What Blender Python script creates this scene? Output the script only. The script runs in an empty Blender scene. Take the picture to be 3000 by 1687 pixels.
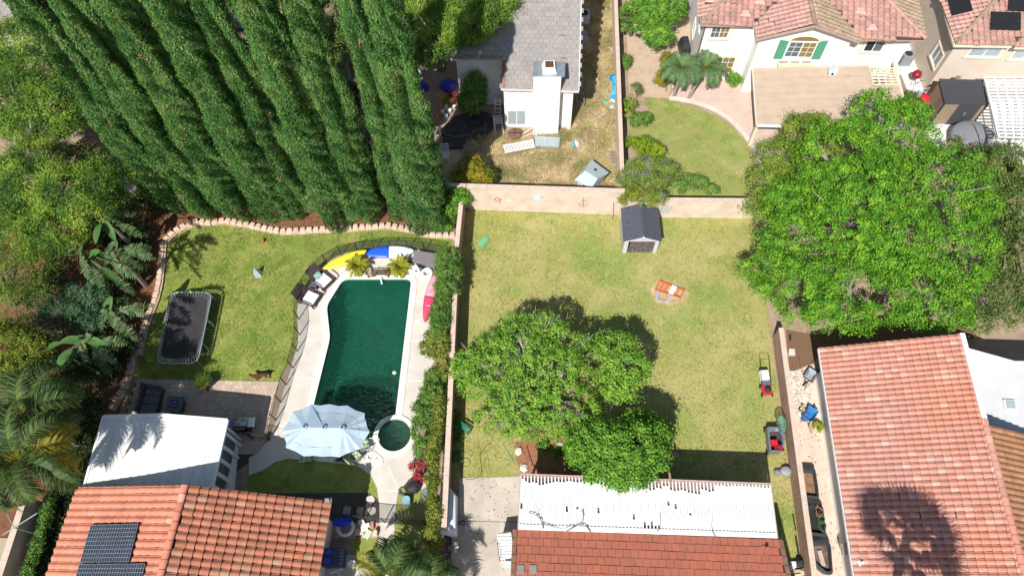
import bpy, math, random
import numpy as np
from mathutils import Vector, Matrix
from mathutils.geometry import tessellate_polygon
random.seed(7); rng = np.random.default_rng(7)
SC = bpy.context.scene
# ---------------------------------------------------------------- camera
H = 36.0; F = 2080.0; CX, CY = 1500.0, 843.5; NADIR = (1540.0, 1980.0)
_down = np.array([NADIR[0]-CX, NADIR[1]-CY, F]); _down /= np.linalg.norm(_down)
_up = -_down; _fwd = np.array([0, 0, 1.0]); _Y = _fwd-_up*_fwd.dot(_up); _Y /= np.linalg.norm(_Y)
R = np.array([np.cross(_Y, _up), _Y, _up])
cam_d = bpy.data.cameras.new('camera'); cam = bpy.data.objects.new('camera', cam_d); SC.collection.objects.link(cam)
cam_d.sensor_width = 36; cam_d.lens = 36*F/3000; cam_d.clip_end = 2000; cam_d.clip_start = 0.1
cx_, cy_, cz_ = R@np.array([1, 0, 0]), R@np.array([0, -1, 0]), R@np.array([0, 0, -1])
m = Matrix.Identity(4)
for i in range(3):
    m[i][0] = cx_[i]; m[i][1] = cy_[i]; m[i][2] = cz_[i]
m[2][3] = H
cam.matrix_world = m
SC.camera = cam
# ---------------------------------------------------------------- light
SUN_DIR = Vector((-0.385, -0.80, 1.0)).normalized()       # towards the sun
w = bpy.data.worlds.new('World'); SC.world = w; w.use_nodes = True
nt = w.node_tree; bg = nt.nodes['Background']; sky = nt.nodes.new('ShaderNodeTexSky'); sky.sky_type = 'NISHITA'; sky.sun_disc = False
sky.sun_elevation = math.asin(SUN_DIR.z); sky.sun_rotation = math.atan2(SUN_DIR.x, SUN_DIR.y)
nt.links.new(sky.outputs[0], bg.inputs[0]); bg.inputs[1].default_value = 0.080
sd = bpy.data.lights.new('sun', 'SUN'); sd.energy = 4.8; sd.angle = math.radians(0.53); sd.color = (1, 0.965, 0.90)
so = bpy.data.objects.new('sun', sd); SC.collection.objects.link(so); so.rotation_euler = SUN_DIR.to_track_quat('Z', 'Y').to_euler(); so.location = (0, 0, 60)
SC.view_settings.view_transform = 'Standard'; SC.view_settings.look = 'None'; SC.view_settings.exposure = 0.36; SC.view_settings.gamma = 1
SC.cycles.max_bounces = 6; SC.cycles.transparent_max_bounces = 16
# ---------------------------------------------------------------- projection helpers (photo pixel + height -> world)
def P(uv, z=0.0):
    d = R@np.array([uv[0]-CX, uv[1]-CY, F]); t = (z-H)/d[2]; return Vector((d[0]*t, d[1]*t, z))
def ON(uv, O, n):
    d = Vector(R@np.array([uv[0]-CX, uv[1]-CY, F])); o = Vector((0, 0, H)); n = Vector(n)
    t = (Vector(O)-o).dot(n)/d.dot(n); return o+d*t
def Qx(p):
    c = R.T@(np.array(p)-np.array([0, 0, H])); return CX+F*c[0]/c[2], CY+F*c[1]/c[2]
def K(x0, y0, s): return lambda x, y: (x0+x*s, y0+y*s)
D_ = K(0, 0, 1.1646)
k1 = K(0, 0, .38780); k2 = K(750, 0, .38780); k3 = K(1200, 0, .38783); k4 = K(1800, 0, .38785); k5 = K(2350, 0, .38783); k6 = K(0, 500, .41391)
k7 = K(400, 600, .34507); k8 = K(830, 650, .34504); k9 = K(750, 1100, .40513); k10 = K(0, 1100, .40506); k11 = K(1300, 500, .3450)
k12 = K(1300, 900, .37961); k13 = K(1250, 1300, .42702); k14 = K(2150, 900, .54313); kR = K(2150, 1050, .24155); kW = K(2200, 1350, .23256)
kJ = K(900, 1400, .19810); kL = K(0, 1000, .34511); kC = K(1250, 150, .28294); kF = K(2600, 200, .24845); kT = K(2100, 250, .51754)
kB = K(350, 1080, .17943); kS = K(1780, 560, .13802); kX = K(1150, 680, .13806); kU = K(860, 750, .11733); kM = K(1230, 880, .42821); kV = K(350, 400, .40761)
# ---------------------------------------------------------------- object helpers
ORG = {}
def link(o, parent=None):
    SC.collection.objects.link(o)
    if parent is not None: o.parent = parent
    return o
def tag(o, label=None, cat=None, group=None, kind=None):
    if label: o['label'] = label
    if cat: o['category'] = cat
    if group: o['group'] = group
    if kind: o['kind'] = kind
    return o
def thing(name, label, cat, loc, group=None):
    o = bpy.data.objects.new(name, None); o.empty_display_size = .2; link(o); o.location = loc
    ORG[o.name] = Vector(loc); return tag(o, label, cat, group)
def origin_of(p):
    while p is not None and p.name not in ORG: p = p.parent
    return ORG[p.name] if p is not None else Vector((0, 0, 0))
class MB:
    def __init__(s): s.v = []; s.f = []; s.m = []
    def add(s, vs, fs, mi=0):
        b = len(s.v); s.v += [tuple(v) for v in vs]; s.f += [tuple(b+i for i in f) for f in fs]; s.m += [mi]*len(fs); return s
    def hexa(s, p, mi=0):   # 4 bottom, 4 top
        return s.add(p, [(3, 2, 1, 0), (4, 5, 6, 7), (0, 1, 5, 4), (1, 2, 6, 5), (2, 3, 7, 6), (3, 0, 4, 7)], mi)
    def box(s, c, size, rz=0, mi=0, rx=0, ry=0):
        M = Matrix.Rotation(rz, 3, 'Z')@Matrix.Rotation(ry, 3, 'Y')@Matrix.Rotation(rx, 3, 'X'); c = Vector(c); a, b, d = size[0]/2, size[1]/2, size[2]/2
        return s.hexa([c+M@Vector(q) for q in [(-a, -b, -d), (a, -b, -d), (a, b, -d), (-a, b, -d), (-a, -b, d), (a, -b, d), (a, b, d), (-a, b, d)]], mi)
    def beam(s, a, b, w, h, mi=0):  # a,b centre ends
        a = Vector(a); b = Vector(b); d = (b-a).normalized(); up = Vector((0, 0, 1)) if abs(d.z) < .95 else Vector((0, 1, 0))
        x = d.cross(up).normalized()*w/2; y = x.cross(d).normalized()*h/2
        return s.hexa([a-x-y, a+x-y, b+x-y, b-x-y, a-x+y, a+x+y, b+x+y, b-x+y], mi)
    def prism(s, poly, z0, z1, mi=0):
        n = len(poly); a = sum(poly[i][0]*poly[(i+1) % n][1]-poly[(i+1) % n][0]*poly[i][1] for i in range(n))
        if a < 0: poly = poly[::-1]
        t = lambda z, p: z if not callable(z) else z(p)
        vs = [(p[0], p[1], t(z0, p)) for p in poly]+[(p[0], p[1], t(z1, p)) for p in poly]
        return s.add(vs, [tuple(range(n-1, -1, -1)), tuple(range(n, 2*n))]+[(i, (i+1) % n, (i+1) % n+n, i+n) for i in range(n)], mi)
    def tube(s, pts, r, n=7, mi=0, closed=False):
        pts = [Vector(p) for p in pts]; k = len(pts); rs = r if isinstance(r, (list, tuple)) else [r]*k; vs = []; fs = []; px = None
        for i, p in enumerate(pts):
            a = pts[(i-1) % k] if (i > 0 or closed) else p; b = pts[(i+1) % k] if (i < k-1 or closed) else p
            d = (b-a).normalized()
            if px is None: px = d.cross(Vector((0, 0, 1)) if abs(d.z) < .9 else Vector((1, 0, 0))).normalized()
            x = (px-d*px.dot(d)).normalized(); px = x; y = d.cross(x)
            vs += [p+(x*math.cos(2*math.pi*j/n)+y*math.sin(2*math.pi*j/n))*rs[i] for j in range(n)]
        for i in range(k if closed else k-1):
            for j in range(n): fs.append((i*n+j, i*n+(j+1) % n, ((i+1) % k)*n+(j+1) % n, ((i+1) % k)*n+j))
        if not closed: fs += [tuple(range(n-1, -1, -1)), tuple(range((k-1)*n, k*n))]
        return s.add(vs, fs, mi)
    def lathe(s, c, prof, n=16, mi=0, sx=1, sy=1, rot=None):
        c = Vector(c); vs = []; fs = []; M = rot or Matrix.Identity(3)
        for r, z in prof: vs += [c+M@Vector((math.cos(2*math.pi*j/n)*r*sx, math.sin(2*math.pi*j/n)*r*sy, z)) for j in range(n)]
        for i in range(len(prof)-1):
            for j in range(n): fs.append((i*n+j, i*n+(j+1) % n, (i+1)*n+(j+1) % n, (i+1)*n+j))
        fs += [tuple(range(n-1, -1, -1)), tuple(range((len(prof)-1)*n, len(prof)*n))]
        return s.add(vs, fs, mi)
    def loft(s, rings, mi=0, cap=True):
        n = len(rings[0]); vs = [p for r in rings for p in r]; fs = []
        for i in range(len(rings)-1):
            for j in range(n): fs.append((i*n+j, i*n+(j+1) % n, (i+1)*n+(j+1) % n, (i+1)*n+j))
        if cap: fs += [tuple(range(n-1, -1, -1)), tuple(range((len(rings)-1)*n, len(rings)*n))]
        return s.add(vs, fs, mi)
    def poly(s, pts, mi=0): return s.add(pts, [tuple(range(len(pts)))], mi)
    def mesh(s, name, mats, off=Vector((0, 0, 0)), smooth=False):
        me = bpy.data.meshes.new(name); me.from_pydata([(v[0]-off[0], v[1]-off[1], v[2]-off[2]) for v in s.v], [], s.f)
        for mt in (mats if isinstance(mats, (list, tuple)) else [mats]): me.materials.append(mt)
        me.polygons.foreach_set('material_index', s.m)
        if smooth: me.polygons.foreach_set('use_smooth', [True]*len(s.f))
        me.update(); return me
    def part(s, name, mats, parent=None, smooth=False, label=None, kind=None):
        o = bpy.data.objects.new(name, s.mesh(name, mats, origin_of(parent), smooth)); link(o, parent)
        return tag(o, label, None, None, kind)
    def top(s, name, mats, label, cat, group=None, kind=None, smooth=False, base=None):
        if base is None:
            a = np.array(s.v); base = ((a[:, 0].min()+a[:, 0].max())/2, (a[:, 1].min()+a[:, 1].max())/2, a[:, 2].min())
        o = bpy.data.objects.new(name, s.mesh(name, mats, Vector(base), smooth)); o.location = base; link(o); ORG[o.name] = Vector(base)
        return tag(o, label, cat, group, kind)
def bevel(o, wd=.01, seg=2):
    b = o.modifiers.new('bevel', 'BEVEL'); b.width = wd; b.segments = seg; b.limit_method = 'ANGLE'; return o
# ---------------------------------------------------------------- materials
def mat(name, col, rough=.8, var=.12, scale=3.0, bump=0.0, bscale=40.0, metal=0.0, spec=.3, col2=None, stretch=None, detail=5, rnd=0.0, rcols=None, mixr=(.35, .65), coat=0, sheen=0):
    mt = bpy.data.materials.new(name); mt.use_nodes = True; n = mt.node_tree.nodes; l = mt.node_tree.links; b = n['Principled BSDF']
    b.inputs['Roughness'].default_value = rough; b.inputs['Metallic'].default_value = metal; b.inputs['Specular IOR Level'].default_value = spec
    if coat: b.inputs['Coat Weight'].default_value = coat
    geo = n.new('ShaderNodeNewGeometry'); mp = n.new('ShaderNodeMapping'); l.new(geo.outputs['Position'], mp.inputs[0])
    if stretch: mp.inputs['Scale'].default_value = stretch
    tn = n.new('ShaderNodeTexNoise'); tn.inputs['Scale'].default_value = scale; tn.inputs['Detail'].default_value = detail; tn.inputs['Roughness'].default_value = .65; l.new(mp.outputs[0], tn.inputs[0])
    rp = n.new('ShaderNodeValToRGB'); l.new(tn.outputs[0], rp.inputs[0]); c = Vector(col); c2 = Vector(col2) if col2 else c*(1-var)
    c1 = c if col2 else c*(1+var)
    rp.color_ramp.elements[0].position = mixr[0]; rp.color_ramp.elements[1].position = mixr[1]
    rp.color_ramp.elements[0].color = (*c2, 1); rp.color_ramp.elements[1].color = (*c1, 1); out = rp.outputs[0]
    if rcols or rnd:
        oi = n.new('ShaderNodeObjectInfo'); ad = n.new('ShaderNodeMath'); ad.operation = 'ADD'; fr = n.new('ShaderNodeMath'); fr.operation = 'FRACT'
        l.new(oi.outputs['Random'], ad.inputs[0]); l.new(geo.outputs['Random Per Island'], ad.inputs[1]); l.new(ad.outputs[0], fr.inputs[0])
        if rcols:
            rr = n.new('ShaderNodeValToRGB'); rr.color_ramp.interpolation = 'LINEAR'; e = rr.color_ramp.elements
            while len(e) < len(rcols): e.new(.5)
            for i, q in enumerate(rcols): e[i].position = q[0]; e[i].color = (*q[1], 1)
            l.new(fr.outputs[0], rr.inputs[0]); mx = n.new('ShaderNodeMix'); mx.data_type = 'RGBA'; mx.blend_type = 'MULTIPLY'; mx.inputs[0].default_value = 1
            l.new(out, mx.inputs[6]); l.new(rr.outputs[0], mx.inputs[7]); out = mx.outputs[2]
        else:
            hs = n.new('ShaderNodeHueSaturation'); mr = n.new('ShaderNodeMapRange'); mr.inputs[3].default_value = 1-rnd; mr.inputs[4].default_value = 1+rnd
            l.new(fr.outputs[0], mr.inputs[0]); l.new(mr.outputs[0], hs.inputs['Value']); l.new(out, hs.inputs['Color']); out = hs.outputs[0]
    l.new(out, b.inputs['Base Color'])
    if bump:
        bn = n.new('ShaderNodeTexNoise'); bn.inputs['Scale'].default_value = bscale; bn.inputs['Detail'].default_value = 4; l.new(mp.outputs[0], bn.inputs[0])
        bu = n.new('ShaderNodeBump'); bu.inputs['Strength'].default_value = bump; bu.inputs['Distance'].default_value = .02; l.new(bn.outputs[0], bu.inputs['Height']); l.new(bu.outputs[0], b.inputs['Normal'])
    return mt
def layered(name, cols, scales, rough=.95, bump=.6, bscale=30, thr=None):
    """ground: base colour then noise-masked patches. cols=[base,(c,scale,lo,hi),...]"""
    mt = bpy.data.materials.new(name); mt.use_nodes = True; n = mt.node_tree.nodes; l = mt.node_tree.links; b = n['Principled BSDF']
    b.inputs['Roughness'].default_value = rough; b.inputs['Specular IOR Level'].default_value = .15
    geo = n.new('ShaderNodeNewGeometry'); out = None
    rgb = n.new('ShaderNodeRGB'); rgb.outputs[0].default_value = (*cols, 1); out = rgb.outputs[0]
    for k, (c, sc, lo, hi, amt) in enumerate(scales):
        tn = n.new('ShaderNodeTexNoise'); tn.inputs['Scale'].default_value = sc; tn.inputs['Detail'].default_value = 6; tn.inputs['Roughness'].default_value = .62
        mp = n.new('ShaderNodeMapping'); mp.inputs['Location'].default_value = (k*13.7, k*5.1, k*3.3); l.new(geo.outputs['Position'], mp.inputs[0]); l.new(mp.outputs[0], tn.inputs[0])
        mr = n.new('ShaderNodeMapRange'); mr.inputs[1].default_value = lo; mr.inputs[2].default_value = hi; mr.inputs[4].default_value = amt; l.new(tn.outputs[0], mr.inputs[0])
        mx = n.new('ShaderNodeMix'); mx.data_type = 'RGBA'; l.new(mr.outputs[0], mx.inputs[0]); l.new(out, mx.inputs[6]); mx.inputs[7].default_value = (*c, 1); out = mx.outputs[2]
    l.new(out, b.inputs['Base Color'])
    bn = n.new('ShaderNodeTexNoise'); bn.inputs['Scale'].default_value = bscale; bn.inputs['Detail'].default_value = 5; l.new(geo.outputs['Position'], bn.inputs[0])
    bu = n.new('ShaderNodeBump'); bu.inputs['Strength'].default_value = bump; bu.inputs['Distance'].default_value = .03; l.new(bn.outputs[0], bu.inputs['Height']); l.new(bu.outputs[0], b.inputs['Normal'])
    return mt
def leafmat(name, cols, trans=.35, patch=.55, pscale=.8):
    """cols: dark .. light leaf colours picked per leaf; broad patches vary the mix"""
    mt = bpy.data.materials.new(name); mt.use_nodes = True; n = mt.node_tree.nodes; l = mt.node_tree.links; b = n['Principled BSDF']; o = n['Material Output']
    b.inputs['Roughness'].default_value = .55; b.inputs['Specular IOR Level'].default_value = .25
    geo = n.new('ShaderNodeNewGeometry'); tn = n.new('ShaderNodeTexNoise'); tn.inputs['Scale'].default_value = pscale; tn.inputs['Detail'].default_value = 3; l.new(geo.outputs['Position'], tn.inputs[0])
    mr = n.new('ShaderNodeMapRange'); mr.inputs[1].default_value = .3; mr.inputs[2].default_value = .7; l.new(tn.outputs[0], mr.inputs[0])
    mx = n.new('ShaderNodeMix'); mx.data_type = 'FLOAT'; mx.inputs[0].default_value = patch; l.new(geo.outputs['Random Per Island'], mx.inputs[2]); l.new(mr.outputs[0], mx.inputs[3])
    rr = n.new('ShaderNodeValToRGB'); e = rr.color_ramp.elements
    while len(e) < len(cols): e.new(.5)
    for i, c in enumerate(cols): e[i].position = .15+.7*i/(len(cols)-1); e[i].color = (*c, 1)
    l.new(mx.outputs[0], rr.inputs[0]); l.new(rr.outputs[0], b.inputs['Base Color'])
    tr = n.new('ShaderNodeBsdfTranslucent'); l.new(rr.outputs[0], tr.inputs[0]); ms = n.new('ShaderNodeMixShader'); ms.inputs[0].default_value = trans
    l.new(b.outputs[0], ms.inputs[1]); l.new(tr.outputs[0], ms.inputs[2]); l.new(ms.outputs[0], o.inputs[0]); return mt
def netmat(name, col, alpha):
    mt = bpy.data.materials.new(name); mt.use_nodes = True; n = mt.node_tree.nodes; l = mt.node_tree.links; b = n['Principled BSDF']; b.inputs['Base Color'].default_value = (*col, 1)
    b.inputs['Roughness'].default_value = .7; t = n.new('ShaderNodeBsdfTransparent'); ms = n.new('ShaderNodeMixShader'); ms.inputs[0].default_value = alpha
    l.new(t.outputs[0], ms.inputs[1]); l.new(b.outputs[0], ms.inputs[2]); l.new(ms.outputs[0], n['Material Output'].inputs[0]); return mt
def stripes(mt, sc, axis, amt=.25, dist=.4):
    """fine courses/joints: wave texture darkens thin lines and dents them"""
    n = mt.node_tree.nodes; l = mt.node_tree.links; b = n['Principled BSDF']; geo = n.new('ShaderNodeNewGeometry'); wv = n.new('ShaderNodeTexWave')
    wv.bands_direction = axis; wv.inputs['Scale'].default_value = sc; wv.inputs['Distortion'].default_value = dist; wv.inputs['Detail Scale'].default_value = 1.5; l.new(geo.outputs['Position'], wv.inputs[0])
    mr = n.new('ShaderNodeMapRange'); mr.inputs[1].default_value = 0; mr.inputs[2].default_value = .25; mr.inputs[3].default_value = 1-amt; mr.inputs[4].default_value = 1; l.new(wv.outputs['Fac'], mr.inputs[0])
    src = b.inputs['Base Color'].links[0].from_socket; mx = n.new('ShaderNodeMix'); mx.data_type = 'RGBA'; mx.blend_type = 'MULTIPLY'; mx.inputs[0].default_value = 1
    l.new(src, mx.inputs[6]); l.new(mr.outputs[0], mx.inputs[7]); l.new(mx.outputs[2], b.inputs['Base Color']); return mt
STUC = mat('stucco', (.80, .77, .74), .9, .04, 1.2, .25, 60)
STUC_D = mat('stucco_warm', (.80, .75, .70), .9, .05, .8, .25, 60)
STUC_F = mat('stucco_tan', (.62, .53, .44), .9, .05, 1, .25, 60)
TRIM = mat('trim_cream', (.72, .66, .50), .8, .04, 2)
WHITE = mat('white_paint', (.80, .80, .79), .6, .04, 4)
WHITE_M = mat('white_metal', (.82, .82, .81), .45, .05, 1.5, spec=.4)
GLASS = mat('window_glass', (.09, .12, .14), .12, .15, 3, spec=.7)
BLIND = mat('blind_brown', (.22, .16, .06), .5, .1, 3, spec=.5)
PALEGL = mat('pale_glass', (.34, .40, .42), .2, .1, 3, spec=.6)
DARK = mat('dark', (.03, .03, .035), .8, .2, 3)
CONC = mat('concrete', (.60, .55, .49), .9, .10, .9, .3, 60)
CONC_W = mat('concrete_white', (.78, .76, .72), .9, .05, .9, .2, 60)
CONC_G = mat('concrete_grey', (.40, .36, .31), .92, .16, 1.1, .4, 50)
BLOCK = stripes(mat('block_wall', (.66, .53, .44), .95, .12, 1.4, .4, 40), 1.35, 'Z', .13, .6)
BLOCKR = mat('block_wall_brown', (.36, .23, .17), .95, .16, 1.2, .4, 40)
CAPC = mat('wall_cap', (.60, .47, .38), .95, .1, 3, .3, 50)
SOIL = layered('red_soil', (.22, .10, .055), [((.13, .06, .035), 3, .45, .6, .8), ((.30, .17, .10), 14, .55, .65, .6)], bump=.9)
MULCH = layered('mulch', (.16, .12, .085), [((.07, .05, .035), 9, .45, .6, .8), ((.30, .24, .17), 22, .58, .68, .6)], bump=1)
GRAVEL = layered('gravel', (.13, .11, .09), [((.04, .035, .03), 24, .42, .6, .9), ((.26, .21, .17), 40, .58, .66, .7)], bump=1, bscale=45)
DIRT = layered('dirt', (.36, .27, .19), [((.26, .18, .12), .6, .42, .62, .7), ((.46, .37, .28), 2.5, .5, .7, .6), ((.22, .16, .11), 18, .58, .7, .5)])
LAWN = layered('lawn', (.315, .310, .095), [((.42, .37, .155), .35, .40, .60, .75), ((.20, .285, .06), .28, .50, .64, .75), ((.19, .26, .055), 1.1, .54, .70, .6), ((.50, .42, .24), 2.2, .60, .74, .7), ((.12, .155, .03), 6, .52, .66, .50), ((.52, .46, .22), 7.5, .54, .68, .50)], bump=1, bscale=22)
LAWN_L = layered('lawn_green', (.18, .245, .042), [((.31, .30, .085), .8, .42, .62, .8), ((.10, .18, .026), 1.1, .54, .66, .65), ((.40, .34, .17), 2.6, .58, .72, .8), ((.08, .13, .02), 6, .52, .66, .5), ((.38, .37, .14), 8, .54, .68, .45)], bump=1, bscale=22)
LAWN_E = layered('lawn_mixed', (.30, .30, .10), [((.17, .28, .045), .8, .42, .72, .75), ((.40, .34, .20), .8, .56, .72, .7), ((.12, .18, .03), 9, .54, .72, .4)], bump=1, bscale=22)
DRYG = layered('dry_grass_ground', (.54, .40, .25), [((.24, .29, .09), .55, .50, .62, .8), ((.38, .25, .15), 1.6, .5, .68, .6), ((.55, .44, .26), 6, .55, .7, .6)], bump=1)
STONE = mat('stone_block', (.60, .44, .34), .92, .12, 6, .5, 30, rnd=.12)
PINKC = mat('stamped_concrete', (.62, .46, .39), .85, .10, 1.6, .4, 20, col2=(.50, .40, .34))
# ---------------------------------------------------------------- ground sheets
def sheet(name, poly, z, mt, holes=(), label=None, parent=None, kind='structure'):
    """flat polygon (with optional holes), world xy points"""
    loops = [[Vector((p[0], p[1], 0)) for p in poly]]+[[Vector((p[0], p[1], 0)) for p in h] for h in holes]
    tris = tessellate_polygon(loops); pts = [p for lp in loops for p in lp]; b = MB(); fs = []
    for t in tris:
        a, c, d = [pts[i] for i in t]
        if (c-a).cross(d-a).z < 0: t = (t[0], t[2], t[1])
        fs.append(tuple(t))
    b.add([(p.x, p.y, z) for p in pts], fs)
    if parent: return b.part(name, mt, parent)
    return b.top(name, mt, label, None, kind=kind, base=(pts[0].x, pts[0].y, z))
def smooth_loop(pts, it=2):
    for _ in range(it):
        q = []
        for i in range(len(pts)):
            a, b = pts[i], pts[(i+1) % len(pts)]; q += [a*.75+b*.25, a*.25+b*.75]
        pts = q
    return pts
pool_px = [k8(540, 492), k8(1070, 492), k8(1088, 510), k8(1060, 740), k9(1010, 300), k9(410, 215), k9(425, 180), k8(402, 985), k8(375, 730), k8(378, 690)]
pool = [P(q, -.02) for q in pool_px]
# rounded corners
def round_poly(pts, r, n=4):
    out = []
    for i in range(len(pts)):
        a, b, c = Vector(pts[i-1]), Vector(pts[i]), Vector(pts[(i+1) % len(pts)]); d1 = (a-b); d2 = (c-b); k = min(r, d1.length*.45, d2.length*.45)
        p, q = b+d1.normalized()*k, b+d2.normalized()*k
        for j in range(n+1):
            t = j/n; out.append(p*(1-t)**2+b*2*t*(1-t)+q*t*t)
    return out
pool = [P(q) for q in [k8(510, 491), k8(1088, 491), k8(1060, 740), k9(1008, 300), k9(975, 305), k9(905, 345), k9(880, 400), k9(820, 470), k9(400, 290), k8(400, 985), k8(370, 715)]]
pool = round_poly(pool, .35)
spa_c = P(k9(1002, 432)); spa_r = (P(k9(1120, 432))-spa_c).length
spa = [spa_c+Vector((math.cos(a), math.sin(a), 0))*spa_r for a in np.linspace(0, 2*math.pi, 40, endpoint=False)]
# basin hole = pool outline minus the spa bite is left simple: the spa ring sits over the pool's corner
sheet('ground', [(-300, -200), (300, -200), (300, 400), (-300, 400)], -.02, DIRT, holes=[pool, spa])
def PX(lst, z=0): return [P(q, z) for q in lst]
lawnL = [k8(1430, 135), (1261, 690), (1175, 673), (1043, 675), (961, 677), (860, 684), (811, 686), (749, 675), (696, 660), (660, 656), (595, 660), (550, 668), (513, 696), (489, 722), (477, 780), (469, 848), (452, 910), (430, 960), (414, 997), (400, 1083), (397, 1110), (620, 1113), (818, 1118), (830, 1085), k8(90, 1155), k8(128, 1022), k8(120, 850), k8(130, 640), k8(205, 535), k8(280, 410), k8(390, 330), k8(505, 270), k8(650, 245), k8(890, 228), k8(1170, 240), k8(1440, 290)]
sheet('lawn', PX(lawnL), 0, LAWN_L)
lawnR = [(1350, 612), (1560, 618), (1815, 622), (2204, 636), (2235, 800), (2255, 970), (2300, 1300), (2356, 1690), (2330, 1720), (2100, 1620), (1700, 1560), (1527, 1540), (1525, 1398), (1320, 1398), (1328, 1200), (1340, 900)]
sheet('lawn', PX(lawnR), 0, LAWN)
sheet('lawn', PX([k4(225, 735), k4(400, 755), k4(620, 815), k4(780, 880), k4(900, 970), k4(1000, 1080), k4(1055, 1200), k4(1060, 1300), k4(1030, 1400), k4(1010, 1560), k4(380, 1560), k4(340, 1250), k4(200, 1120), k4(105, 1020), k4(130, 960), k4(280, 900)]), 0, LAWN_E)
sheet('dry_yard', PX([(1262, 400), (1262, 545), (1560, 553), (1800, 556), (1812, 400), (1800, -250), (1700, -250), (1690, 270), (1560, 400), (1400, 390)]), 0, DRYG)
sheet('planting_bed', PX([k8(1436, 105), (1261, 672), (1175, 655), (1000, 655), (860, 668), (749, 655), (660, 640), (595, 645), (540, 655), (495, 690), (470, 740), (462, 850), (440, 930), (405, 1000), (390, 1110), (350, 1200), (300, 1440), (240, 1690), (-200, 1690), (-250, 700), (380, 500), (1310, 545)]), -.006, SOIL)
deck = [(1330, 745), k8(1170, 238), k8(890, 226), k8(650, 243), k8(505, 268), k8(390, 328), k8(280, 408), k8(205, 533), k8(130, 640), k8(115, 775), k8(125, 895), k8(128, 1022), k8(90, 1155), k8(55, 1290), k9(205, 100), k9(170, 235), k9(140, 345), k9(95, 465), k9(60, 500), k9(20, 560), k9(-50, 590), k9(-50, 720), k9(60, 680), k9(140, 625), k9(230, 600), k9(560, 628), k9(690, 648), k9(770, 672), k9(840, 735), k9(875, 810), k9(893, 930), k9(895, 1060), k9(890, 1165), k9(870, 1290), k9(860, 1500), k9(985, 1500), k9(1000, 1160), k9(1012, 940), k9(1032, 830), k9(1090, 775), k9(1150, 715), k9(1185, 640), k9(1200, 560), k9(1180, 420), k9(1200, 250), k9(1250, 0), k8(1250, 1240), k8(1300, 1150), k8(1255, 950), k8(1280, 700), (1310, 800)]
deckw = PX(deck)
pd = sheet('pool_deck', deckw, .03, CONC, holes=[pool, spa])
b = MB()
jm = mat('joint_sealant', (.80, .80, .76), .8, .03)
for a, c in [(k8(500, 395), k8(545, 470)), (k8(130, 678), k8(325, 697)), (k8(125, 1000), k8(350, 990)), (k8(45, 1308), k8(255, 1330)), (k8(1120, 675), k8(1205, 680)), (k8(1090, 1010), k8(1210, 1018)), (k8(1045, 1343), k8(1220, 1350)), (k9(140, 370), k9(205, 355)), (k9(935, 828), k9(1035, 832)), (k9(895, 1062), k9(1005, 1062)), (k9(820, 705), k9(872, 650)), (k9(955, 660), k9(1020, 800))]:
    b.beam(P(a, .034), P(c, .034), .035, .006)
b.part('joint', jm, pd, kind='stuff')
# ---- pool
def offset(pts, d):
    out = []; n = len(pts)
    A = sum(pts[i].x*pts[(i+1) % n].y-pts[(i+1) % n].x*pts[i].y for i in range(n)); s = -1 if A > 0 else 1
    for i in range(n):
        e = (pts[(i+1) % n]-pts[i-1]); nn = Vector((-e.y, e.x, 0)).normalized()*s; out.append(pts[i]+nn*d)
    return out
pool_t = thing('swimming_pool', 'angular green-water swimming pool set in the pale concrete deck', 'pool', (pool[0].x, pool[0].y, 0))
COP = mat('coping', (.72, .69, .63), .8, .04, 3, .2, 40)
def ring(inner, outer, z0, z1, name, mt, parent):
    b = MB(); n = len(inner)
    for i in range(n):
        j = (i+1) % n
        b.add([(*p.xy, z) for z in (z0, z1) for p in (inner[i], inner[j], outer[j], outer[i])], [(4, 5, 6, 7), (0, 1, 5, 4), (2, 3, 7, 6)])
    return b.part(name, mt, parent)
def clear_spa(p, k=1.2):
    d = p-spa_c; d.z = 0
    return spa_c+d.normalized()*spa_r*k if d.length < spa_r*k else p
ring(pool, [clear_spa(p) for p in offset(pool, .36)], .0, .065, 'coping', COP, pool_t)
POOLB = mat('pool_plaster', (.014, .195, .122), .9, .25, .8)
b = MB(); n = len(pool); b.add([(p.x, p.y, .03) for p in pool]+[(p.x, p.y, -1.45) for p in pool], [(i, i+n, (i+1) % n+n, (i+1) % n) for i in range(n)])
b.part('basin_wall', POOLB, pool_t)
sheet('basin_floor', [(p.x, p.y) for p in offset(pool, .02)], -1.45, POOLB, parent=pool_t)
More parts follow.
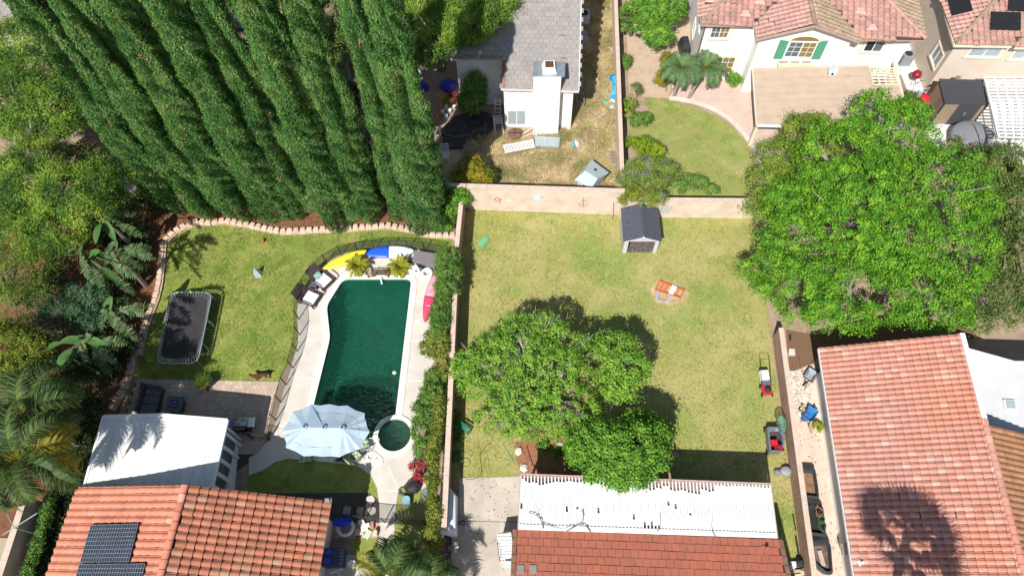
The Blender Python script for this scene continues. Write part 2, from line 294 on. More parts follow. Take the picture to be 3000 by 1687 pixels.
def watermat(name, tint, amt, bs=3.2, bstr=.55):
    mt = bpy.data.materials.new(name); mt.use_nodes = True; n = mt.node_tree.nodes; l = mt.node_tree.links; n.remove(n['Principled BSDF'])
    geo = n.new('ShaderNodeNewGeometry'); mp = n.new('ShaderNodeMapping'); mp.inputs['Scale'].default_value = (.8, 1.5, 1); l.new(geo.outputs['Position'], mp.inputs[0])
    t1 = n.new('ShaderNodeTexNoise'); t1.inputs['Scale'].default_value = bs; t1.inputs['Detail'].default_value = 3; t1.inputs['Distortion'].default_value = 1.2; l.new(mp.outputs[0], t1.inputs[0])
    bu = n.new('ShaderNodeBump'); bu.inputs['Strength'].default_value = bstr; bu.inputs['Distance'].default_value = .35; l.new(t1.outputs[0], bu.inputs['Height'])
    tr = n.new('ShaderNodeBsdfTransparent'); tr.inputs[0].default_value = (*tint, 1)
    df = n.new('ShaderNodeBsdfDiffuse'); df.inputs[0].default_value = (.018, .165, .103, 1); l.new(bu.outputs[0], df.inputs['Normal'])
    ms = n.new('ShaderNodeMixShader'); ms.inputs[0].default_value = amt; l.new(tr.outputs[0], ms.inputs[1]); l.new(df.outputs[0], ms.inputs[2])
    gl = n.new('ShaderNodeBsdfGlossy'); gl.inputs['Roughness'].default_value = .06; l.new(bu.outputs[0], gl.inputs['Normal'])
    fr = n.new('ShaderNodeFresnel'); fr.inputs[0].default_value = 1.4; l.new(bu.outputs[0], fr.inputs['Normal'])
    m2 = n.new('ShaderNodeMixShader'); l.new(fr.outputs[0], m2.inputs[0]); l.new(ms.outputs[0], m2.inputs[1]); l.new(gl.outputs[0], m2.inputs[2]); l.new(m2.outputs[0], n['Material Output'].inputs[0]); return mt
WATER = watermat('pool_water', (.62, .92, .84), .30, 5.5, 1.0)
wo = sheet('water', [(p.x, p.y) for p in offset(pool, .01)], -.10, WATER, parent=pool_t)
# spa
spa_t = thing('spa', 'round raised hot tub with dark green water at the pool corner', 'hot tub', (spa_c.x, spa_c.y, 0))
ring(spa, [spa_c+(p-spa_c)*1.28 for p in spa], -.3, .085, 'coping', COP, spa_t)
b = MB(); b.lathe(spa_c, [(spa_r, .08), (spa_r, -.45), (spa_r*.62, -.45), (spa_r*.62, -.9)], 40); b.f = b.f[:-2]; b.m = b.m[:-2]; b.f.append(tuple(range(120, 160))); b.m.append(0)
b.part('basin_wall', POOLB, spa_t)
b = MB(); b.poly([(p.x, p.y, -.03) for p in spa]); b.part('water', watermat('spa_water', (.6, .85, .78), .25, 8, 1), spa_t)
# ---- curved kerb and patio of the house at upper right
kb = [P(k4(*q)) for q in [(412, 748), (480, 752), (560, 768), (640, 788), (710, 812), (780, 845), (850, 892), (910, 945), (965, 1005), (1015, 1070), (1055, 1130), (1085, 1185), (1105, 1230), (1110, 1290)]]
sheet('patio', PX([k4(412, 740), k4(470, 640), k4(640, 560), k4(1000, 560), k4(1500, 900), k4(1500, 1210), k4(1110, 1230), k4(1070, 1150), k4(1010, 1060), k4(910, 940), k4(780, 838), k4(640, 780), k4(480, 745)]), .004, PINKC)
b = MB()
for i in range(len(kb)-1): b.beam(kb[i]+Vector((0, 0, .05)), kb[i+1]+Vector((0, 0, .05)), .26, .12)
b.top('garden_kerb', CONC, None, None, kind='structure')
sheet('path', PX([k4(70, 60), k4(200, 60), k4(520, 0), k4(560, 0), k4(600, 470), k4(430, 560), k4(415, 745), k4(230, 735), k4(110, 700), k4(95, 300)]), .002, layered('pale_dirt', (.50, .38, .28), [((.42, .30, .20), 1.2, .45, .62, .7), ((.58, .47, .37), 4, .5, .7, .5)], bump=.5))
sheet('patio', PX([k5(700, 440), k5(800, 700), k5(900, 940), k5(1060, 1180), k5(1400, 1160), k5(1676, 1250), k5(1900, 1300), k5(1900, 300), k5(760, 300)]), .004, CONC_W)
sheet('lawn', PX([k5(1400, 1225), k5(1900, 1250), k5(1900, 1500), k5(1400, 1500)]), .0, LAWN_L)
sheet('side_path', PX([k14(300, 350), k14(330, 600), k14(365, 850), k14(395, 1100), k14(440, 1500), k14(720, 1500), k14(640, 1200), k14(540, 700), k14(430, 300), k14(360, 330)]), .004, mat('concrete_pink', (.60, .49, .40), .9, .12, 1.3, .3, 50, mixr=(.3, .6)))
sheet('mulch_bed', PX([k14(280, 120), k14(440, 150), k14(900, 60), k14(1300, 100), k14(1300, 170), k14(460, 260), k14(400, 340), k14(300, 350)]), .002, layered('wood_mulch', (.22, .13, .08), [((.12, .07, .045), 12, .45, .6, .8), ((.36, .24, .15), 20, .56, .66, .6)], bump=1))
# driveway slabs
dw = thing('driveway', None, None, (0, 5, 0)); tag(dw, kind='structure'); dcol = CONC_G
DW = mat('driveway_concrete', (.50, .44, .37), .92, .12, .8, .4, 50, rnd=.07)
cols = [k13(222, 228), k13(398, 230), k13(640, 222)]; rows = [(222, 398, 640), (218, 385, 632), (180, 372, 500, 632), (150, 366, 502, 600)]
g = [[k13(225, 232), k13(398, 230), k13(645, 222)], [k13(218, 525), k13(386, 527), k13(635, 534)]]
for i in range(2):
    MB().prism([P(q) for q in (g[0][i], g[0][i+1], g[1][i+1], g[1][i])], -.05, .02+.006*i).part('slab', DW, dw)
g = [[k13(150, 535), k13(380, 533), k13(505, 535), k13(640, 540)], [k13(110, 950), k13(362, 950), k13(503, 950), k13(600, 950)]]
for i in range(3):
    MB().prism([P(q) for q in (g[0][i], g[0][i+1], g[1][i+1], g[1][i])], -.05, .015+.006*i).part('slab', DW, dw)
# small lawns by the path between house and pool
sheet('lawn', PX([k9(-60, 735), k9(80, 668), k9(170, 615), k9(250, 600), k9(560, 630), k9(700, 650), k9(790, 690), k9(850, 745), k9(882, 820), k9(897, 940), k9(890, 900), k9(820, 845), k9(740, 845), k9(-60, 850)]), .004, LAWN_L)
sheet('gravel_bed', PX([k9(-60, 852), k9(740, 846), k9(820, 848), k9(875, 885), k9(893, 940), k9(896, 1060), k9(500, 1060), k9(-60, 1000)]), .004, GRAVEL)
sheet('lawn', PX([k9(700, 1178), k9(884, 1178), k9(868, 1292), k9(690, 1292)]), .004, LAWN_L)
sheet('brick_pad', PX([k9(500, 1062), k9(895, 1062), k9(884, 1176), k9(500, 1172)]), .004, mat('brick_pad', (.52, .36, .26), .9, .15, 3, .5, 30))
sheet('side_slab', PX([k9(460, 1294), k9(870, 1294), k9(860, 1520), k9(430, 1520)]), .01, CONC)
sheet('lawn', PX([k9(1032, 832), k9(1092, 778), k9(1155, 720), k9(1260, 700), k9(1260, 1500), k9(985, 1500), k9(1002, 1160), k9(1014, 940)]), .003, LAWN_E)
# paver patio on the left
pav = thing('paver_patio', None, None, P((600, 1180))); tag(pav, kind='structure')
PAV = mat('paver', (.50, .39, .31), .92, .08, 4, .3, 40, rnd=.13)
c00, c10, c11, c01 = P((398, 1110)), P((817, 1118)), P((770, 1330)), P((330, 1330)); b = MB(); nx, ny = 32, 17
sheet('bedding', [c00, c10, c11, c01], .002, MULCH, parent=pav)
for j in range(ny):
    for i in range(nx):
        ww = random.choice((1, 1, 1))
        def Bi(s, t): return (c00*(1-s)+c10*s)*(1-t)+(c01*(1-s)+c11*s)*t
        e = .018; o = .5*(j % 2)
        s0, s1 = max(0, (i+o)/nx+e/nx), min(1, (i+1+o)/nx-e/nx)
        if s1 <= s0: continue
        q = [Bi(s0, (j+1-.02)/ny), Bi(s1, (j+1-.02)/ny), Bi(s1, (j+.02)/ny), Bi(s0, (j+.02)/ny)]; z = .022+random.random()*.005
        b.add([(p.x, p.y, .0) for p in q]+[(p.x, p.y, z) for p in q], [(4, 5, 6, 7), (0, 1, 5, 4), (1, 2, 6, 5), (2, 3, 7, 6), (3, 0, 4, 7)])
b.part('paver', PAV, pav, kind='stuff')
sheet('gravel_bed', PX([k10(1680, 430), k10(1930, 480), k10(1830, 600), k10(1700, 700), k10(1600, 700)]), .005, GRAVEL)
# retaining edge of stone blocks
edge = thing('stone_edging', None, None, P((860, 680))); tag(edge, kind='structure')
def along(pts, step):
    pts = [Vector(p) for p in pts]; out = []; d = 0; tot = 0; 
    for i in range(len(pts)-1):
        L = (pts[i+1]-pts[i]).length; v = (pts[i+1]-pts[i]).normalized()
        while d <= L: out.append((pts[i]+v*d, math.atan2(v.y, v.x))); d += step
        d -= L
    return out
topp = [P(q, .2) for q in [kV(2392, 702), kV(2200, 690), kV(2060, 655), kV(1930, 632), kV(1720, 645), kV(1600, 655), kV(1430, 660), kV(1300, 668), kV(1170, 675), kV(1060, 655), kV(930, 625), kV(850, 612), kV(750, 597), kV(640, 610), kV(560, 603), kV(470, 630), kV(400, 670), kV(345, 720), kV(300, 770), k7(215, 325), k7(205, 440), k7(195, 560), k7(180, 680), k7(150, 800), k7(110, 900), k7(60, 1030), k7(30, 1150), k7(10, 1260), kL(1120, 60), kL(1105, 150), kL(1090, 270), kL(1065, 330), kL(1040, 400), kL(1000, 460), kL(960, 530), kL(930, 590)]]
proto = None
for i, (p, a) in enumerate(along(topp, .40)):
    if proto is None:
        b = MB(); b.loft([[Vector(q) for q in ((-.2, -.13, -.2), (.2, -.13, -.2), (.15, .14, -.2), (-.15, .14, -.2))], [Vector(q) for q in ((-.19, -.12, -.01), (.19, -.12, -.01), (.14, .13, -.01), (-.14, .13, -.01))], [Vector(q) for q in ((-.16, -.09, .015), (.16, -.09, .015), (.12, .11, .015), (-.12, .11, .015))]])
        proto = b.mesh('stone_block', STONE)
    o = bpy.data.objects.new('stone_block', proto); link(o, edge); o.location = p-ORG[edge.name]+Vector((0, 0, random.uniform(-.02, .02))); o.rotation_euler = (random.uniform(-.04, .04), random.uniform(-.04, .04), a+math.pi+random.uniform(-.08, .08)); o.scale = (.93+random.random()*.1, 1.1+random.random()*.3, 1)
b = MB()
for i, (p, a) in enumerate(along(topp, .40)):
    n_ = Vector((-math.sin(a), math.cos(a), 0)); b.box(p-Vector((0, 0, .16))+n_*.0+Vector((math.sin(a), -math.cos(a), 0))*-.13, (.38, .2, .16), a+random.uniform(-.06, .06))
b.part('base_course', STONE, edge, kind='stuff')
# ---------------------------------------------------------------- boundary walls
def wall(name, label, a, b_, th, h, mt, capm=None, caph=.05, group=None):
    """a,b_: base line points (near face), thickness grows to the left of a->b"""
    a, b_ = Vector(a), Vector(b_); d = (b_-a).normalized(); n_ = Vector((-d.y, d.x, 0))*th
    t = thing(name, label, 'wall', a, group); q = [a, b_, b_+n_, a+n_]; MB().prism(q, -.02, h-caph).part('wall_body', mt, t)
    e = .03; c = [a-n_.normalized()*e, b_-n_.normalized()*e, b_+n_+n_.normalized()*e, a+n_+n_.normalized()*e]
    L = (b_-a).length; k = max(1, int(L/.40)); 
    cm = capm or CAPC; b = MB()
    for i in range(k):
        s0, s1 = i/k+.003/L, (i+1)/k-.003/L; qq = [c[0].lerp(c[1], s0), c[0].lerp(c[1], s1), c[3].lerp(c[2], s1), c[3].lerp(c[2], s0)]
        b.prism(qq, h-caph, h)
    b.part('capping', cm, t, kind='stuff'); return t
hb = 2.35
def Z2(p): return Vector((p.x, p.y, 0))
wall('block_wall', 'tall pale back wall with an anchor and oval plaque on it', P(k11(215, 332)), P(k11(1500, 375)), .2, hb, BLOCK)
wall('block_wall', 'lower pale wall behind the grey shed beneath the big tree', P(k11(1490, 395)), P((2215, 640)), .2, 1.75, BLOCK)
wall('block_wall', 'shadowed stub of back wall behind the cypress row', P((1160, 600)), P((1372, 612)), .2, hb-.1, BLOCK)
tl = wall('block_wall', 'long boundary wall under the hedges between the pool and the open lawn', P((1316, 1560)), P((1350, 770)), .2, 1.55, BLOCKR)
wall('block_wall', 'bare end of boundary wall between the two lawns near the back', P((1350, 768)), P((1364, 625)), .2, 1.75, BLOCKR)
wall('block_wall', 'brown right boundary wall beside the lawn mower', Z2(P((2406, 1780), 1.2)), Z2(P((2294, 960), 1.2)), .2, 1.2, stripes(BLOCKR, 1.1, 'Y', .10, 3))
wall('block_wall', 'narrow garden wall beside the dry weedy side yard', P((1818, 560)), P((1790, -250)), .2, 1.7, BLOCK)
wall('block_wall', 'ivy edged wall at the lower left corner', P(k10(150, 1500)), P(k10(330, 920)), .25, 1.5, BLOCK)
# ================================================================ roofs and houses
def tile_mesh(kind, W, L):
    b = MB()
    if kind == 'barrel':
        pr = [(-.5, .0), (-.36, .012), (-.30, .05), (-.17, .125), (.02, .155), (.21, .125), (.34, .05), (.42, .012), (.5, .0)]
        L2 = L*1.06
        def row(y, dz, k): return [Vector((x*W*k, y, z*W*1.25+dz)) for x, z in pr]
        a = row(0, .075, 1.0); c = row(L2, .008, .88); n = len(pr)
        b.add(a+c, [(i, i+1, n+i+1, n+i) for i in range(n-1)])
        lo = [Vector((v.x, 0, .0)) for v in a]; b.add(a+lo, [(n+i, n+i+1, i+1, i) for i in range(n-1)])
    else:
        g = .006; t = .032
        b.hexa([(-W/2+g, 0, 0), (W/2-g, 0, 0), (W/2-g, L*1.05, -.01), (-W/2+g, L*1.05, -.01), (-W/2+g, 0, t), (W/2-g, 0, t), (W/2-g, L*1.05, .004), (-W/2+g, L*1.05, .004)])
    return b
def inpoly(p, poly):
    x, y = p; c = False; n = len(poly)
    for i in range(n):
        x1, y1 = poly[i]; x2, y2 = poly[i-1]
        if (y1 > y) != (y2 > y) and x < (x2-x1)*(y-y1)/(y2-y1)+x1: c = not c
    return c
def roof_face(parent, O, updir, slope, poly_px, kind, W, L, mt, deckmt, budget, thick=.06, along_ref=None, lift=.05, world_poly=None, odd=None):
    """roof plane through O rising along horizontal updir; poly_px = outline in photo pixels"""
    ud = Vector((updir[0], updir[1], 0)).normalized(); v = Vector((ud.x, ud.y, slope)).normalized(); u = Vector((ud.y, -ud.x, 0)); n = u.cross(v)
    if n.z < 0: n = -n; u = -u
    O = Vector(O); pts = [ON(q, O, n) for q in poly_px] if world_poly is None else world_poly
    uv = [((p-O).dot(u), (p-O).dot(v)) for p in pts]
    deck = [O+u*a+v*c for a, c in uv]; b = MB(); k = len(deck)
    ar = sum(uv[i][0]*uv[(i+1) % k][1]-uv[(i+1) % k][0]*uv[i][1] for i in range(k))
    if ar < 0: deck = deck[::-1]
    b.add([p-n*thick for p in deck]+deck, [tuple(range(k-1, -1, -1)), tuple(range(k, 2*k))]+[(i, (i+1) % k, (i+1) % k+k, i+k) for i in range(k)])
    b.part('roof_deck', deckmt, parent)
    tb = tile_mesh(kind, W, L); key = tb.mesh('roof_tile', mt); cells = []
    u0, u1 = min(a for a, _ in uv), max(a for a, _ in uv); v0, v1 = min(c for _, c in uv), max(c for _, c in uv)
    j = 0; vv = v0
    while vv < v1-L*.25:
        uu = u0+W/2; i = 0
        sh = (W*.5 if (kind != 'barrel' and j % 2) else 0)
        uu = u0+W/2+(-sh)
        while uu < u1+W*.4:
            if inpoly((uu, vv+L*.5), uv):
                w_ = O+u*uu+v*vv+n*lift; px = Qx(w_); inside = -40 < px[0] < 3040 and -40 < px[1] < 1727
                cells.append((0 if inside else 1, (w_-Vector((0, 0, H))).length, w_))
            uu += W
        vv += L; j += 1
    cells.sort(key=lambda c: (c[0], c[1])); M = Matrix((u, v, n)).transposed().to_4x4(); off = origin_of(parent)
    if u.cross(v).dot(n) < 0: M = Matrix((-u, v, n)).transposed().to_4x4()
    nobj = min(len([c for c in cells if c[0] == 0]), budget[0]); budget[0] -= nobj
    for c in cells[:nobj]:
        o = bpy.data.objects.new('roof_tile', key); link(o, parent); mm = M.copy(); mm.translation = c[2]-off+n*random.uniform(-.006, .008)+v*(random.uniform(-.008, .008)-(.06 if random.random() < .018 else 0))
        mm = mm@Matrix.Rotation(random.uniform(-.022, .022), 4, 'Z'); o.matrix_local = mm
    rest = cells[nobj:]
    if rest:
        V = np.array(tb.v); Mr = np.array(M.to_3x3()); T = np.array([tuple(c[2]-off) for c in rest]); vv_ = (V@Mr.T)[None]+T[:, None]; nf = len(tb.f); nv = len(V)
        me = bpy.data.meshes.new('roof_tiles'); fs = []
        for q in range(len(rest)): fs += [tuple(i+q*nv for i in f) for f in tb.f]
        me.from_pydata(vv_.reshape(-1, 3).tolist(), [], fs); me.materials.append(mt); o = bpy.data.objects.new('roof_tile', me); link(o, parent); tag(o, kind='stuff')
    return u, v, n
def ridge(parent, a, b_, r, mt, step=.38, name='ridge_tile', lift=.06):
    a, b_ = Vector(a), Vector(b_); L = (b_-a).length; k = max(1, int(L/step)); d = (b_-a).normalized(); x = d.cross(Vector((0, 0, 1))).normalized(); z = x.cross(d); m_ = MB(); s = L/k
    for q in range(2):
        yy = q*s*1.06; rr = r*(1.06-.12*q)
        m_.v += [tuple(x*math.cos(t)*rr+z*(math.sin(t)*rr*.75+lift+.02*(1-q))+d*yy) for t in np.linspace(0, math.pi, 8)]
    m_.f = [(i, i+8, i+9, i+1) for i in range(7)]+[tuple(range(8))]; m_.m = [0]*8
    me = m_.mesh(name, mt); off = origin_of(parent)
    for i in range(k): o = bpy.data.objects.new(name, me); link(o, parent); o.location = a+d*s*i-off
def window(parent, q, frame=WHITE, glass=GLASS, cols=2, rows=1, fw=.06, depth=.05, muntin=0, panes=None, name='window', sill=None):
    """q: 4 world corners (bl, br, tr, tl) on the wall"""
    bl, br, tr, tl = [Vector(p) for p in q]; n = (br-bl).cross(tl-bl).normalized()
    def pt(s, t, d=0): return (bl*(1-s)+br*s)*(1-t)+(tl*(1-s)+tr*s)*t+n*d
    Wd = (br-bl).length; Hh = (tl-bl).length; b = MB(); fx = fw/Wd; fy = fw/Hh
    def bar(s0, s1, t0, t1, d0, d1, bb): bb.hexa([pt(s0, t0, d0), pt(s1, t0, d0), pt(s1, t1, d0), pt(s0, t1, d0), pt(s0, t0, d1), pt(s1, t0, d1), pt(s1, t1, d1), pt(s0, t1, d1)])
    bar(0, 1, 0, fy, -.02, depth, b); bar(0, 1, 1-fy, 1, -.02, depth, b); bar(0, fx, fy, 1-fy, -.02, depth, b); bar(1-fx, 1, fy, 1-fy, -.02, depth, b)
    for i in range(1, cols): bar(i/cols-fx/2, i/cols+fx/2, fy, 1-fy, -.02, depth*.9, b)
    f = b.part(name, frame, parent)
    for i in range(cols):
        g = MB(); bar(i/cols+fx*.5, (i+1)/cols-fx*.5, fy*.5, 1-fy*.5, -.015, depth*.35, g); g.part('pane', (panes[i % len(panes)] if panes else glass), f)
    if muntin:
        g = MB()
        for i in range(cols):
            a, c = i/cols+fx*.5, (i+1)/cols-fx*.5; mx_ = (a+c)/2; bar(mx_-.012/Wd, mx_+.012/Wd, fy, 1-fy, 0, depth*.5, g)
            for r_ in range(1, muntin): t = fy+(1-2*fy)*r_/muntin; bar(a, c, t-.012/Hh, t+.012/Hh, 0, depth*.55, g)
        g.part('muntin', frame, f)
    if sill:
        g = MB(); e = .12/Wd; h_ = .12/Hh; bar(-e, 1+e, -h_, -.002, 0, .10, g); bar(-e, 1+e, 1.002, 1+h_*.7, 0, .06, g); bar(-e, -.002, 0, 1, 0, .06, g); bar(1.002, 1+e, 0, 1, 0, .06, g); g.part('window_trim', sill, f)
    return f
def vplane(a, b_):   # vertical wall plane through a,b_
    d = (Vector(b_)-Vector(a)); n = Vector((d.y, -d.x, 0)).normalized(); return Vector(a), n
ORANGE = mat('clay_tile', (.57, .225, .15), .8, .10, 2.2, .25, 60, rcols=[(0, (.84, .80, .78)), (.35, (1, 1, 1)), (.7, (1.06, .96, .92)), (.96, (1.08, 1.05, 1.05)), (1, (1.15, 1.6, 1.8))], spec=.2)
CLAYG = mat('clay_tile_dark', (.39, .155, .095), .8, .12, 2.2, .25, 60, rcols=[(0, (.78, .80, .78)), (.4, (1, 1, 1)), (.8, (1.04, .98, .92)), (.92, (.98, 1.15, 1.1)), (1, (.95, 1.35, 1.45))], spec=.2)  # darker clay colour, used on the right slope of house A
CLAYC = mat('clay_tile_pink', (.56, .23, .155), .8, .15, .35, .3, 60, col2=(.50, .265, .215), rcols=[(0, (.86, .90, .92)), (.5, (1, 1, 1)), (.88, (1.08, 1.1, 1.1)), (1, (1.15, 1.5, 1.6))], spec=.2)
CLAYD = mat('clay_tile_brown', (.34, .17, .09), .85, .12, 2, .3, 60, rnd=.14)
FLATR = mat('flat_tile_red', (.46, .145, .09), .85, .10, 1.2, .3, 50, col2=(.38, .14, .09), rcols=[(0, (.94, .94, .94)), (.6, (1, 1, 1)), (1, (1.06, 1.05, 1.03))], spec=.15)
PINKT = mat('concrete_tile_pink', (.47, .275, .235), .85, .10, 1.5, .3, 60, rcols=[(0, (.82, .88, .86)), (.5, (1, 1, 1)), (1, (1.14, 1.1, 1.06))], spec=.2)
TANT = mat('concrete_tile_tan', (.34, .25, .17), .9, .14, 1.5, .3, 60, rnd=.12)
GREYT = mat('concrete_tile_grey', (.32, .295, .28), .9, .07, 1.0, .3, 60, rcols=[(0, (.90, .9, .9)), (.6, (1, 1, 1)), (1, (1.10, 1.06, 1.04))], spec=.2)
UNDER = mat('underlay', (.07, .045, .035), .95, .2, 3)
ROOFD = mat('roof_underside', (.30, .25, .21), .9, .1, 3)
# ---- house A: lower left, clay barrel roof with solar panels
hA = thing('house', 'orange clay tiled house with solar panels at the lower left', 'house', (-14.8, 4, 0), None)
zE, zR = 2.8, 4.55; rt = Vector((-14.70, 7.84, zR)); rd = Vector((-.0895, -.996, 0)).normalized(); wl = 5.85; wr = 6.1; q_ = Vector((rd.y, -rd.x, 0)); q_ = q_ if q_.x < 0 else -q_
LEN = 14.0; rb = rt+rd*LEN
eL = rt+q_*wl; eL.z = zE; eR = rt-q_*wr; eR.z = zE
slL = (zR-zE)/wl; slR = (zR-zE)/wr; bud = [300]
lp = [eL, rt, rb, eL+rd*LEN]; rp = [eR, rt, rb, eR+rd*LEN]
lift = .04
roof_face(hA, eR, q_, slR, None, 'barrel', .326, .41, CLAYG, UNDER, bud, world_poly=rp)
roof_face(hA, eL, -q_, slL, None, 'barrel', .326, .41, ORANGE, UNDER, [300], world_poly=lp) if False else None
b2 = [300-0]
bud2 = [max(0, 300-(300-bud[0]))]
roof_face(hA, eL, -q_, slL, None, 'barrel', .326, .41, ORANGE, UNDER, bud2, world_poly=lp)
ridge(hA, rt, rb, .16, ORANGE)
ge = .35; fp = [Vector((eL.x, eL.y, 0))-q_*.5+rd*.45, Vector((eR.x, eR.y, 0))+q_*.5+rd*.45]; fp += [fp[1]+rd*(LEN-.9), fp[0]+rd*(LEN-.9)]
b = MB(); b.prism(fp, 0, zE-.05); mid = (fp[0]+fp[1])/2
for e in (0, LEN-.9):
    a_, c_ = fp[0]+rd*e, fp[1]+rd*e; m_ = mid+rd*e; b.hexa([Vector((a_.x, a_.y, zE-.05)), Vector((c_.x, c_.y, zE-.05)), Vector((c_.x, c_.y, zE-.05))+rd*.1, Vector((a_.x, a_.y, zE-.05))+rd*.1, Vector((m_.x-.1, m_.y, zR-.18)), Vector((m_.x+.1, m_.y, zR-.18)), Vector((m_.x+.1, m_.y, zR-.18))+rd*.1, Vector((m_.x-.1, m_.y, zR-.18))+rd*.1])
b.part('wall', STUC_D, hA)
b = MB()
for s_, e0 in ((1, eL), (-1, eR)): b.beam(e0+Vector((0, 0, -.02)), rt+Vector((0, 0, -.02)), .05, .16)
b.part('fascia', mat('fascia', (.20, .13, .10), .8), hA)
b = MB(); p_ = P(k9(525, 905), 2.9); b.box(p_+Vector((0, 0, .06)), (.32, .25, .03), .2, 0, 0, .3); b.box(p_+Vector((0, 0, .12)), (.12, .12, .14), .2); b.part('roof_vent', mat('galv', (.5, .5, .5), .4, metal=.6), hA)
# solar panels, each a thing on the left slope
nL = Vector((slL*-(-q_).x, slL*-(-q_).y, 1)).normalized()
SOL = mat('solar_cell', (.028, .038, .055), .25, .2, 2, spec=.5); SOLL = mat('solar_line', (.30, .32, .36), .5); SOLF = mat('solar_frame', (.02, .02, .022), .4)
vL = Vector(((-q_).x, (-q_).y, slL)).normalized(); uL = -rd
def solar(parent, c0, du, dv, w_, h_, n_, ncx, ncy, lines=True):
    b = MB(); e = .02
    P4 = lambda s, t, d: c0+du*s+dv*t+n_*d
    b.hexa([P4(0, 0, .0), P4(w_, 0, 0), P4(w_, h_, 0), P4(0, h_, 0), P4(0, 0, .04), P4(w_, 0, .04), P4(w_, h_, .04), P4(0, h_, .04)]); fr = b.part('solar_panel', SOLF, parent)
    b = MB(); b.hexa([P4(e, e, .035), P4(w_-e, e, .035), P4(w_-e, h_-e, .035), P4(e, h_-e, .035), P4(e, e, .043), P4(w_-e, e, .043), P4(w_-e, h_-e, .043), P4(e, h_-e, .043)]); b.part('cell_sheet', SOL, fr)
    if lines:
        b = MB(); t_ = .006
        for i in range(ncx+1): s = e+(w_-2*e)*i/ncx; b.poly([P4(s-t_, e, .046), P4(s+t_, e, .046), P4(s+t_, h_-e, .046), P4(s-t_, h_-e, .046)])
        for j in range(ncy+1): t = e+(h_-2*e)*j/ncy; b.poly([P4(e, t-t_, .0462), P4(w_-e, t-t_, .0462), P4(w_-e, t+t_, .0462), P4(e, t+t_, .0462)])
        b.part('grid_line', SOLL, fr)
arr = bpy.data.objects.new('solar_array', None); link(arr, hA)
arr.name = 'solar_array'
pO = eL+nL*.2
c_tl = ON(k10(660, 1078), pO, nL); c_tr = ON(k10(1010, 1068), pO, nL); c_bl = ON(k10(580, 1355), pO, nL); c_br = ON(k10(938, 1358), pO, nL)
pw = (c_tr-c_tl).length/3; ph = (c_bl-c_tl).length; du = (c_tr-c_tl).normalized(); dv = (c_bl-c_tl).normalized()
bpy.data.objects.remove(arr)
for i in range(3): solar(hA, c_tl+du*(pw*i+.01), du, dv, pw-.02, ph-.02, nL, 6, 9)
for r_ in range(1, 3):
    for i in range(5): solar(hA, c_tl+dv*(ph*r_+.03*r_)+du*(pw*(i-.0)+.01), du, dv, pw-.02, ph-.02, nL, 6, 9) if i < 4 else None
# ---- white patio cover of house A
cv = thing('patio_cover', 'flat white panel patio cover with a palm shadow on it', 'patio cover', P(k10(600, 800)))
pc = [P(k10(*q), z) for q, z in (((750, 292), 2.62), ((1170, 282), 2.78), ((1645, 320), 2.62), ((1530, 815), 2.62), ((1040, 820), 2.78), ((598, 838), 2.62))]
b = MB(); 
for i in range(10):
    for side in (0, 1):
        if (side == 0 and i >= 4) or (side == 1 and i >= 6): continue
        a, c, d, e = (pc[0], pc[1], pc[4], pc[5]) if side == 0 else (pc[1], pc[2], pc[3], pc[4]); k = 4 if side == 0 else 2.5
        if side == 1 and i >= 3: continue
        s0, s1 = i/k, min(1, (i+1)/k)
        g_ = .008; q = [a.lerp(c, s0+g_/5), a.lerp(c, s1-g_/5), e.lerp(d, s1-g_/5), e.lerp(d, s0+g_/5)]
        MB().add([p-Vector((0, 0, .07)) for p in q[::-1]]+[p for p in q[::-1]], [(3, 2, 1, 0), (4, 5, 6, 7), (0, 1, 5, 4), (1, 2, 6, 5), (2, 3, 7, 6), (3, 0, 4, 7)]).part('roof_panel', mat('roof_panel_white', (.74, .73, .70), .6, .10, .8, spec=.3, stretch=(3, .6, 1), bump=.15, bscale=6) if i == 0 and side == 0 else bpy.data.materials['roof_panel_white'], cv)
b = MB()
for a, c in ((pc[0], pc[1]), (pc[1], pc[2]), (pc[2], pc[3]), (pc[5], pc[0])): b.beam(a+Vector((0, 0, -.04)), c+Vector((0, 0, -.04)), .12, .15)
b.part('gutter', WHITE_M, cv)
for i, (a, c) in enumerate(((pc[0], 0), (pc[1], 0), (pc[2], 0), (pc[2].lerp(pc[3], .5), 0), (pc[5].lerp(pc[0], .4), 0))):
    x = a+Vector((-.25 if a.x > -17 else .25, -.2, 0)); MB().box((x.x, x.y, 1.27), (.11, .11, 2.54)).part('post', WHITE, cv)
sr = [pc[2]+Vector((-.15, -.55, 0)), pc[3]+Vector((-.15, .2, 0))]
b = MB(); b.box(((sr[0].x+sr[1].x)/2, (sr[0].y+sr[1].y)/2, .35), (.1, (sr[0]-sr[1]).length, .7), 0.06)
for i in range(5): p = sr[0].lerp(sr[1], i/4); b.box((p.x, p.y, 1.3), (.12, .12, 2.5))
b.part('window_wall', WHITE, cv)
for i in range(4):
    a, c = sr[0].lerp(sr[1], (i+.06)/4), sr[0].lerp(sr[1], (i+.94)/4); window(cv, [Vector((c.x, c.y, .72)), Vector((a.x, a.y, .72)), Vector((a.x, a.y, 2.4)), Vector((c.x, c.y, 2.4))], cols=1)
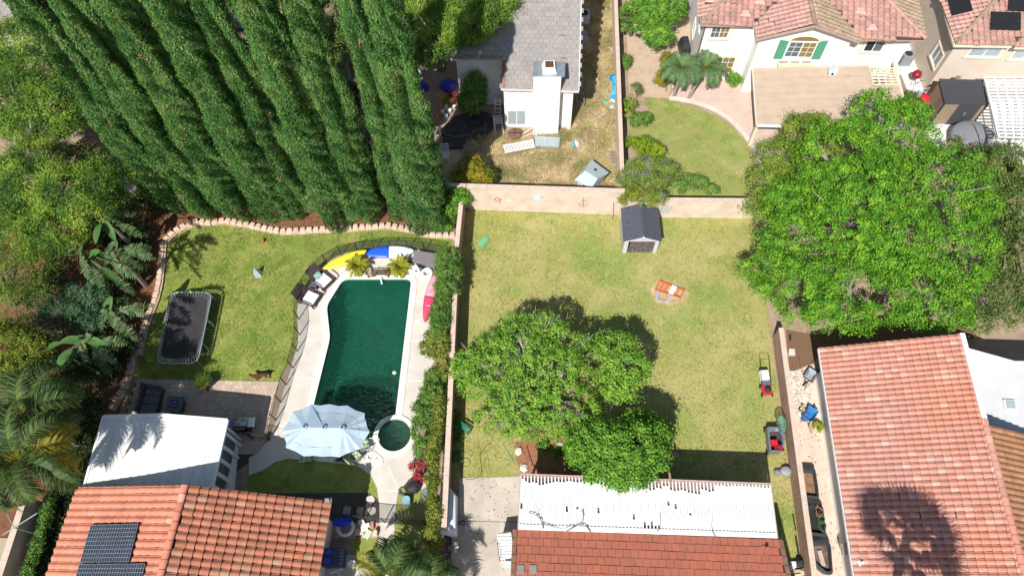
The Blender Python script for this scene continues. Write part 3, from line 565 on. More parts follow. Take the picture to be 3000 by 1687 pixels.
# wing wall below the cover (pale blue shade panel)
# ---- house B: lower centre
hB = thing('house', 'long low house with flat red tiles below the white lattice cover', 'house', (5.5, 2, 0))
eb0 = P(k13(605, 588), 2.62); eb1 = P(k13(2425, 658), 2.62); dB = (eb1-eb0).normalized(); upB = Vector((dB.y, -dB.x, 0)); slB = .27; bud = [300]; LB = 5.6
tp = [eb0, eb1, eb1+upB*LB+Vector((0, 0, slB*LB)), eb0+upB*LB+Vector((0, 0, slB*LB))]
roof_face(hB, eb0, upB, slB, None, 'flat', .335, .37, FLATR, UNDER, bud, world_poly=tp, lift=.01)
tq = [tp[3], tp[2], tp[2]+upB*LB-Vector((0, 0, slB*LB)), tp[3]+upB*LB-Vector((0, 0, slB*LB))]
roof_face(hB, tq[2], -upB, slB, None, 'flat', .335, .37, FLATR, UNDER, [0], world_poly=tq, lift=.01)
ridge(hB, tp[3], tp[2], .13, FLATR)
for s_, (a_, c_) in enumerate(((tp[0], tp[3]), (tp[1], tp[2]))):
    k = 15; b = MB()
    for i in range(k):
        a1 = a_.lerp(c_, i/k); a2 = a_.lerp(c_, (i+1.05)/k); b.beam(a1+Vector((0, 0, .06)), a2+Vector((0, 0, .03)), .2, .05)
    b.part('rake_tile', mat('rake_tile', (.25, .13, .09), .85, .2, 3) if s_ == 0 else bpy.data.materials['rake_tile'], hB, kind='stuff')
fpB = [eb0+dB*.45+upB*.45, eb1-dB*.45+upB*.45, eb1-dB*.45+upB*(2*LB-.45), eb0+dB*.45+upB*(2*LB-.45)]
MB().prism(fpB, 0, 2.6).part('wall', STUC, hB)
b = MB(); p_ = ON(k13(2325, 722), eb0, Vector((-slB*upB.x, -slB*upB.y, 1))); b.lathe(p_, [(.05, 0), (.05, .22), (.07, .22), (.07, .26)], 8); b.box(p_+Vector((0, 0, .03)), (.3, .3, .02)); b.part('roof_vent', FLATR, hB)
for q in ((645, 860), (730, 860)):
    p_ = ON(k13(*q), eb0, Vector((-slB*upB.x, -slB*upB.y, 1))); MB().box(p_+Vector((0, 0, .06)), (.31, .36, .03), 0, 0, slB*-1).part('patched_tile', GREYT, hB)
# ---- lattice cover
pg = thing('lattice_cover', 'long peeling white lattice patio cover over the rear of the low house', 'patio cover', (6, 6, 0))
g00, g10, g11, g01 = P(k13(648, 212), 2.62), P(k13(2352, 278), 2.62), P(k13(2400, 648), 2.62), P(k13(632, 588), 2.62)
LAT = mat('lattice_paint', (.78, .77, .76), .7, .06, 6); BRN = mat('bare_brown_wood', (.32, .21, .18), .9, .15, 5, .3, 60); PEEL = mat('torn_sheet', (.72, .73, .75), .7, .10, 1.0); 
def gp(s, t, z=0): p = (g00*(1-s)+g10*s)*(1-t)+(g01*(1-s)+g11*s)*t; return p+Vector((0, 0, z))
N = 72
for i in range(N+1):
    s = i/N; MB().beam(gp(s, .01, .02), gp(s, .99, .02), .055, .075).part('slat', LAT, pg)
b = MB(); bb = MB()
import mathutils.noise as mn
for i in range(N):
    s0, s1 = (i+.17)/N, (i+.83)/N; s = (i+.5)/N
    t0 = .05+.20*max(0, mn.noise(Vector((s*9, 3.3, 0)))+.15)+random.random()*.05; 
    if .60 < s < .72: t0 += .08
    if s > .78: t0 = .04+random.random()*.01
    t1 = .985-.10*random.random()*(1 if .3 < s < .75 else .25)-(.13 if .49 < s < .55 else 0)
    cuts = [(t0, t1)]
    if random.random() < .10 and s < .7: c_ = random.uniform(.3, .7); L_ = random.uniform(.03, .12); cuts = [(t0, c_), (c_+L_, t1)]
    for a, c in cuts: b.poly([gp(s0, c, -.0), gp(s1, c, -.0), gp(s1-.1/N, (a+c)/2, -.004), gp(s1, a+random.uniform(0, .03), 0), gp(s0, a, 0)])
b.part('torn_sheet', PEEL, pg, kind='stuff')
for t in (.02, .34, .67): bb.beam(gp(0, t, -.11), gp(1, t, -.11), .09, .14)
bb.part('beam', BRN, pg)
MB().prism([gp(0, .0, 0), gp(1, .0, 0), gp(1, 1, 0), gp(0, 1, 0)], 2.44, 2.47).part('ceiling_board', BRN, pg)
MB().beam(gp(-.003, -.012, 0), gp(1.003, -.012, 0), .05, .16).part('front_board', mat('pink_board', (.50, .36, .33), .85, .15, 4), pg)
for s in (-.003, 1.003): MB().beam(gp(s, 0, 0), gp(s, 1, 0), .05, .14).part('side_board', bpy.data.materials['pink_board'], pg)
b = MB(); b.add([gp(0, .90, .05), gp(1, .90, .05), gp(1, 1.0, .03), gp(0, 1.0, .03)], [(3, 2, 1, 0)][:0]); 
MB().hexa([gp(0, 1.0, .06), gp(1, 1.0, .06), gp(1, .905, .062), gp(0, .905, .062), gp(0, 1.0, .08), gp(1, 1.0, .08), gp(1, .905, .078), gp(0, .905, .078)]).part('flashing', LAT, pg)
for s in (.02, .22, .42, .62, .82, .98): p = gp(s, .03); MB().box((p.x, p.y, 1.22), (.1, .1, 2.44)).part('post', BRN, pg)
p = gp(.603, .0); MB().beam(gp(.603, .10, .09), gp(.60, -.14, .09), .09, .09).part('timber_end', BRN, pg)
# ---- house C: right
hC = thing('house', 'large right hand house under a rosy clay barrel tile roof', 'house', (19, 8, 0))
zc, zr = 2.6, 5.0
e0 = P(k14(460, 222), zc); e1 = P(k14(650, 1449), zc); dC = (e1-e0).normalized(); q_ = Vector((-dC.y, dC.x, 0)); q_ = q_ if q_.x > 0 else -q_
wC = 5.75; slC = (zr-zc)/wC; e1x = e0+dC*14.5; r0 = e0+q_*wC+Vector((0, 0, zr-zc)); r1 = r0+dC*14.5
bud = [300]
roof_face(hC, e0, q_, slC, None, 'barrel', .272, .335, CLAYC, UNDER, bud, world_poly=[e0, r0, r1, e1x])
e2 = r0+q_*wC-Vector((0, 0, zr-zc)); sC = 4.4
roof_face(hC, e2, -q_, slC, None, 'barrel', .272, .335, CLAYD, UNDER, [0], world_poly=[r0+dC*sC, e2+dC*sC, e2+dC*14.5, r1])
ridge(hC, r0+dC*(sC-.2), r1, .15, CLAYC)
MB().beam(r0+Vector((0, 0, .05)), r0+dC*sC+Vector((0, 0, .05)), .22, .22).part('parapet', WHITE, hC)
fl = [r0+q_*.1, r0+q_*6+Vector((0, 0, -.0)), r0+q_*6+dC*(sC+3), r0+q_*.1+dC*(sC+3)]
wf = [P(k14(1268, 280), 3.3), P(k14(1900, 300), 3.3), P(k14(1900, 700), 3.3), P(k14(1340, 700), 3.3)]
MB().prism(wf, 3.18, 3.3).part('flat_roof', mat('flat_roof_white', (.56, .57, .57), .8, .05, 1, .3, 30), hC)
ax = Vector((wf[0].x, wf[0].y, 0)); MB().prism([ax, Vector((wf[1].x, wf[1].y, 0))+Vector((-.3, -.3, 0)), Vector((wf[2].x, wf[2].y, 0))+Vector((-.3, 0, 0)), Vector((wf[3].x-.2, wf[3].y, 0))], 0, 3.17).part('wall', STUC, hC)
sk = [P(k14(*q), 3.42) for q in ((1455, 495), (1520, 500), (1530, 555), (1465, 552))]; sb = MB(); sb.prism(sk, 3.3, 3.42); so_ = sb.part('skylight', WHITE_M, hC)
MB().prism([p.lerp(sk[(i+2) % 4], .14) for i, p in enumerate(sk)], 3.42, 3.47).part('pane', PALEGL, so_)
fpC = [Vector((p.x, p.y, 0)) for p in (e0+q_*.62+dC*.5, e2-q_*.5+dC*.5, e2-q_*.5+dC*14, e0+q_*.62+dC*14)]
b = MB(); b.prism(fpC, 0, zc+.1); m_ = (fpC[0]+fpC[1])/2; b.hexa([fpC[0]+Vector((0, 0, zc)), fpC[1]+Vector((0, 0, zc)), fpC[1]+dC*.1+Vector((0, 0, zc)), fpC[0]+dC*.1+Vector((0, 0, zc)), m_+Vector((-.1, 0, zr-.3)), m_+Vector((.1, 0, zr-.3)), m_+dC*.1+Vector((.1, 0, zr-.3)), m_+dC*.1+Vector((-.1, 0, zr-.3))])
b.part('wall', STUC, hC)
wO, wn = vplane(fpC[0], fpC[3]); wn = wn if wn.x < 0 else -wn
def wallwin(parent, q, O, n_, **kw):
    pts = [ON(p, Vector(O)+n_*.004, n_) for p in q]; return window(parent, pts, **kw)
for (y0, y1) in ((870, 940), (1190, 1260), (1262, 1350)):
    s0 = fpC[0]+dC*0; t0 = (P((0, 0))); 
    ya = ON(k14(545, y0), wO, wn).y; yb = ON(k14(560, y1), wO, wn).y
    A_ = wO+(fpC[3]-fpC[0]).normalized()*((ya-wO.y)/((fpC[3]-fpC[0]).normalized().y)); B_ = wO+(fpC[3]-fpC[0]).normalized()*((yb-wO.y)/((fpC[3]-fpC[0]).normalized().y))
    window(hC, [Vector((A_.x, A_.y, 1.0))+wn*.005, Vector((B_.x, B_.y, 1.0))+wn*.005, Vector((B_.x, B_.y, 2.1))+wn*.005, Vector((A_.x, A_.y, 2.1))+wn*.005], cols=2)
b = MB(); b.beam(e0+Vector((-.03, 0, -.06)), e1x+Vector((-.03, 0, -.06)), .05, .14); b.part('fascia', WHITE, hC)
b = MB(); nC = Vector((-slC*q_.x, -slC*q_.y, 1)); p_ = ON(k14(680, 1380), e0, nC); b.box(p_+Vector((0, 0, .10)), (.22, .22, .03), .1); b.lathe(p_, [(.04, 0), (.04, .25), (.06, .26), (.06, .3)], 8); b.part('roof_vent', WHITE, hC)
b = MB(); a_ = wO+(fpC[3]-fpC[0]).normalized()*8.9; b.box((a_.x-.12, a_.y, .9), (.2, .5, .7), 0); b.part('meter_box', mat('meter_box', (.55, .50, .42), .6), hC)
# ---- house D: top middle
hD = thing('house', 'white stucco house with grey shake tiles and a big chimney', 'house', (1, 35, 0))
slD = .30; zD = 3.85; eD = P(k3(690, 672), zD); eDr = P(k3(1278, 690), zD); dD = (eDr-eD).normalized(); upD = Vector((-dD.y, dD.x, 0)); nD = Vector((-slD*upD.x, -slD*upD.y, 1)).normalized()
edgeR = [(1278, 690), (1290, 400), (1300, 0), (1306, -250)]
polyD = [k3(690, 672), k3(1278, 690), k3(1290, 400), k3(1300, 0), k3(1306, -300), k3(250, -300), k3(310, 446), k3(703, 450)]
roof_face(hD, eD, upD, slD, polyD, 'flat', .37, .31, GREYT, UNDER, [300], lift=.01)
wO_, wn_ = vplane(eD+upD*.35, eDr+upD*.35); wn_ = wn_ if wn_.y < 0 else -wn_
lf = eD+upD*.4+dD*.12; rf = eDr+upD*.4-dD*.3; lw = ON(k3(325, 452), eD, nD); lw = Vector((lw.x, lw.y, 0))+upD*.35
b = MB(); fpD = [Vector((lf.x, lf.y, 0)), Vector((rf.x, rf.y, 0)), Vector((rf.x, rf.y, 0))+upD*15, Vector((lw.x+.15, lw.y, 0))+upD*13, Vector((lw.x+.15, lw.y, 0)), Vector((lf.x, lw.y+.0, 0))]
def zroof(p): return zD+slD*((Vector((p[0], p[1], 0))-Vector((eD.x, eD.y, 0))).dot(upD))-.09
b.prism(fpD, 0, zroof); b.part('wall', STUC, hD)
b = MB(); b.beam(eD+Vector((0, 0, -.06)), eDr+Vector((0, 0, -.06)), .06, .14); a_ = ON(k3(310, 446), eD, nD); c_ = ON(k3(703, 450), eD, nD); b.beam(a_+Vector((0, 0, -.06)), c_+Vector((0, 0, -.06)), .06, .14); b.beam(eDr, ON(k3(1306, -300), eD, nD), .06, .12); b.part('fascia', mat('fascia_white', (.66, .64, .61), .8), hD)
fO, fn = Vector(fpD[0]), -upD
wallwin(hD, [k3(740, 943), k3(878, 943), k3(880, 833), k3(740, 833)], fO, fn, cols=2, glass=PALEGL, fw=.05)
# chimney
c0 = P(k3(930, 1020)); c1 = P(k3(1120, 1020)); zt = 5.0; cf = fpD[0].y
cb = [c0, c1, Vector((c1.x, c1.y, 0))+upD*1.0, Vector((c0.x, c0.y, 0))+upD*1.0]
ch = MB().prism(cb, 0, zt).part('chimney', STUC, hD)
ct = [P(k3(933, 583), zt+.02), P(k3(1172, 583), zt+.02), P(k3(1176, 470), zt+.02), P(k3(937, 470), zt+.02)]
GALV = mat('galvanised', (.42, .47, .49), .35, .15, 2, metal=.55, spec=.5)
MB().prism(ct, zt, zt+.07).part('chimney_cap', GALV, ch)
cc = (ct[0]+ct[1]+ct[2]+ct[3])/4; b = MB(); w1, w2 = .42, .32
b.loft([[Vector((cc.x+x*w1, cc.y+y*w1, zt+.07)) for x, y in ((-1, -1), (1, -1), (1, 1), (-1, 1))], [Vector((cc.x+x*w2, cc.y+y*w2, zt+.42)) for x, y in ((-1, -1), (1, -1), (1, 1), (-1, 1))]]); b.part('flue_shroud', WHITE_M, ch)
b = MB(); b.box((cc.x, cc.y, zt+.43), (.5, .5, .03)); b.part('flue_opening', mat('rust', (.12, .05, .03), .9, .4, 8), ch)
# right side wall boxes
bx_ = P(k3(1320, 100), .9); hv = thing('air_conditioner', 'grey air conditioner beside the right wall of the chimney house', 'air conditioner', (bx_.x, bx_.y, 0)); MB().box((bx_.x, bx_.y, .45), (.75, .75, .9)).part('casing', mat('ac_grey', (.5, .5, .48), .6), hv)
b = MB(); b.lathe((bx_.x, bx_.y, .9), [(.28, 0), (.28, .03), (.2, .04)], 14); b.part('fan_grille', DARK, hv)
# ---- house E: upper right two storey
hE = thing('house', 'white two storey house with pink tile roof and green shutters', 'house', (19, 36, 0))
zE = 4.85; sl = .33
ef0, ef1 = P(k4(650, 187), zE), P(k4(1050, 198), zE); ef2 = P(k5(440, 300), zE); ef3 = P(k5(930, 300), zE); dE = (ef3-ef0).normalized(); upE = Vector((-dE.y, dE.x, 0))
bE = [190]
roof_face(hE, ef0, upE, sl, [k4(650, 187), k4(1050, 198), k4(1070, 165), k4(1235, 0), k4(1330, -120), k4(965, -120)], 'barrel', .36, .30, PINKT, UNDER, bE)
roof_face(hE, ef0, dE, sl, [k4(650, 187), k4(965, -120), k4(625, -120)], 'barrel', .36, .30, PINKT, UNDER, [20])
roof_face(hE, ef2, upE, sl, [k5(440, 300), k5(930, 300), k5(640, 0), k5(530, -115), k5(80, -115), k5(205, 0)], 'barrel', .36, .30, PINKT, UNDER, [60])
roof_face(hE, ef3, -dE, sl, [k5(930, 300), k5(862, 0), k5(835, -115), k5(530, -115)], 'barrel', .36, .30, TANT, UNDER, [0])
zg = 6.05; pk = P(k5(98, 200), zg); gl = P(k4(1072, 302), zE-.05); gr = P(k5(438, 322), zE-.05)
dG = (gr-gl); dG.z = 0; dG.normalize(); half = (gr-gl).dot(dG)/2; sg = (zg-zE)/half; upG = Vector((-dG.y, dG.x, 0))
roof_face(hE, gl, dG, sg, [k4(1072, 302), k4(1530, 200), k4(1490, -115), k4(1330, -115), k4(1235, 0), k4(1060, 172)], 'barrel', .36, .30, PINKT, UNDER, [60])
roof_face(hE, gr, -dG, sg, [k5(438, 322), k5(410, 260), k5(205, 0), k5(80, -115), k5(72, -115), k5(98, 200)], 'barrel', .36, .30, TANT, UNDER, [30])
ridge(hE, ON(k4(652, 186), ef0, Vector((-sl*upE.x, -sl*upE.y, 1))), ON(k4(965, -120), ef0, Vector((-sl*upE.x, -sl*upE.y, 1))), .13, TANT)
ridge(hE, ON(k5(930, 300), ef2, Vector((-sl*upE.x, -sl*upE.y, 1))), ON(k5(530, -115), ef2, Vector((-sl*upE.x, -sl*upE.y, 1))), .13, PINKT)
ridge(hE, pk+Vector((0, 0, .03)), pk+upG*3.4+Vector((0, 0, .03)), .13, TANT)
b = MB(); b.beam(ef0+Vector((0, 0, -.05)), ef1+Vector((0, 0, -.05)), .08, .14); b.beam(ef2+Vector((0, 0, -.05)), ef3+Vector((0, 0, -.05)), .08, .14); b.beam(gl+Vector((0, 0, -.02)), pk+Vector((0, 0, -.02)), .06, .16); b.beam(pk+Vector((0, 0, -.02)), gr+Vector((0, 0, -.02)), .06, .16); b.beam(ef0+Vector((0, 0, -.05)), ef0+upE*7, .08, .14)
b.part('fascia', mat('fascia_pink', (.42, .30, .26), .8), hE)
wa = ef0+upE*.45+dE*.35; wb = Vector((ef3.x, ef3.y, 0))+upE*.45-dE*.5; S1 = Vector((wa.x, wa.y, 0)); S2 = Vector((wb.x, wb.y, 0))
b = MB(); b.prism([S1, S2, S2+upE*9, S1+upE*9], 0, zE-.02)
G1 = Vector((gl.x, gl.y, 0))+dG*.35+upG*.4; G2 = Vector((gr.x, gr.y, 0))-dG*.35+upG*.4
b.prism([G1, G2, G2+upG*3, G1+upG*3], 0, zE-.02)
gm = (G1+G2)/2; b.hexa([G1+Vector((0, 0, zE-.02)), G2+Vector((0, 0, zE-.02)), G2+upG*.12+Vector((0, 0, zE-.02)), G1+upG*.12+Vector((0, 0, zE-.02)), gm-dG*.06+Vector((0, 0, zg-.2)), gm+dG*.06+Vector((0, 0, zg-.2)), gm+dG*.06+upG*.12+Vector((0, 0, zg-.2)), gm-dG*.06+upG*.12+Vector((0, 0, zg-.2))])
b.part('wall', STUC, hE)
fO, fn = S1, -upE; gO, gn = G1, -upG
wallwin(hE, [k4(716, 286), k4(850, 288), k4(884, 200), k4(740, 200)], fO, fn, cols=2, muntin=2, panes=[GLASS, BLIND], sill=TRIM, fw=.05)
wallwin(hE, [k4(703, 545), k4(880, 552), k4(922, 430), k4(728, 428)], fO, fn, cols=2, muntin=3, panes=[GLASS, BLIND], sill=TRIM, fw=.05)
aw = wallwin(hE, [k4(1272, 430), k4(1486, 438), k4(1540, 318), k4(1330, 312)], gO, gn, cols=2, muntin=3, panes=[GLASS, BLIND], fw=.06)
aq = [ON(p, gO+gn*.03, gn) for p in (k4(1330, 310), k4(1540, 316))]; mc = (aq[0]+aq[1])/2; rr_ = (aq[1]-aq[0]).length/2; b = MB(); arc = [mc-dG*math.cos(t)*rr_+Vector((0, 0, math.sin(t)*rr_*.42)) for t in np.linspace(0, math.pi, 13)]
b.tube([p+gn*.02 for p in [mc-dG*math.cos(t)*(rr_+.08)+Vector((0, 0, math.sin(t)*(rr_+.1)*.46)) for t in np.linspace(0, math.pi, 13)]], .07, 6); b.part('arch_trim', TRIM, aw)
MB().poly(arc).part('arch_pane', BLIND, aw)
SHUT = mat('green_shutter', (.085, .30, .19), .7, .08, 5)
for q in ([k4(1196, 442), k4(1260, 444), k4(1322, 312), k4(1256, 302)], [k5(64, 446), k5(128, 446), k5(203, 308), k5(134, 312)]):
    pts = [ON(p, gO+gn*.01, gn) for p in q]; pts[0].x = pts[3].x = (pts[0].x+pts[3].x)/2; pts[1].x = pts[2].x = (pts[1].x+pts[2].x)/2
    b = MB(); b.hexa([p for p in pts]+[p+gn*.05 for p in pts]); sh = b.part('shutter', SHUT, hE); b = MB()
    for t in np.linspace(.08, .92, 9): b.beam(pts[0].lerp(pts[3], t)+gn*.055+dG*.05, pts[1].lerp(pts[2], t)+gn*.055-dG*.05, .02, .03)
    b.part('louvre', SHUT, sh)
pts = [ON(p, gO+gn*.02, gn) for p in (k4(1228, 500), k4(1482, 500), k4(1492, 460), k4(1232, 458))]; b = MB(); b.hexa([p for p in pts]+[p+gn*.28 for p in pts]); pb_ = b.part('window_box', TRIM, hE)
b = MB()
for i in range(3): s0 = (i+.12)/3; s1 = (i+.88)/3; t_ = [pts[3].lerp(pts[2], s0), pts[3].lerp(pts[2], s1)]; b.hexa([t_[0]+gn*.04+Vector((0, 0, .002)), t_[1]+gn*.04+Vector((0, 0, .002)), t_[1]+gn*.24+Vector((0, 0, .002)), t_[0]+gn*.24+Vector((0, 0, .002)), t_[0]+gn*.04+Vector((0, 0, .012)), t_[1]+gn*.04+Vector((0, 0, .012)), t_[1]+gn*.24+Vector((0, 0, .012)), t_[0]+gn*.24+Vector((0, 0, .012))])
b.part('box_soil', mat('box_soil', (.33, .29, .24), .9), pb_)
wallwin(hE, [k5(452, 388), k5(590, 392), k5(640, 306), k5(495, 304)], fO, fn, cols=2, panes=[DARK, GLASS], sill=TRIM, fw=.05)
b = MB(); a_ = S1+fn*.05+dE*.05; b.box((a_.x, a_.y, 2.4), (.09, .07, 4.8)); b.part('downpipe', mat('pipe_brown', (.16, .12, .10), .7), hE)
# window boxes on the west side
sO, sn = S1, -dE
for y0, y1, z0, z1 in ((.9, 1.7, 2.9, 4.0), (2.6, 3.6, .9, 2.0)):
    window(hE, [S1+upE*y1+Vector((0, 0, z0))+sn*.004, S1+upE*y0+Vector((0, 0, z0))+sn*.004, S1+upE*y0+Vector((0, 0, z1))+sn*.004, S1+upE*y1+Vector((0, 0, z1))+sn*.004], cols=2, glass=PALEGL)
# roof vents and pink mortar patches
for q, O_ in ((k4(1090, 15), ef0), (k4(985, 110), ef0), (k5(430, 90), ef2), (k5(520, 215), ef2), (k4(720, 5), ef0)):
    nn = Vector((-sl*upE.x, -sl*upE.y, 1)).normalized(); p_ = ON(q, O_, nn); b = MB(); b.loft([[p_+nn*.08+dE*x*.36+upE*y*.26 for x, y in ((-1, -1), (1, -1), (.7, 1), (-.7, 1))], [p_+nn*.24+dE*x*.24+upE*y*.16 for x, y in ((-1, -1), (1, -1), (.7, 1), (-.7, 1))]]); b.part('roof_vent', mat('vent_pink', (.62, .38, .33), .85) if 'vent_pink' not in bpy.data.materials else bpy.data.materials['vent_pink'], hE)
# tan patio cover
zc2 = 2.6
pe = [P(q, z) for q, z in ((k4(1045, 518), 2.75), (k4(1075, 942), 2.4), (k5(812, 965), 2.4), (k5(742, 640), 2.62), (k5(532, 642), 2.62), (k5(500, 500), 2.75))]
te = thing('patio_cover', 'tan rolled-roofing patio cover attached to the pink roofed house', 'patio cover', (pe[1].x, pe[1].y, 0))
TANR = stripes(mat('tan_roofing', (.50, .385, .29), .9, .07, 1.2, .4, 80), .55, 'Y', .07, 1.0)
k = len(pe); b = MB(); pr = pe[::-1] if False else pe
b.add([p-Vector((0, 0, .08)) for p in pe]+pe, [tuple(range(k)), tuple(range(2*k-1, k-1, -1))]+[(i, i+k, (i+1) % k+k, (i+1) % k) for i in range(k)]); b.part('roof_sheet', TANR, te)
b = MB()
for t_ in (.16, .33, .5, .66, .83): a_, c_ = pe[0].lerp(pe[1], t_), pe[5].lerp(pe[4], 0).lerp(pe[2], t_) if t_ < .3 else pe[3].lerp(pe[2], t_); b.beam(a_+Vector((.02, 0, .012)), c_+Vector((-.06, 0, .012)), .02, .012)
b.part('roofing_seam', TANR, te, kind='stuff')
MB().beam(pe[1]+Vector((0, -.06, -.03)), pe[2]+Vector((0, -.06, -.03)), .12, .13).part('gutter', WHITE_M, te)
MB().beam(pe[0]+Vector((-.03, 0, -.04)), pe[1]+Vector((-.03, 0, -.04)), .05, .14).part('side_board', TRIM, te)
for s in (.03, .35, .66, .97): p = pe[1].lerp(pe[2], s)+Vector((.0, .45, 0)); MB().box((p.x, p.y, 1.16), (.16, .16, 2.32)).part('post', TRIM, te)
lt = [P(q, 2.68) for q in (k5(505, 505), k5(700, 520), k5(738, 636), k5(535, 640))]
for i in range(7): s = i/6; MB().beam(lt[0].lerp(lt[3], s), lt[1].lerp(lt[2], s), .07, .06).part('slat', TRIM, te)
b = MB()
for s in (.03, .28, .52, .76, .98): b.beam(lt[0].lerp(lt[1], s)-Vector((0, 0, .09)), lt[3].lerp(lt[2], s)-Vector((0, 0, .09)), .06, .1)
b.part('rafter', TRIM, te)
b = MB(); b.beam(P(k5(690, 470), 2.6), P(k5(815, 960), 2.45), .12, .2); b.part('side_beam', TRIM, te)
# satellite dish
sd_ = P(k5(236, 535), 2.95); dsh = thing('satellite_dish', 'pale satellite dish on the tan patio cover', 'satellite dish', (sd_.x-.3, sd_.y, 2.65))
M_ = Vector((-.35, -.75, .55)).to_track_quat('Z', 'Y').to_matrix(); b = MB(); b.lathe(sd_, [(.02, .0), (.22, .03), (.36, .09), (.37, .10), (.35, .10), (.2, .045), (.02, .02)], 20, rot=M_, sx=.8); b.part('dish', mat('dish_grey', (.38, .45, .48), .5), dsh, smooth=True)
b = MB(); b.tube([sd_, sd_+Vector((-.2, .0, -.1)), sd_+Vector((-.3, 0, -.3))], .025); b.tube([sd_+Vector((0, 0, -.2)), sd_+Vector((-.15, -.35, .05))], .015); b.box(sd_+Vector((-.15, -.35, .06)), (.08, .12, .07)); b.part('arm', DARK, dsh)
# ---- house F: far top right
hF = thing('house', 'tan stucco house with black solar panels at the upper right corner', 'house', (28, 40, 0))
zF = 4.5; cF = P(k5(1150, 345), zF); eF1 = P(k5(1590, 355), zF); eF2 = P(k5(1060, 0), zF); dF = (eF1-cF).normalized(); upF = Vector((-dF.y, dF.x, 0))
roof_face(hF, cF, upF, .30, [k5(1155, 342), k5(1580, 352), k5(1640, 290), k5(1900, 120), k5(1900, -150), k5(1600, -150)], 'barrel', .36, .30, PINKT, UNDER, [200])
roof_face(hF, cF, dF, .30, [k5(1155, 342), k5(1600, -150), k5(1010, -150)], 'barrel', .36, .30, PINKT, UNDER, [100])
roof_face(hF, P(k5(1600, 362), zF), upF, .30, [k5(1600, 362), k5(1900, 370), k5(1900, 110)], 'barrel', .36, .30, PINKT, UNDER, [0])
nf_ = Vector((-.3*upF.x, -.3*upF.y, 1)); ridge(hF, ON(k5(1160, 335), cF, nf_), ON(k5(1600, -150), cF, nf_), .13, TANT); ridge(hF, ON(k5(1600, 350), cF, nf_), ON(k5(1900, 120), cF, nf_), .10, TANT)
b = MB(); b.beam(cF+Vector((0, 0, -.05)), P(k5(1580, 355), zF-.05), .08, .14); b.beam(cF+Vector((0, 0, -.05)), ON(k5(1010, -150), cF, Vector((-.3*dF.x, -.3*dF.y, 1)))+Vector((0, 0, -.05)), .08, .14); b.beam(P(k5(1600, 365), zF-.05), P(k5(1900, 370), zF-.05), .08, .14); b.part('fascia', TRIM, hF)
F1 = Vector((cF.x, cF.y, 0))+upF*.5+dF*.45; MB().prism([F1, F1+dF*12, F1+dF*12+upF*9, F1+upF*9], 0, zF-.02).part('wall', STUC_F, hF)
for q in ([k5(1232, 425), k5(1478, 432), k5(1520, 362), k5(1290, 355)], [k5(1560, 445), k5(1760, 450), k5(1800, 385), k5(1610, 380)]): wallwin(hF, q, F1, -upF, cols=2, glass=PALEGL, sill=TRIM)
for y0, y1, z0, z1 in ((.5, 1.6, 1.7, 2.8),): window(hF, [F1+upF*y1+Vector((0, 0, z0))-dF*.004, F1+upF*y0+Vector((0, 0, z0))-dF*.004, F1+upF*y0+Vector((0, 0, z1))-dF*.004, F1+upF*y1+Vector((0, 0, z1))-dF*.004], cols=2, glass=PALEGL, sill=TRIM)
def flatsolar(q, O, n_):
    pts = [ON(p, Vector(O)+Vector((0, 0, .18)), n_) for p in q]; b = MB(); b.hexa(pts+[p+Vector(n_).normalized()*.05 for p in pts]); b.part('solar_panel', SOLF, hF)
nw = Vector((-.3*dF.x, -.3*dF.y, 1))
flatsolar([k5(1422, 228), k5(1648, 235), k5(1650, 98), k5(1425, 92)], cF, nf_); flatsolar([k5(1130, 122), k5(1285, 85), k5(1262, -30), k5(1090, -20)], cF, nw); flatsolar([k5(1552, 85), k5(1700, 90), k5(1700, -60), k5(1560, -60)], cF, nf_)
# white lattice pergola beside it
wp = thing('pergola', 'bright white slatted pergola at the right edge', 'pergola', P(k5(1600, 1000))); zp = 2.5
a0, a1, a2, a3 = P(k5(1372, 585), zp), P(k5(1900, 585), zp), P(k5(1900, 1045), zp), P(k5(1480, 1035), zp)
for i in range(19): s = i/18; MB().beam(a0.lerp(a3, s), a1.lerp(a2, s), .115, .05).part('slat', WHITE, wp)
b = MB()
for s in (.02, .16, .30, .44, .58, .72, .86, .98): b.beam(a0.lerp(a1, s)-Vector((0, 0, .1)), a3.lerp(a2, s)-Vector((0, 0, .1)), .07, .16)
b.part('rafter', WHITE, wp)
for s, t in ((.04, .06), (.04, .94), (.6, .94)): p = a0.lerp(a1, s).lerp(a3.lerp(a2, s), t); MB().box((p.x, p.y, 1.2), (.14, .14, 2.4)).part('post', WHITE, wp)
# far house top left corner (only its pale roof corner shows)
hG = thing('house', 'pale shingled roof corner behind the cypresses at the upper left', 'house', (-34, 48, 0))
zG = 4.2; a_ = P(k1(130, 190), zG); roof_face(hG, a_, (.05, 1, 0), .3, [k1(-250, 185), k1(150, 190), k1(480, 170), k1(330, -100), k1(-250, -150)], 'flat', .45, .33, GREYT, UNDER, [120], lift=.01)
MB().prism([Vector((a_.x-6, a_.y+.5, 0)), Vector((a_.x+4, a_.y+.5, 0)), Vector((a_.x+4, a_.y+8, 0)), Vector((a_.x-6, a_.y+8, 0))], 0, 4.1).part('wall', STUC_F, hG)
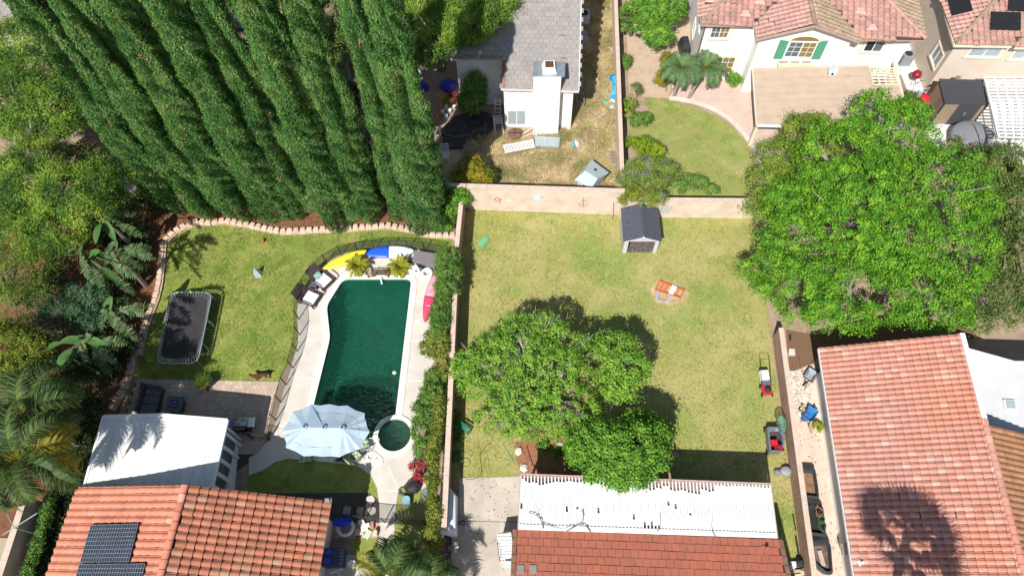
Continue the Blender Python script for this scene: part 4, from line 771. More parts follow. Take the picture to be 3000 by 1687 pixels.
# ================================================================ vegetation
def npmesh(name, V, Fq, mt):
    """V (n,3), Fq (m,4) quads"""
    me = bpy.data.meshes.new(name); me.vertices.add(len(V)); me.vertices.foreach_set('co', V.astype(np.float32).ravel())
    me.loops.add(Fq.size); me.loops.foreach_set('vertex_index', Fq.astype(np.int32).ravel()); me.polygons.add(len(Fq))
    me.polygons.foreach_set('loop_start', np.arange(0, Fq.size, Fq.shape[1], dtype=np.int32)); me.update(calc_edges=True); me.validate()
    for q in (mt if isinstance(mt, (list, tuple)) else [mt]): me.materials.append(q)
    return me
def unit(a): return a/np.maximum(np.linalg.norm(a, axis=1, keepdims=True), 1e-9)
def leafquads(C, A, N, L, Wd):
    """diamond-ish leaves: centre C, long axis A, normal N"""
    A = unit(A); B = unit(np.cross(N, A)); L = np.broadcast_to(L, len(C))[:, None]; Wd = np.broadcast_to(Wd, len(C))[:, None]
    V = np.stack([C-A*L*.5, C+B*Wd*.5-A*L*.05, C+A*L*.5, C-B*Wd*.5-A*L*.05], 1).reshape(-1, 3); Fq = np.arange(len(V)).reshape(-1, 4); return V, Fq
def rdir(n, up=0.0):
    d = rng.normal(size=(n, 3)); d[:, 2] += up; return unit(d)
def crown_pts(blobs, nclump, cr, per, shell=(.62, 1.02), low=-.35):
    """clump centres over a union of ellipsoids, then leaf points in each clump"""
    B = np.array(blobs, float); w_ = (B[:, 3]*B[:, 4]+B[:, 3]*B[:, 5]+B[:, 4]*B[:, 5]); w_ /= w_.sum(); out = []; outn = []
    while len(out) < nclump:
        k = rng.choice(len(B), p=w_); d = unit(rng.normal(size=(1, 3)))[0]
        if d[2] < low: continue
        nz = mn.noise(Vector((B[k, :3]+d*B[k, 3:6])*1.05)); q = (.90+.20*nz)*rng.uniform(.93, 1.03) if rng.random() < .72 else rng.uniform(shell[0], .88); p = B[k, :3]+d*B[k, 3:6]*q; bad = False
        for j in range(len(B)):
            if j != k and (((p-B[j, :3])/B[j, 3:6])**2).sum() < .30: bad = True; break
        if bad or p[2] < .15: continue
        out.append(p); outn.append(d)
    C = np.array(out); N = np.array(outn); rr = cr*rng.uniform(.6, 1.35, len(C))
    off = np.clip(rng.normal(size=(len(C), per, 3))*.5, -.95, .95); off[:, :, 2] *= .62; L = (C[:, None]+off*rr[:, None, None]).reshape(-1, 3); NN = unit(np.repeat(N, per, 0)*.55+off.reshape(-1, 3)*2.2+np.array([-.1, -.25, .55])); return C, L, NN
def tree(name, label, cat, base, blobs, mt, bark, nclump=120, cr=.45, per=60, leaf=(.13, .08), trunk_r=.14, limbs=14, group=None, trunk=True, hang=0.0, shell=(.62, 1.02), low=-.35, jit=.34, twigs=0):
    t = thing(name, label, cat, base, group); C, Lp, N = crown_pts(blobs, nclump, cr, per, shell, low); n = len(Lp); off = np.array(base)
    Nn = unit(N+rng.normal(size=(n, 3))*jit); A = rng.normal(size=(n, 3)); A[:, 2] -= hang; A = unit(A-Nn*(A*Nn).sum(1, keepdims=True)*(0 if hang else 1))
    sz = rng.uniform(.7, 1.25, n); V, Fq = leafquads(Lp-off, A, Nn, leaf[0]*sz, leaf[1]*sz); o = bpy.data.objects.new('crown' if trunk else 'foliage', npmesh('crown', V, Fq, mt)); link(o, t)
    b = MB(); b0 = Vector(base); cen = Vector(np.array(blobs, float)[:, :3].mean(0)); zb = min(q[2]-q[5]*.3 for q in blobs); fork = Vector((b0.x*.75+cen.x*.25, b0.y*.75+cen.y*.25, max(.25, zb*.55)))
    b.tube([b0-Vector((0, 0, .05)), b0.lerp(fork, .5)+Vector((random.uniform(-.05, .05), 0, 0)), fork], [trunk_r*1.15, trunk_r*.95, trunk_r*.85], 8)
    idx = rng.permutation(len(C))[:limbs]
    for i in idx:
        e = Vector(C[i]); m_ = fork.lerp(e, .5)+Vector((random.uniform(-.2, .2), random.uniform(-.2, .2), (e.z-fork.z)*.12)); b.tube([fork, m_, fork.lerp(e, .97)], [trunk_r*.55, trunk_r*.34, trunk_r*.08], 5)
        for k in range(twigs):
            e2 = e+Vector(rng.normal(size=3)*cr*.9); b.tube([m_.lerp(e, .3+.15*k), e2], [trunk_r*.16, trunk_r*.05], 4)
    b.part('trunk' if trunk else 'stem', bark, t); return t
BARK = mat('bark', (.20, .15, .12), .95, .2, 6, .6, 30); BARKG = mat('bark_grey', (.36, .31, .28), .95, .2, 6, .6, 30)
L_CYP = leafmat('cypress_leaf', [(.045, .125, .032), (.07, .185, .045), (.105, .24, .056), (.16, .29, .075), (.23, .31, .10)], .06, .5, .9)
L_BIG = leafmat('bright_leaf', [(.05, .17, .014), (.10, .28, .02), (.185, .41, .028), (.34, .54, .05)], .33, .68, 2.1)
L_OLV = leafmat('olive_leaf', [(.08, .16, .022), (.16, .27, .035), (.28, .38, .05), (.42, .44, .09)], .35, .55, 1.2)
L_DKO = leafmat('dull_leaf', [(.04, .09, .02), (.08, .155, .03), (.14, .23, .045), (.26, .27, .08)], .3, .35, 1.2)
L_CIT = leafmat('ash_leaf', [(.09, .22, .028), (.17, .36, .038), (.27, .47, .06), (.42, .56, .10)], .33, .65, 2.2)
L_GRN = leafmat('green_leaf', [(.055, .16, .02), (.11, .27, .03), (.19, .39, .042), (.31, .49, .065)], .33, .62, 2.2)
L_PEP = leafmat('pepper_leaf', [(.055, .12, .028), (.12, .23, .04), (.23, .38, .05), (.42, .52, .09)], .35, .7, .7)
L_YEL = leafmat('lime_leaf', [(.20, .30, .01), (.34, .44, .015), (.50, .55, .03)], .4, .4, 1)
L_HDG = leafmat('hedge_leaf', [(.05, .13, .022), (.10, .22, .034), (.16, .30, .05), (.25, .34, .08)], .25, .35, 1.3)
L_HYL = leafmat('ivy_leaf', [(.08, .14, .02), (.16, .22, .03), (.30, .32, .05), (.42, .42, .10)], .35, .5, 1.5)
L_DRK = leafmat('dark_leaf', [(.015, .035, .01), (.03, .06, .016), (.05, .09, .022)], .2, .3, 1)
L_BLU = leafmat('blue_green_leaf', [(.05, .11, .05), (.08, .17, .08), (.12, .22, .11)], .3, .4, 1)
L_CTR = leafmat('citrus_yellow', [(.08, .14, .015), (.18, .22, .02), (.36, .33, .03), (.48, .30, .02)], .35, .5, 1.3)
L_RED = leafmat('bougainvillea', [(.45, .01, .05), (.62, .02, .09), (.10, .16, .03)], .3, .1, 3)
L_PUR = leafmat('lavender_leaf', [(.12, .22, .03), (.22, .34, .045), (.30, .36, .07), (.34, .30, .52)], .3, .75, 2.2)
# ---- cypress row
L_DEAD = leafmat('dead_spray', [(.22, .15, .08), (.36, .25, .14)], .1, .3, 2)
def cypress_mesh(seed, Ht=20.5, R0=1.12, n=125000):
    r = np.random.default_rng(seed); z = Ht*(r.random(n)**.93); th = r.uniform(0, 2*np.pi, n)
    ph = r.uniform(0, 6.28, 12)
    prof = R0*np.minimum(1, (z/.9+.50))*np.clip(1.06-.52*(z/Ht), .1, 1)*np.clip((Ht-z)/2.2, 0, 1)**.5
    tw = th+.10*z*np.sin(ph[0])
    ridge_ = .36*np.abs(np.sin(tw*2.0+ph[1]+.6*np.sin(z*.55+ph[2])))-.06+.10*np.sin(tw*5+ph[3]+z*.45)+.09*np.sin(z*1.3+2*np.sin(th+ph[4]))+.07*np.sin(z*3.1+th*3+ph[5])+.05*np.sin(z*7+th*7+ph[6])
    rad = prof*(.86+ridge_); dep = r.random(n)**1.7; rad = rad*(1-.22*dep)+r.normal(size=n)*.035
    C = np.stack([np.cos(th)*rad, np.sin(th)*rad, z+.05], 1); out = np.stack([np.cos(th), np.sin(th), np.zeros(n)], 1)
    A = unit(out*.35+np.array([0, 0, 1.0])+r.normal(size=(n, 3))*.34); e = .05; 
    def rr_(t_): w_ = t_+.10*z*np.sin(ph[0]); return .36*np.abs(np.sin(w_*2.0+ph[1]+.6*np.sin(z*.55+ph[2])))+.10*np.sin(w_*5+ph[3]+z*.45)+.09*np.sin(z*1.3+2*np.sin(t_+ph[4]))+.07*np.sin(z*3.1+t_*3+ph[5])+.05*np.sin(z*7+t_*7+ph[6])
    g_ = (rr_(th+e)-rr_(th-e))/(2*e); tang = np.stack([-np.sin(th), np.cos(th), np.zeros(n)], 1)
    N = unit(out-tang*g_[:, None]*1.5+np.array([0, 0, .22])+r.normal(size=(n, 3))*.20); s = r.uniform(.7, 1.3, n)
    V, Fq = leafquads(C, A, N, .125*s, .052*s); return npmesh('cypress_crown', V, Fq, L_CYP)
cyp = [cypress_mesh(3), cypress_mesh(11, 20.5, 1.05), cypress_mesh(23, 19.8, 1.18)]
cb_ = MB(); cb_.tube([(0, 0, 0), (0.03, 0, 7), (0, .02, 14), (0, 0, 18.5)], [.24, .17, .10, .03], 8); cyp_t = cb_.mesh('cypress_trunk', BARK)
core = MB(); core.lathe((0, 0, 0), [(.35, .5), (.66, 1.2), (.50, 10), (.30, 15.5), (.08, 18.8)], 10); cyp_c = core.mesh('cypress_core', mat('inner_twigs', (.035, .035, .018), 1, .3, 6))
xs = [76, 201, 337, 484, 603, 745, 870, 1033, 1125]; ybs = [594, 612, 614, 622, 608, 638, 622, 624, 650]
clab = ['leftmost tall cypress, its foot hidden in shade behind the palms', 'second tall cypress from the left in the cypress row', 'third tall cypress, beside the lime green shrub at the top', 'fourth tall cypress from the left, standing at the start of the stone edging', 'fifth tall cypress, in the middle of the row', 'sixth tall cypress, its foot beside the bare red soil', 'seventh tall cypress, foot behind the bulge of the stone edging', 'eighth tall cypress, leaning into the widest one at the right end', 'widest tall cypress at the right end of the row near the block wall']
for i, (x0, yb) in enumerate(zip(xs, ybs)):
    bx = NADIR[0]-(NADIR[0]-x0)*(1-yb/NADIR[1]); p = P((bx, yb)); t = thing('cypress_tree', clab[i], 'cypress', p, 'tall cypresses in the row behind the lawn')
    bs = []; rb = np.random.default_rng(50+i)
    for k in range(9+i % 4):
        hz, a = rb.uniform(1.5, 15), rb.uniform(-2.9, -.3); c_ = np.array([math.cos(a), math.sin(a), 0])*(.98-.028*hz)+np.array([0, 0, hz]); bs.append(c_+rb.normal(size=(34, 3))*np.array([.07, .07, .16]))
    bs = np.concatenate(bs); V, Fq = leafquads(bs, rb.normal(size=bs.shape)*.4+np.array([0, 0, 1]), unit(bs*np.array([1, 1, 0]))+rb.normal(size=bs.shape)*.3, .13, .05); o = bpy.data.objects.new('dead_spray', npmesh('dead_spray', V, Fq, L_DEAD)); link(o, t); o['kind'] = 'stuff'
    for nm, me in (('crown', cyp[i % 3]), ('trunk', cyp_t), ('inner_crown', cyp_c)):
        o = bpy.data.objects.new(nm, me); link(o, t); o.rotation_euler = (0, 0, i*1.9); s = .92+(.08 if i == 8 else 0)+(.06 if i in (3, 5) else 0)-(.05 if i == 7 else 0)
        o.scale = (s, s, 1-.02*(i % 3))
# ---- tree helper with pixel blobs
def bl(lst):   # (u,v,z,rx,ry,rz)
    out = []
    for (u_, v_), z, rx, ry, rz in lst: p = P((u_, v_), z); out.append((p.x, p.y, z, rx, ry, rz))
    return out
# big bright tree
big = bl([(kT(860, 640), 5.2, 2.6, 2.4, 1.9), (kT(980, 860), 5.0, 2.4, 2.2, 1.9), (kT(760, 800), 4.9, 2.4, 2.2, 1.9), (kT(880, 720), 4.4, 4.2, 4.4, 2.4), (kT(700, 420), 4.6, 2.8, 2.7, 2.0), (kT(1000, 300), 4.8, 2.4, 2.6, 1.9), (kT(1230, 620), 4.5, 3.4, 3.2, 2.2), (kT(1280, 900), 4.0, 3.0, 2.8, 2.2), (kT(560, 900), 3.6, 3.0, 2.8, 2.2), (kT(800, 1150), 3.4, 3.2, 2.2, 2.0), (kT(480, 1150), 2.8, 2.2, 1.9, 1.8), (kT(1150, 1200), 3.2, 2.6, 2.0, 1.9), (kT(270, 1040), 2.4, 1.5, 1.2, 1.4), (kT(430, 700), 3.4, 2.2, 2.0, 1.8), (kT(900, 150), 4.9, 1.3, 1.4, 1.1), (kT(1060, 180), 4.6, 1.5, 1.1, 1.0), (kT(700, 1290), 2.6, 2.2, 1.1, 1.6), (kT(1300, 1280), 2.7, 1.4, 1.0, 1.5)])
tree('broadleaf_tree', 'huge bright green spreading tree at the right of the lawn', 'tree', P(kT(880, 900)), big, L_BIG, BARKG, nclump=1350, cr=.41, per=115, leaf=(.12, .07), trunk_r=.32, limbs=60, twigs=1)
ol1 = bl([(kT(480, 280), 2.6, 1.5, 1.3, 1.2), (kT(360, 420), 2.6, 1.4, 1.5, 1.2), (kT(300, 560), 2.4, 1.3, 1.4, 1.3), (kT(260, 680), 2.0, 1.0, 1.0, 1.1), (kT(560, 230), 2.4, .9, .7, .8), (kT(430, 215), 2.3, .6, .5, .6), (kT(620, 340), 2.4, 1.2, 1.2, 1.0)])
tree('olive_green_tree', 'yellowish green tree between the patio cover and the huge bright tree', 'tree', P(kT(400, 560)), ol1, L_OLV, BARK, nclump=330, cr=.40, per=60, leaf=(.11, .07), trunk_r=.12, limbs=24)
ol2 = bl([(kT(1560, 520), 3.2, 1.6, 1.9, 1.6), (kT(1680, 700), 3.2, 1.6, 2.2, 1.7), (kT(1700, 950), 3.0, 1.6, 2.0, 1.6), (kT(1580, 1180), 2.6, 1.8, 1.4, 1.4), (kT(1640, 1290), 2.2, 1.1, .8, 1.2), (kT(1480, 420), 2.8, 1.1, .7, 1.0), (kT(1620, 400), 2.8, 1.1, .6, .9), (kT(1330, 350), 2.6, .7, .4, .7), (kT(1470, 1340), 1.8, .8, .6, 1.0)])
tree('dull_green_tree', 'dull olive tree at the right edge behind the huge bright tree', 'tree', P(kT(1640, 900)), ol2, L_DKO, BARK, nclump=520, cr=.42, per=60, leaf=(.11, .07), trunk_r=.2, limbs=34, twigs=1)
# central trees
c1 = bl([(k12(640, 330), 2.7, 1.9, 1.6, 1.3), (k12(780, 180), 2.6, 1.4, 1.1, 1.1), (k12(430, 480), 2.3, 1.8, 1.6, 1.3), (k12(830, 520), 2.9, 2.2, 1.7, 1.4), (k12(600, 680), 2.5, 2.0, 1.4, 1.3), (k12(950, 350), 2.6, 1.3, 1.3, 1.1), (k12(930, 760), 2.6, 1.9, 1.4, 1.3), (k12(380, 280), 2.0, .9, .8, .9), (k12(230, 420), 1.6, 1.0, .9, .9), (k12(250, 580), 1.3, 1.0, .9, .8), (k12(800, 930), 1.9, 1.7, .8, 1.0), (k12(440, 850), 1.3, 1.3, .9, .8), (k12(620, 920), 1.4, 1.2, .7, .7), (k12(560, 130), 2.1, .9, .7, .8), (k12(110, 480), 1.6, .5, .5, .6)])
tree('garden_tree', 'wide twiggy light green tree in the middle of the lawn', 'tree', P(k12(780, 780)), c1, L_CIT, BARKG, nclump=900, cr=.27, per=50, leaf=(.12, .07), trunk_r=.17, limbs=130, shell=(.5, 1.03), low=-.2, twigs=3)
c2 = bl([(k12(1330, 330), 2.6, 1.0, 1.0, .9), (k12(1400, 470), 2.6, 1.3, 1.1, 1.1), (k12(1350, 600), 2.4, 1.1, 1.0, 1.0), (k12(1260, 270), 2.2, .6, .5, .6)])
tree('garden_tree', 'rounded green tree standing against the right side of the wide twiggy tree', 'tree', P(k12(1300, 640)), c2, L_CIT, BARKG, nclump=230, cr=.30, per=60, leaf=(.12, .08), trunk_r=.12, limbs=40, low=-.3, twigs=2)
c3 = bl([(k12(1180, 1050), 2.7, 1.5, 1.1, 1.2), (k12(1450, 1080), 2.9, 1.6, 1.3, 1.3), (k12(1350, 1220), 2.9, 1.7, 1.0, 1.2), (k12(1600, 1000), 2.6, 1.0, .9, 1.0), (k12(1600, 1180), 2.6, .9, .8, .9), (k12(1500, 900), 2.3, .8, .6, .8), (k12(1350, 1340), 2.9, .6, .4, .6), (k12(1480, 1320), 2.9, .7, .5, .6), (k12(1060, 1140), 2.3, .7, .6, .8)])
tree('garden_tree', 'vivid green tree overhanging the top edge of the white lattice cover', 'tree', P(k12(1400, 1280)), c3, L_GRN, BARK, nclump=520, cr=.32, per=66, leaf=(.13, .09), trunk_r=.14, limbs=40)
# pepper trees upper left
pe1 = bl([(k6(250, 150), 4.5, 2.6, 2.2, 1.7), (k6(520, 180), 4.5, 2.5, 2.0, 1.7), (k6(120, 350), 4.2, 2.2, 1.8, 1.6), (k6(420, 380), 3.8, 1.8, 1.6, 1.4), (k6(740, 90), 3.8, 1.7, 1.5, 1.3), (k6(60, 100), 4.5, 2, 2, 1.5), (k6(330, 560), 3.0, 1.5, 1.0, 1.0)])
tree('pepper_tree', 'feathery yellow-green pepper tree left of the cypress row', 'tree', P(k6(560, 420)), pe1, L_PEP, BARKG, nclump=760, cr=.46, per=80, leaf=(.17, .045), trunk_r=.2, limbs=22, hang=.9)
pe2 = bl([(k1(150, 400), 5.2, 2.6, 2.6, 1.7), (k1(320, 560), 5.0, 2.6, 2.2, 1.7), (k1(150, 760), 4.9, 2.6, 2.2, 1.8), (k1(430, 800), 4.6, 2.2, 2.0, 1.6), (k1(280, 950), 4.3, 2.2, 1.4, 1.4), (k1(90, 560), 4.9, 2.4, 2.4, 1.6), (k1(560, 900), 4, 1.2, 1.0, 1.1)])
tree('pepper_tree', 'bright yellow-green pepper tree at the upper left edge of the picture', 'tree', P(k1(300, 1150)), pe2, L_PEP, BARKG, nclump=860, cr=.5, per=80, leaf=(.18, .048), trunk_r=.22, limbs=22, hang=.9)
pe3 = bl([(k6(60, 700), 3.6, 1.8, 2.0, 1.3), (k6(180, 660), 3.4, 1.4, 1.2, 1.1), (k6(60, 950), 3.0, 1.4, 1.2, 1.0), (k6(220, 850), 2.6, 1.2, .9, .8), (k6(40, 500), 3.6, 1.6, 1.4, 1.2)])
tree('pepper_tree', 'thin pepper tree letting brown soil show at the left edge', 'tree', P(k6(100, 950)), pe3, L_PEP, BARK, nclump=240, cr=.5, per=52, leaf=(.16, .035), trunk_r=.15, limbs=24, hang=1.2, twigs=2)
pe4 = bl([(k2(1300, 250), 5.2, 2.2, 2.2, 1.7), (k2(1550, 120), 5.6, 2.3, 2.4, 1.8), (k2(1700, 60), 5.6, 1.9, 1.9, 1.6), (k2(1230, 80), 5.2, 2.2, 2.4, 1.8), (k2(1580, 270), 5.0, 1.0, .9, 1.2), (k2(1260, 400), 4.4, 1.2, 1.0, 1.5), (k2(1450, -60), 6, 3, 3, 2), (k2(1800, -60), 6, 1.6, 2, 1.5)])
tree('pepper_tree', 'drooping olive-green pepper tree overhanging the grey shake roof', 'tree', P(k2(1400, 520)), pe4, L_PEP, BARK, nclump=900, cr=.55, per=80, leaf=(.20, .05), trunk_r=.3, limbs=30, hang=1.4)
pe5 = bl([(k2(560, 60), 4.0, 1.8, 2.4, 1.6), (k2(620, 320), 3.0, 1.4, 1.6, 1.4), (k2(-20, -30), 3.4, 2, 2, 1.4), (k2(650, 550), 2.4, 1.0, 1.3, 1.2), (k2(550, -150), 4, 3, 3, 1.6)])
tree('background_tree', 'shaded green tree seen through the gap between the seventh and eighth cypress', 'tree', P(k2(600, 480)), pe5, L_DKO, BARK, nclump=300, cr=.5, per=60, leaf=(.15, .07), trunk_r=.2, limbs=24)
shrub_late = True
lm = bl([(k1(760, 60), 3.4, 1.6, 2.0, 1.6), (k1(900, 280), 3.2, 1.4, 1.8, 1.5), (k1(980, 420), 2.6, .8, .9, 1.1), (k1(800, 160), 2.5, 1.2, 1.4, 1.2), (k1(760, -60), 2.8, 1.6, 1.8, 1.4)])
tree('lime_shrub', 'lime yellow shrub glowing between the second and third cypress', 'shrub', P(k1(860, 330)), lm, L_YEL, BARK, nclump=260, cr=.34, per=50, leaf=(.14, .09), trunk_r=.08, limbs=16, trunk=False)
lm2 = bl([(k1(1110, 40), 3.4, 1.3, 1.8, 1.6), (k1(1180, 170), 3.0, 1.0, 1.2, 1.3), (k1(1060, -60), 2.8, 1.4, 1.5, 1.4)])
tree('lime_shrub', 'lime yellow shrub glowing between the third and fourth cypress', 'shrub', P(k1(1150, 160)), lm2, L_YEL, BARK, nclump=160, cr=.34, per=50, leaf=(.14, .09), trunk_r=.08, limbs=12, trunk=False)
# shrubs: (label, category, px base, blobs, mat, nclump, leaf)
def shrub(label, base, blobs, mt, ncl=60, cr=.24, per=44, leaf=(.10, .065), name='shrub', cat='shrub', group=None, hang=0):
    return tree(name, label, cat, P(base), bl(blobs), mt, BARK, nclump=ncl, cr=cr, per=per, leaf=leaf, trunk_r=.05, limbs=8, trunk=False, group=group, low=-.1, hang=hang)
shrub('citrus shrub with yellow and orange tips just behind the pale back wall', kC(460, 1300), [(kC(470, 1230), 1.3, 1.0, .9, .9), (kC(380, 1320), 1.1, .7, .6, .8), (kC(580, 1320), 1.1, .8, .7, .8)], L_CTR, 130, .22, 50, (.11, .07), name='citrus_shrub')
shrub('dark leafy bush growing against the white wall of the chimney house', kC(490, 640), [(kC(500, 420), 2.0, .75, .7, 1.4), (kC(470, 540), 1.3, .9, .8, 1.1), (kC(540, 330), 2.7, .4, .4, .8)], L_HDG, 170, .26, 50, (.15, .07))
shrub('citrus tree beside the dirt path at the top centre right', k4(290, 300), [(k4(300, 120), 2.2, 1.5, 1.5, 1.5), (k4(220, 40), 2.3, 1.2, 1.2, 1.3), (k4(420, 60), 2.2, 1.1, 1.3, 1.3), (k4(330, 290), 1.6, 1.0, .8, 1.1), (k4(260, 200), 2.0, 1.1, .9, 1.2)], L_GRN, 420, .3, 56, (.13, .085), name='citrus_tree', cat='tree')
shrub('low green shrub against the narrow wall below the citrus tree', k4(75, 200), [(k4(80, 130), .9, .5, .8, .9), (k4(80, 220), .8, .5, .6, .8)], L_HDG, 70, .2, 44)
shrub('slim red-tipped shrub in the bed beside the queen palms', k4(390, 690), [(k4(390, 480), .9, .4, .7, .8), (k4(370, 600), .8, .55, .6, .7)], L_CTR, 90, .22, 44, (.09, .06))
shrub('low round shrub on the dirt beside the curved lawn', k4(200, 940), [(k4(200, 910), .5, .75, .55, .5)], L_HDG, 60, .2, 44)
shrub('small pale shrub near the wall above the round shrub', k4(110, 830), [(k4(105, 790), .6, .45, .5, .5), (k4(90, 860), .5, .4, .4, .4)], L_OLV, 50, .2, 40)
shrub('twiggy grey plant on bare dirt near the curved lawn', k4(170, 740), [(k4(165, 680), .5, .45, .55, .5)], L_DKO, 26, .2, 26, (.12, .03))
shrub('yellow-green shrub at the lower end of the curved lawn', k4(240, 1190), [(k4(240, 1110), .9, .85, .7, .8), (k4(310, 1150), .8, .6, .5, .7), (k4(130, 1090), .7, .5, .4, .6)], leafmat('yellow_shrub', [(.10, .20, .015), (.22, .34, .02), (.40, .44, .03)], .35, .5, 1.5), 110, .22, 46)
shrub('purple flowering shrub spilling over the wall onto the grey shed', k4(230, 1500), [(k4(220, 1290), 1.5, 1.3, .8, .9), (k4(330, 1300), 1.6, 1.2, .8, 1.0), (k4(120, 1350), 1.4, .9, .7, .8), (k4(250, 1400), 1.8, 1.3, .7, 1.0), (k4(300, 1500), 2.2, .7, .4, .5), (k4(100, 1440), 1.7, .7, .4, .5), (kS(850, 230), 2.35, .45, .35, .22)], L_PUR, 340, .26, 50, (.13, .04), name='flowering_shrub', hang=1)
shrub('yellow-green trailing growth over the wall top beside the shed', k4(200, 1520), [(kS(420, 90), 1.95, .6, .4, .4), (kS(800, 120), 2.2, .9, .4, .45), (kS(960, 230), 2.35, .3, .5, .25), (kS(320, 220), 1.7, .2, .3, .3)], leafmat('trailing_leaf', [(.16, .22, .03), (.30, .34, .04), (.42, .42, .05)], .35, .4, 1.5), 120, .2, 44, (.12, .035), hang=1.5, name='trailing_shrub')
shrub('rose bush with pale flowers at the foot of the curved lawn', k4(600, 1440), [(k4(540, 1380), .7, .7, .5, .6), (k4(620, 1390), .7, .7, .5, .6), (k4(720, 1440), .6, .5, .35, .5), (k4(480, 1420), .6, .5, .4, .5)], L_HDG, 110, .2, 44, name='rose_bush')
shrub('small green plant by the front window of the pink roofed house', k4(900, 660), [(k4(905, 620), .7, .55, .4, .6), (k4(880, 580), .9, .3, .25, .4)], L_GRN, 44, .18, 40)
shrub('dark planting beside the tan cover at its right end', k5(840, 900), [(k5(830, 800), .7, .5, .9, .6), (k5(860, 900), .7, .5, .8, .6), (k5(800, 730), .7, .4, .4, .5)], L_DKO, 90, .22, 44, group=None)
shrub('green shrub climbing behind the end of the two-lawn wall', kV(2380, 560), [(kV(2440, 440), 1.6, .75, .6, .8), (kV(2390, 520), 1.2, .55, .7, .8), (kV(2350, 620), .6, .5, .45, .5)], L_GRN, 130, .22, 46)
shrub('dark shrubs added to darken the gap between the seventh and eighth cypress', (1090, 500), [((1010, 300), 1.5, 1.3, 1.6, 1.4), ((1050, 400), 1.3, 1.2, 1.6, 1.2), ((1090, 480), 1.0, 1.1, 1.3, 1.0), ((960, 180), 1.8, 1.5, 1.8, 1.6), ((980, 60), 2, 1.6, 2, 1.7)], L_DRK, 300, .34, 50, (.14, .08), name='dark_shrub')  # added so the gap reads dark, like shade between the trees
shrub('dark shrubs added as shade behind the middle of the cypress row', (600, 300), [((560, 300), 1.5, 1.8, 1.6, 1.4), ((760, 330), 1.3, 1.8, 1.6, 1.2), ((880, 300), 1.0, 1.5, 1.5, 1.2), ((700, 180), 1.8, 1.8, 1.8, 1.6), ((830, 150), 1.8, 1.8, 1.8, 1.6), ((420, 250), 1.6, 1.5, 1.5, 1.4), ((640, 60), 1.8, 1.8, 1.8, 1.6), ((300, 200), 1.8, 1.6, 1.8, 1.6), ((200, 330), 1.8, 1.6, 1.8, 1.6)], L_DRK, 520, .4, 50, (.16, .09), name='dark_shrub')  # added dark foliage, stands in for shade on the ground behind the row
shrub('low green ground shrubs under the pepper trees at the left edge', (150, 800), [((60, 600), 1.0, 1.5, 1.5, .8), ((150, 760), .9, 1.5, 1.5, .7), ((280, 640), .9, 1.5, 1.2, .7), ((380, 620), .9, 1.3, 1.2, .7), ((90, 470), 1.2, 1.8, 1.5, 1), ((240, 480), 1.2, 1.8, 1.5, 1), ((150, 330), 1.2, 2, 1.8, 1), ((60, 980), .8, 1.3, 1.2, .6), ((60, 200), 1.2, 2, 1.8, 1)], leafmat('undergrowth', [(.04, .08, .018), (.09, .14, .03), (.18, .22, .05)], .3, .5, .8), 460, .4, 46, (.15, .07), name='ground_shrub')
# hedges along the pool side wall
shrub('largest hedge block, beside the storage box and the pink kayak', k8(1390, 560), [(k8(1400, 330), 1.35, .75, .8, 1.0), (k8(1400, 450), 1.35, .8, .8, 1.0), (k8(1390, 570), 1.3, .75, .7, 1.0)], L_HDG, 230, .22, 54, (.09, .06), name='hedge', cat='hedge')
shrub('second hedge block, halfway along the pool deck by the kayak tip', k8(1350, 900), [(k8(1360, 720), 1.2, .6, .7, .9), (k8(1340, 830), 1.2, .65, .7, .9), (k8(1330, 930), 1.1, .55, .5, .9)], L_HDG, 170, .2, 54, (.09, .06), name='hedge', cat='hedge')
shrub('low yellowish bush spreading from the hedge over the pool deck', k8(1260, 1110), [(k8(1260, 1000), .8, .5, .5, .6), (k8(1230, 1070), .7, .5, .45, .6), (k8(1290, 1110), .6, .5, .4, .6)], L_HYL, 90, .18, 48, (.09, .06), name='hedge', cat='hedge')
shrub('long dark hedge right of the hot tub', kM(60, 900), [(kM(110, 540), 1.0, .65, .6, .8), (kM(90, 660), 1.0, .75, .8, .9), (kM(50, 780), .9, .8, .8, .9), (kM(40, 900), .9, .8, .8, .8), (kM(45, 1010), .8, .7, .6, .7)], L_HDG, 330, .2, 56, (.09, .06), name='hedge', cat='hedge')
for k_, (seg, lb, nn_) in enumerate(((((175, 250), (160, 480)), 'yellow-green ivy strip on the wall beside the bush', 60), (((140, 700), (95, 1060)), 'yellow-green ivy strip on the wall beside the hot tub hedge', 130), (((100, 1060), (90, 1449)), 'yellow-green ivy strip on the wall beside the white covered furniture', 150))):
    (xa, ya), (xb, yb) = seg; m_ = 5+k_*2
    shrub(lb, kM(xb, yb), [(kM(xa+(xb-xa)*i/m_+random.uniform(-4, 4), ya+(yb-ya)*i/m_), 1.55, .27, .42, .32) for i in range(m_+1)], L_HYL, nn_, .17, 44, (.10, .07), name='ivy', cat='ivy')
shrub('ivy hanging over the wall end above the palm at the bottom', kJ(1900, 900), [(kJ(1880, 560), 1.5, .3, .5, .4), (kJ(1860, 720), 1.5, .3, .4, .4), (kJ(1850, 880), 1.4, .35, .45, .5), (kJ(1900, 960), 1.2, .4, .3, .5)], L_HYL, 110, .17, 44, (.10, .06), name='ivy', cat='ivy')
shrub('red bougainvillea beside the path near the hot tub', k9(1200, 740), [(k9(1160, 660), .45, .35, .35, .35), (k9(1195, 730), .35, .3, .25, .3), (k9(1230, 640), .5, .3, .3, .4)], L_RED, 46, .15, 40, (.08, .06), name='bougainvillea', cat='shrub')
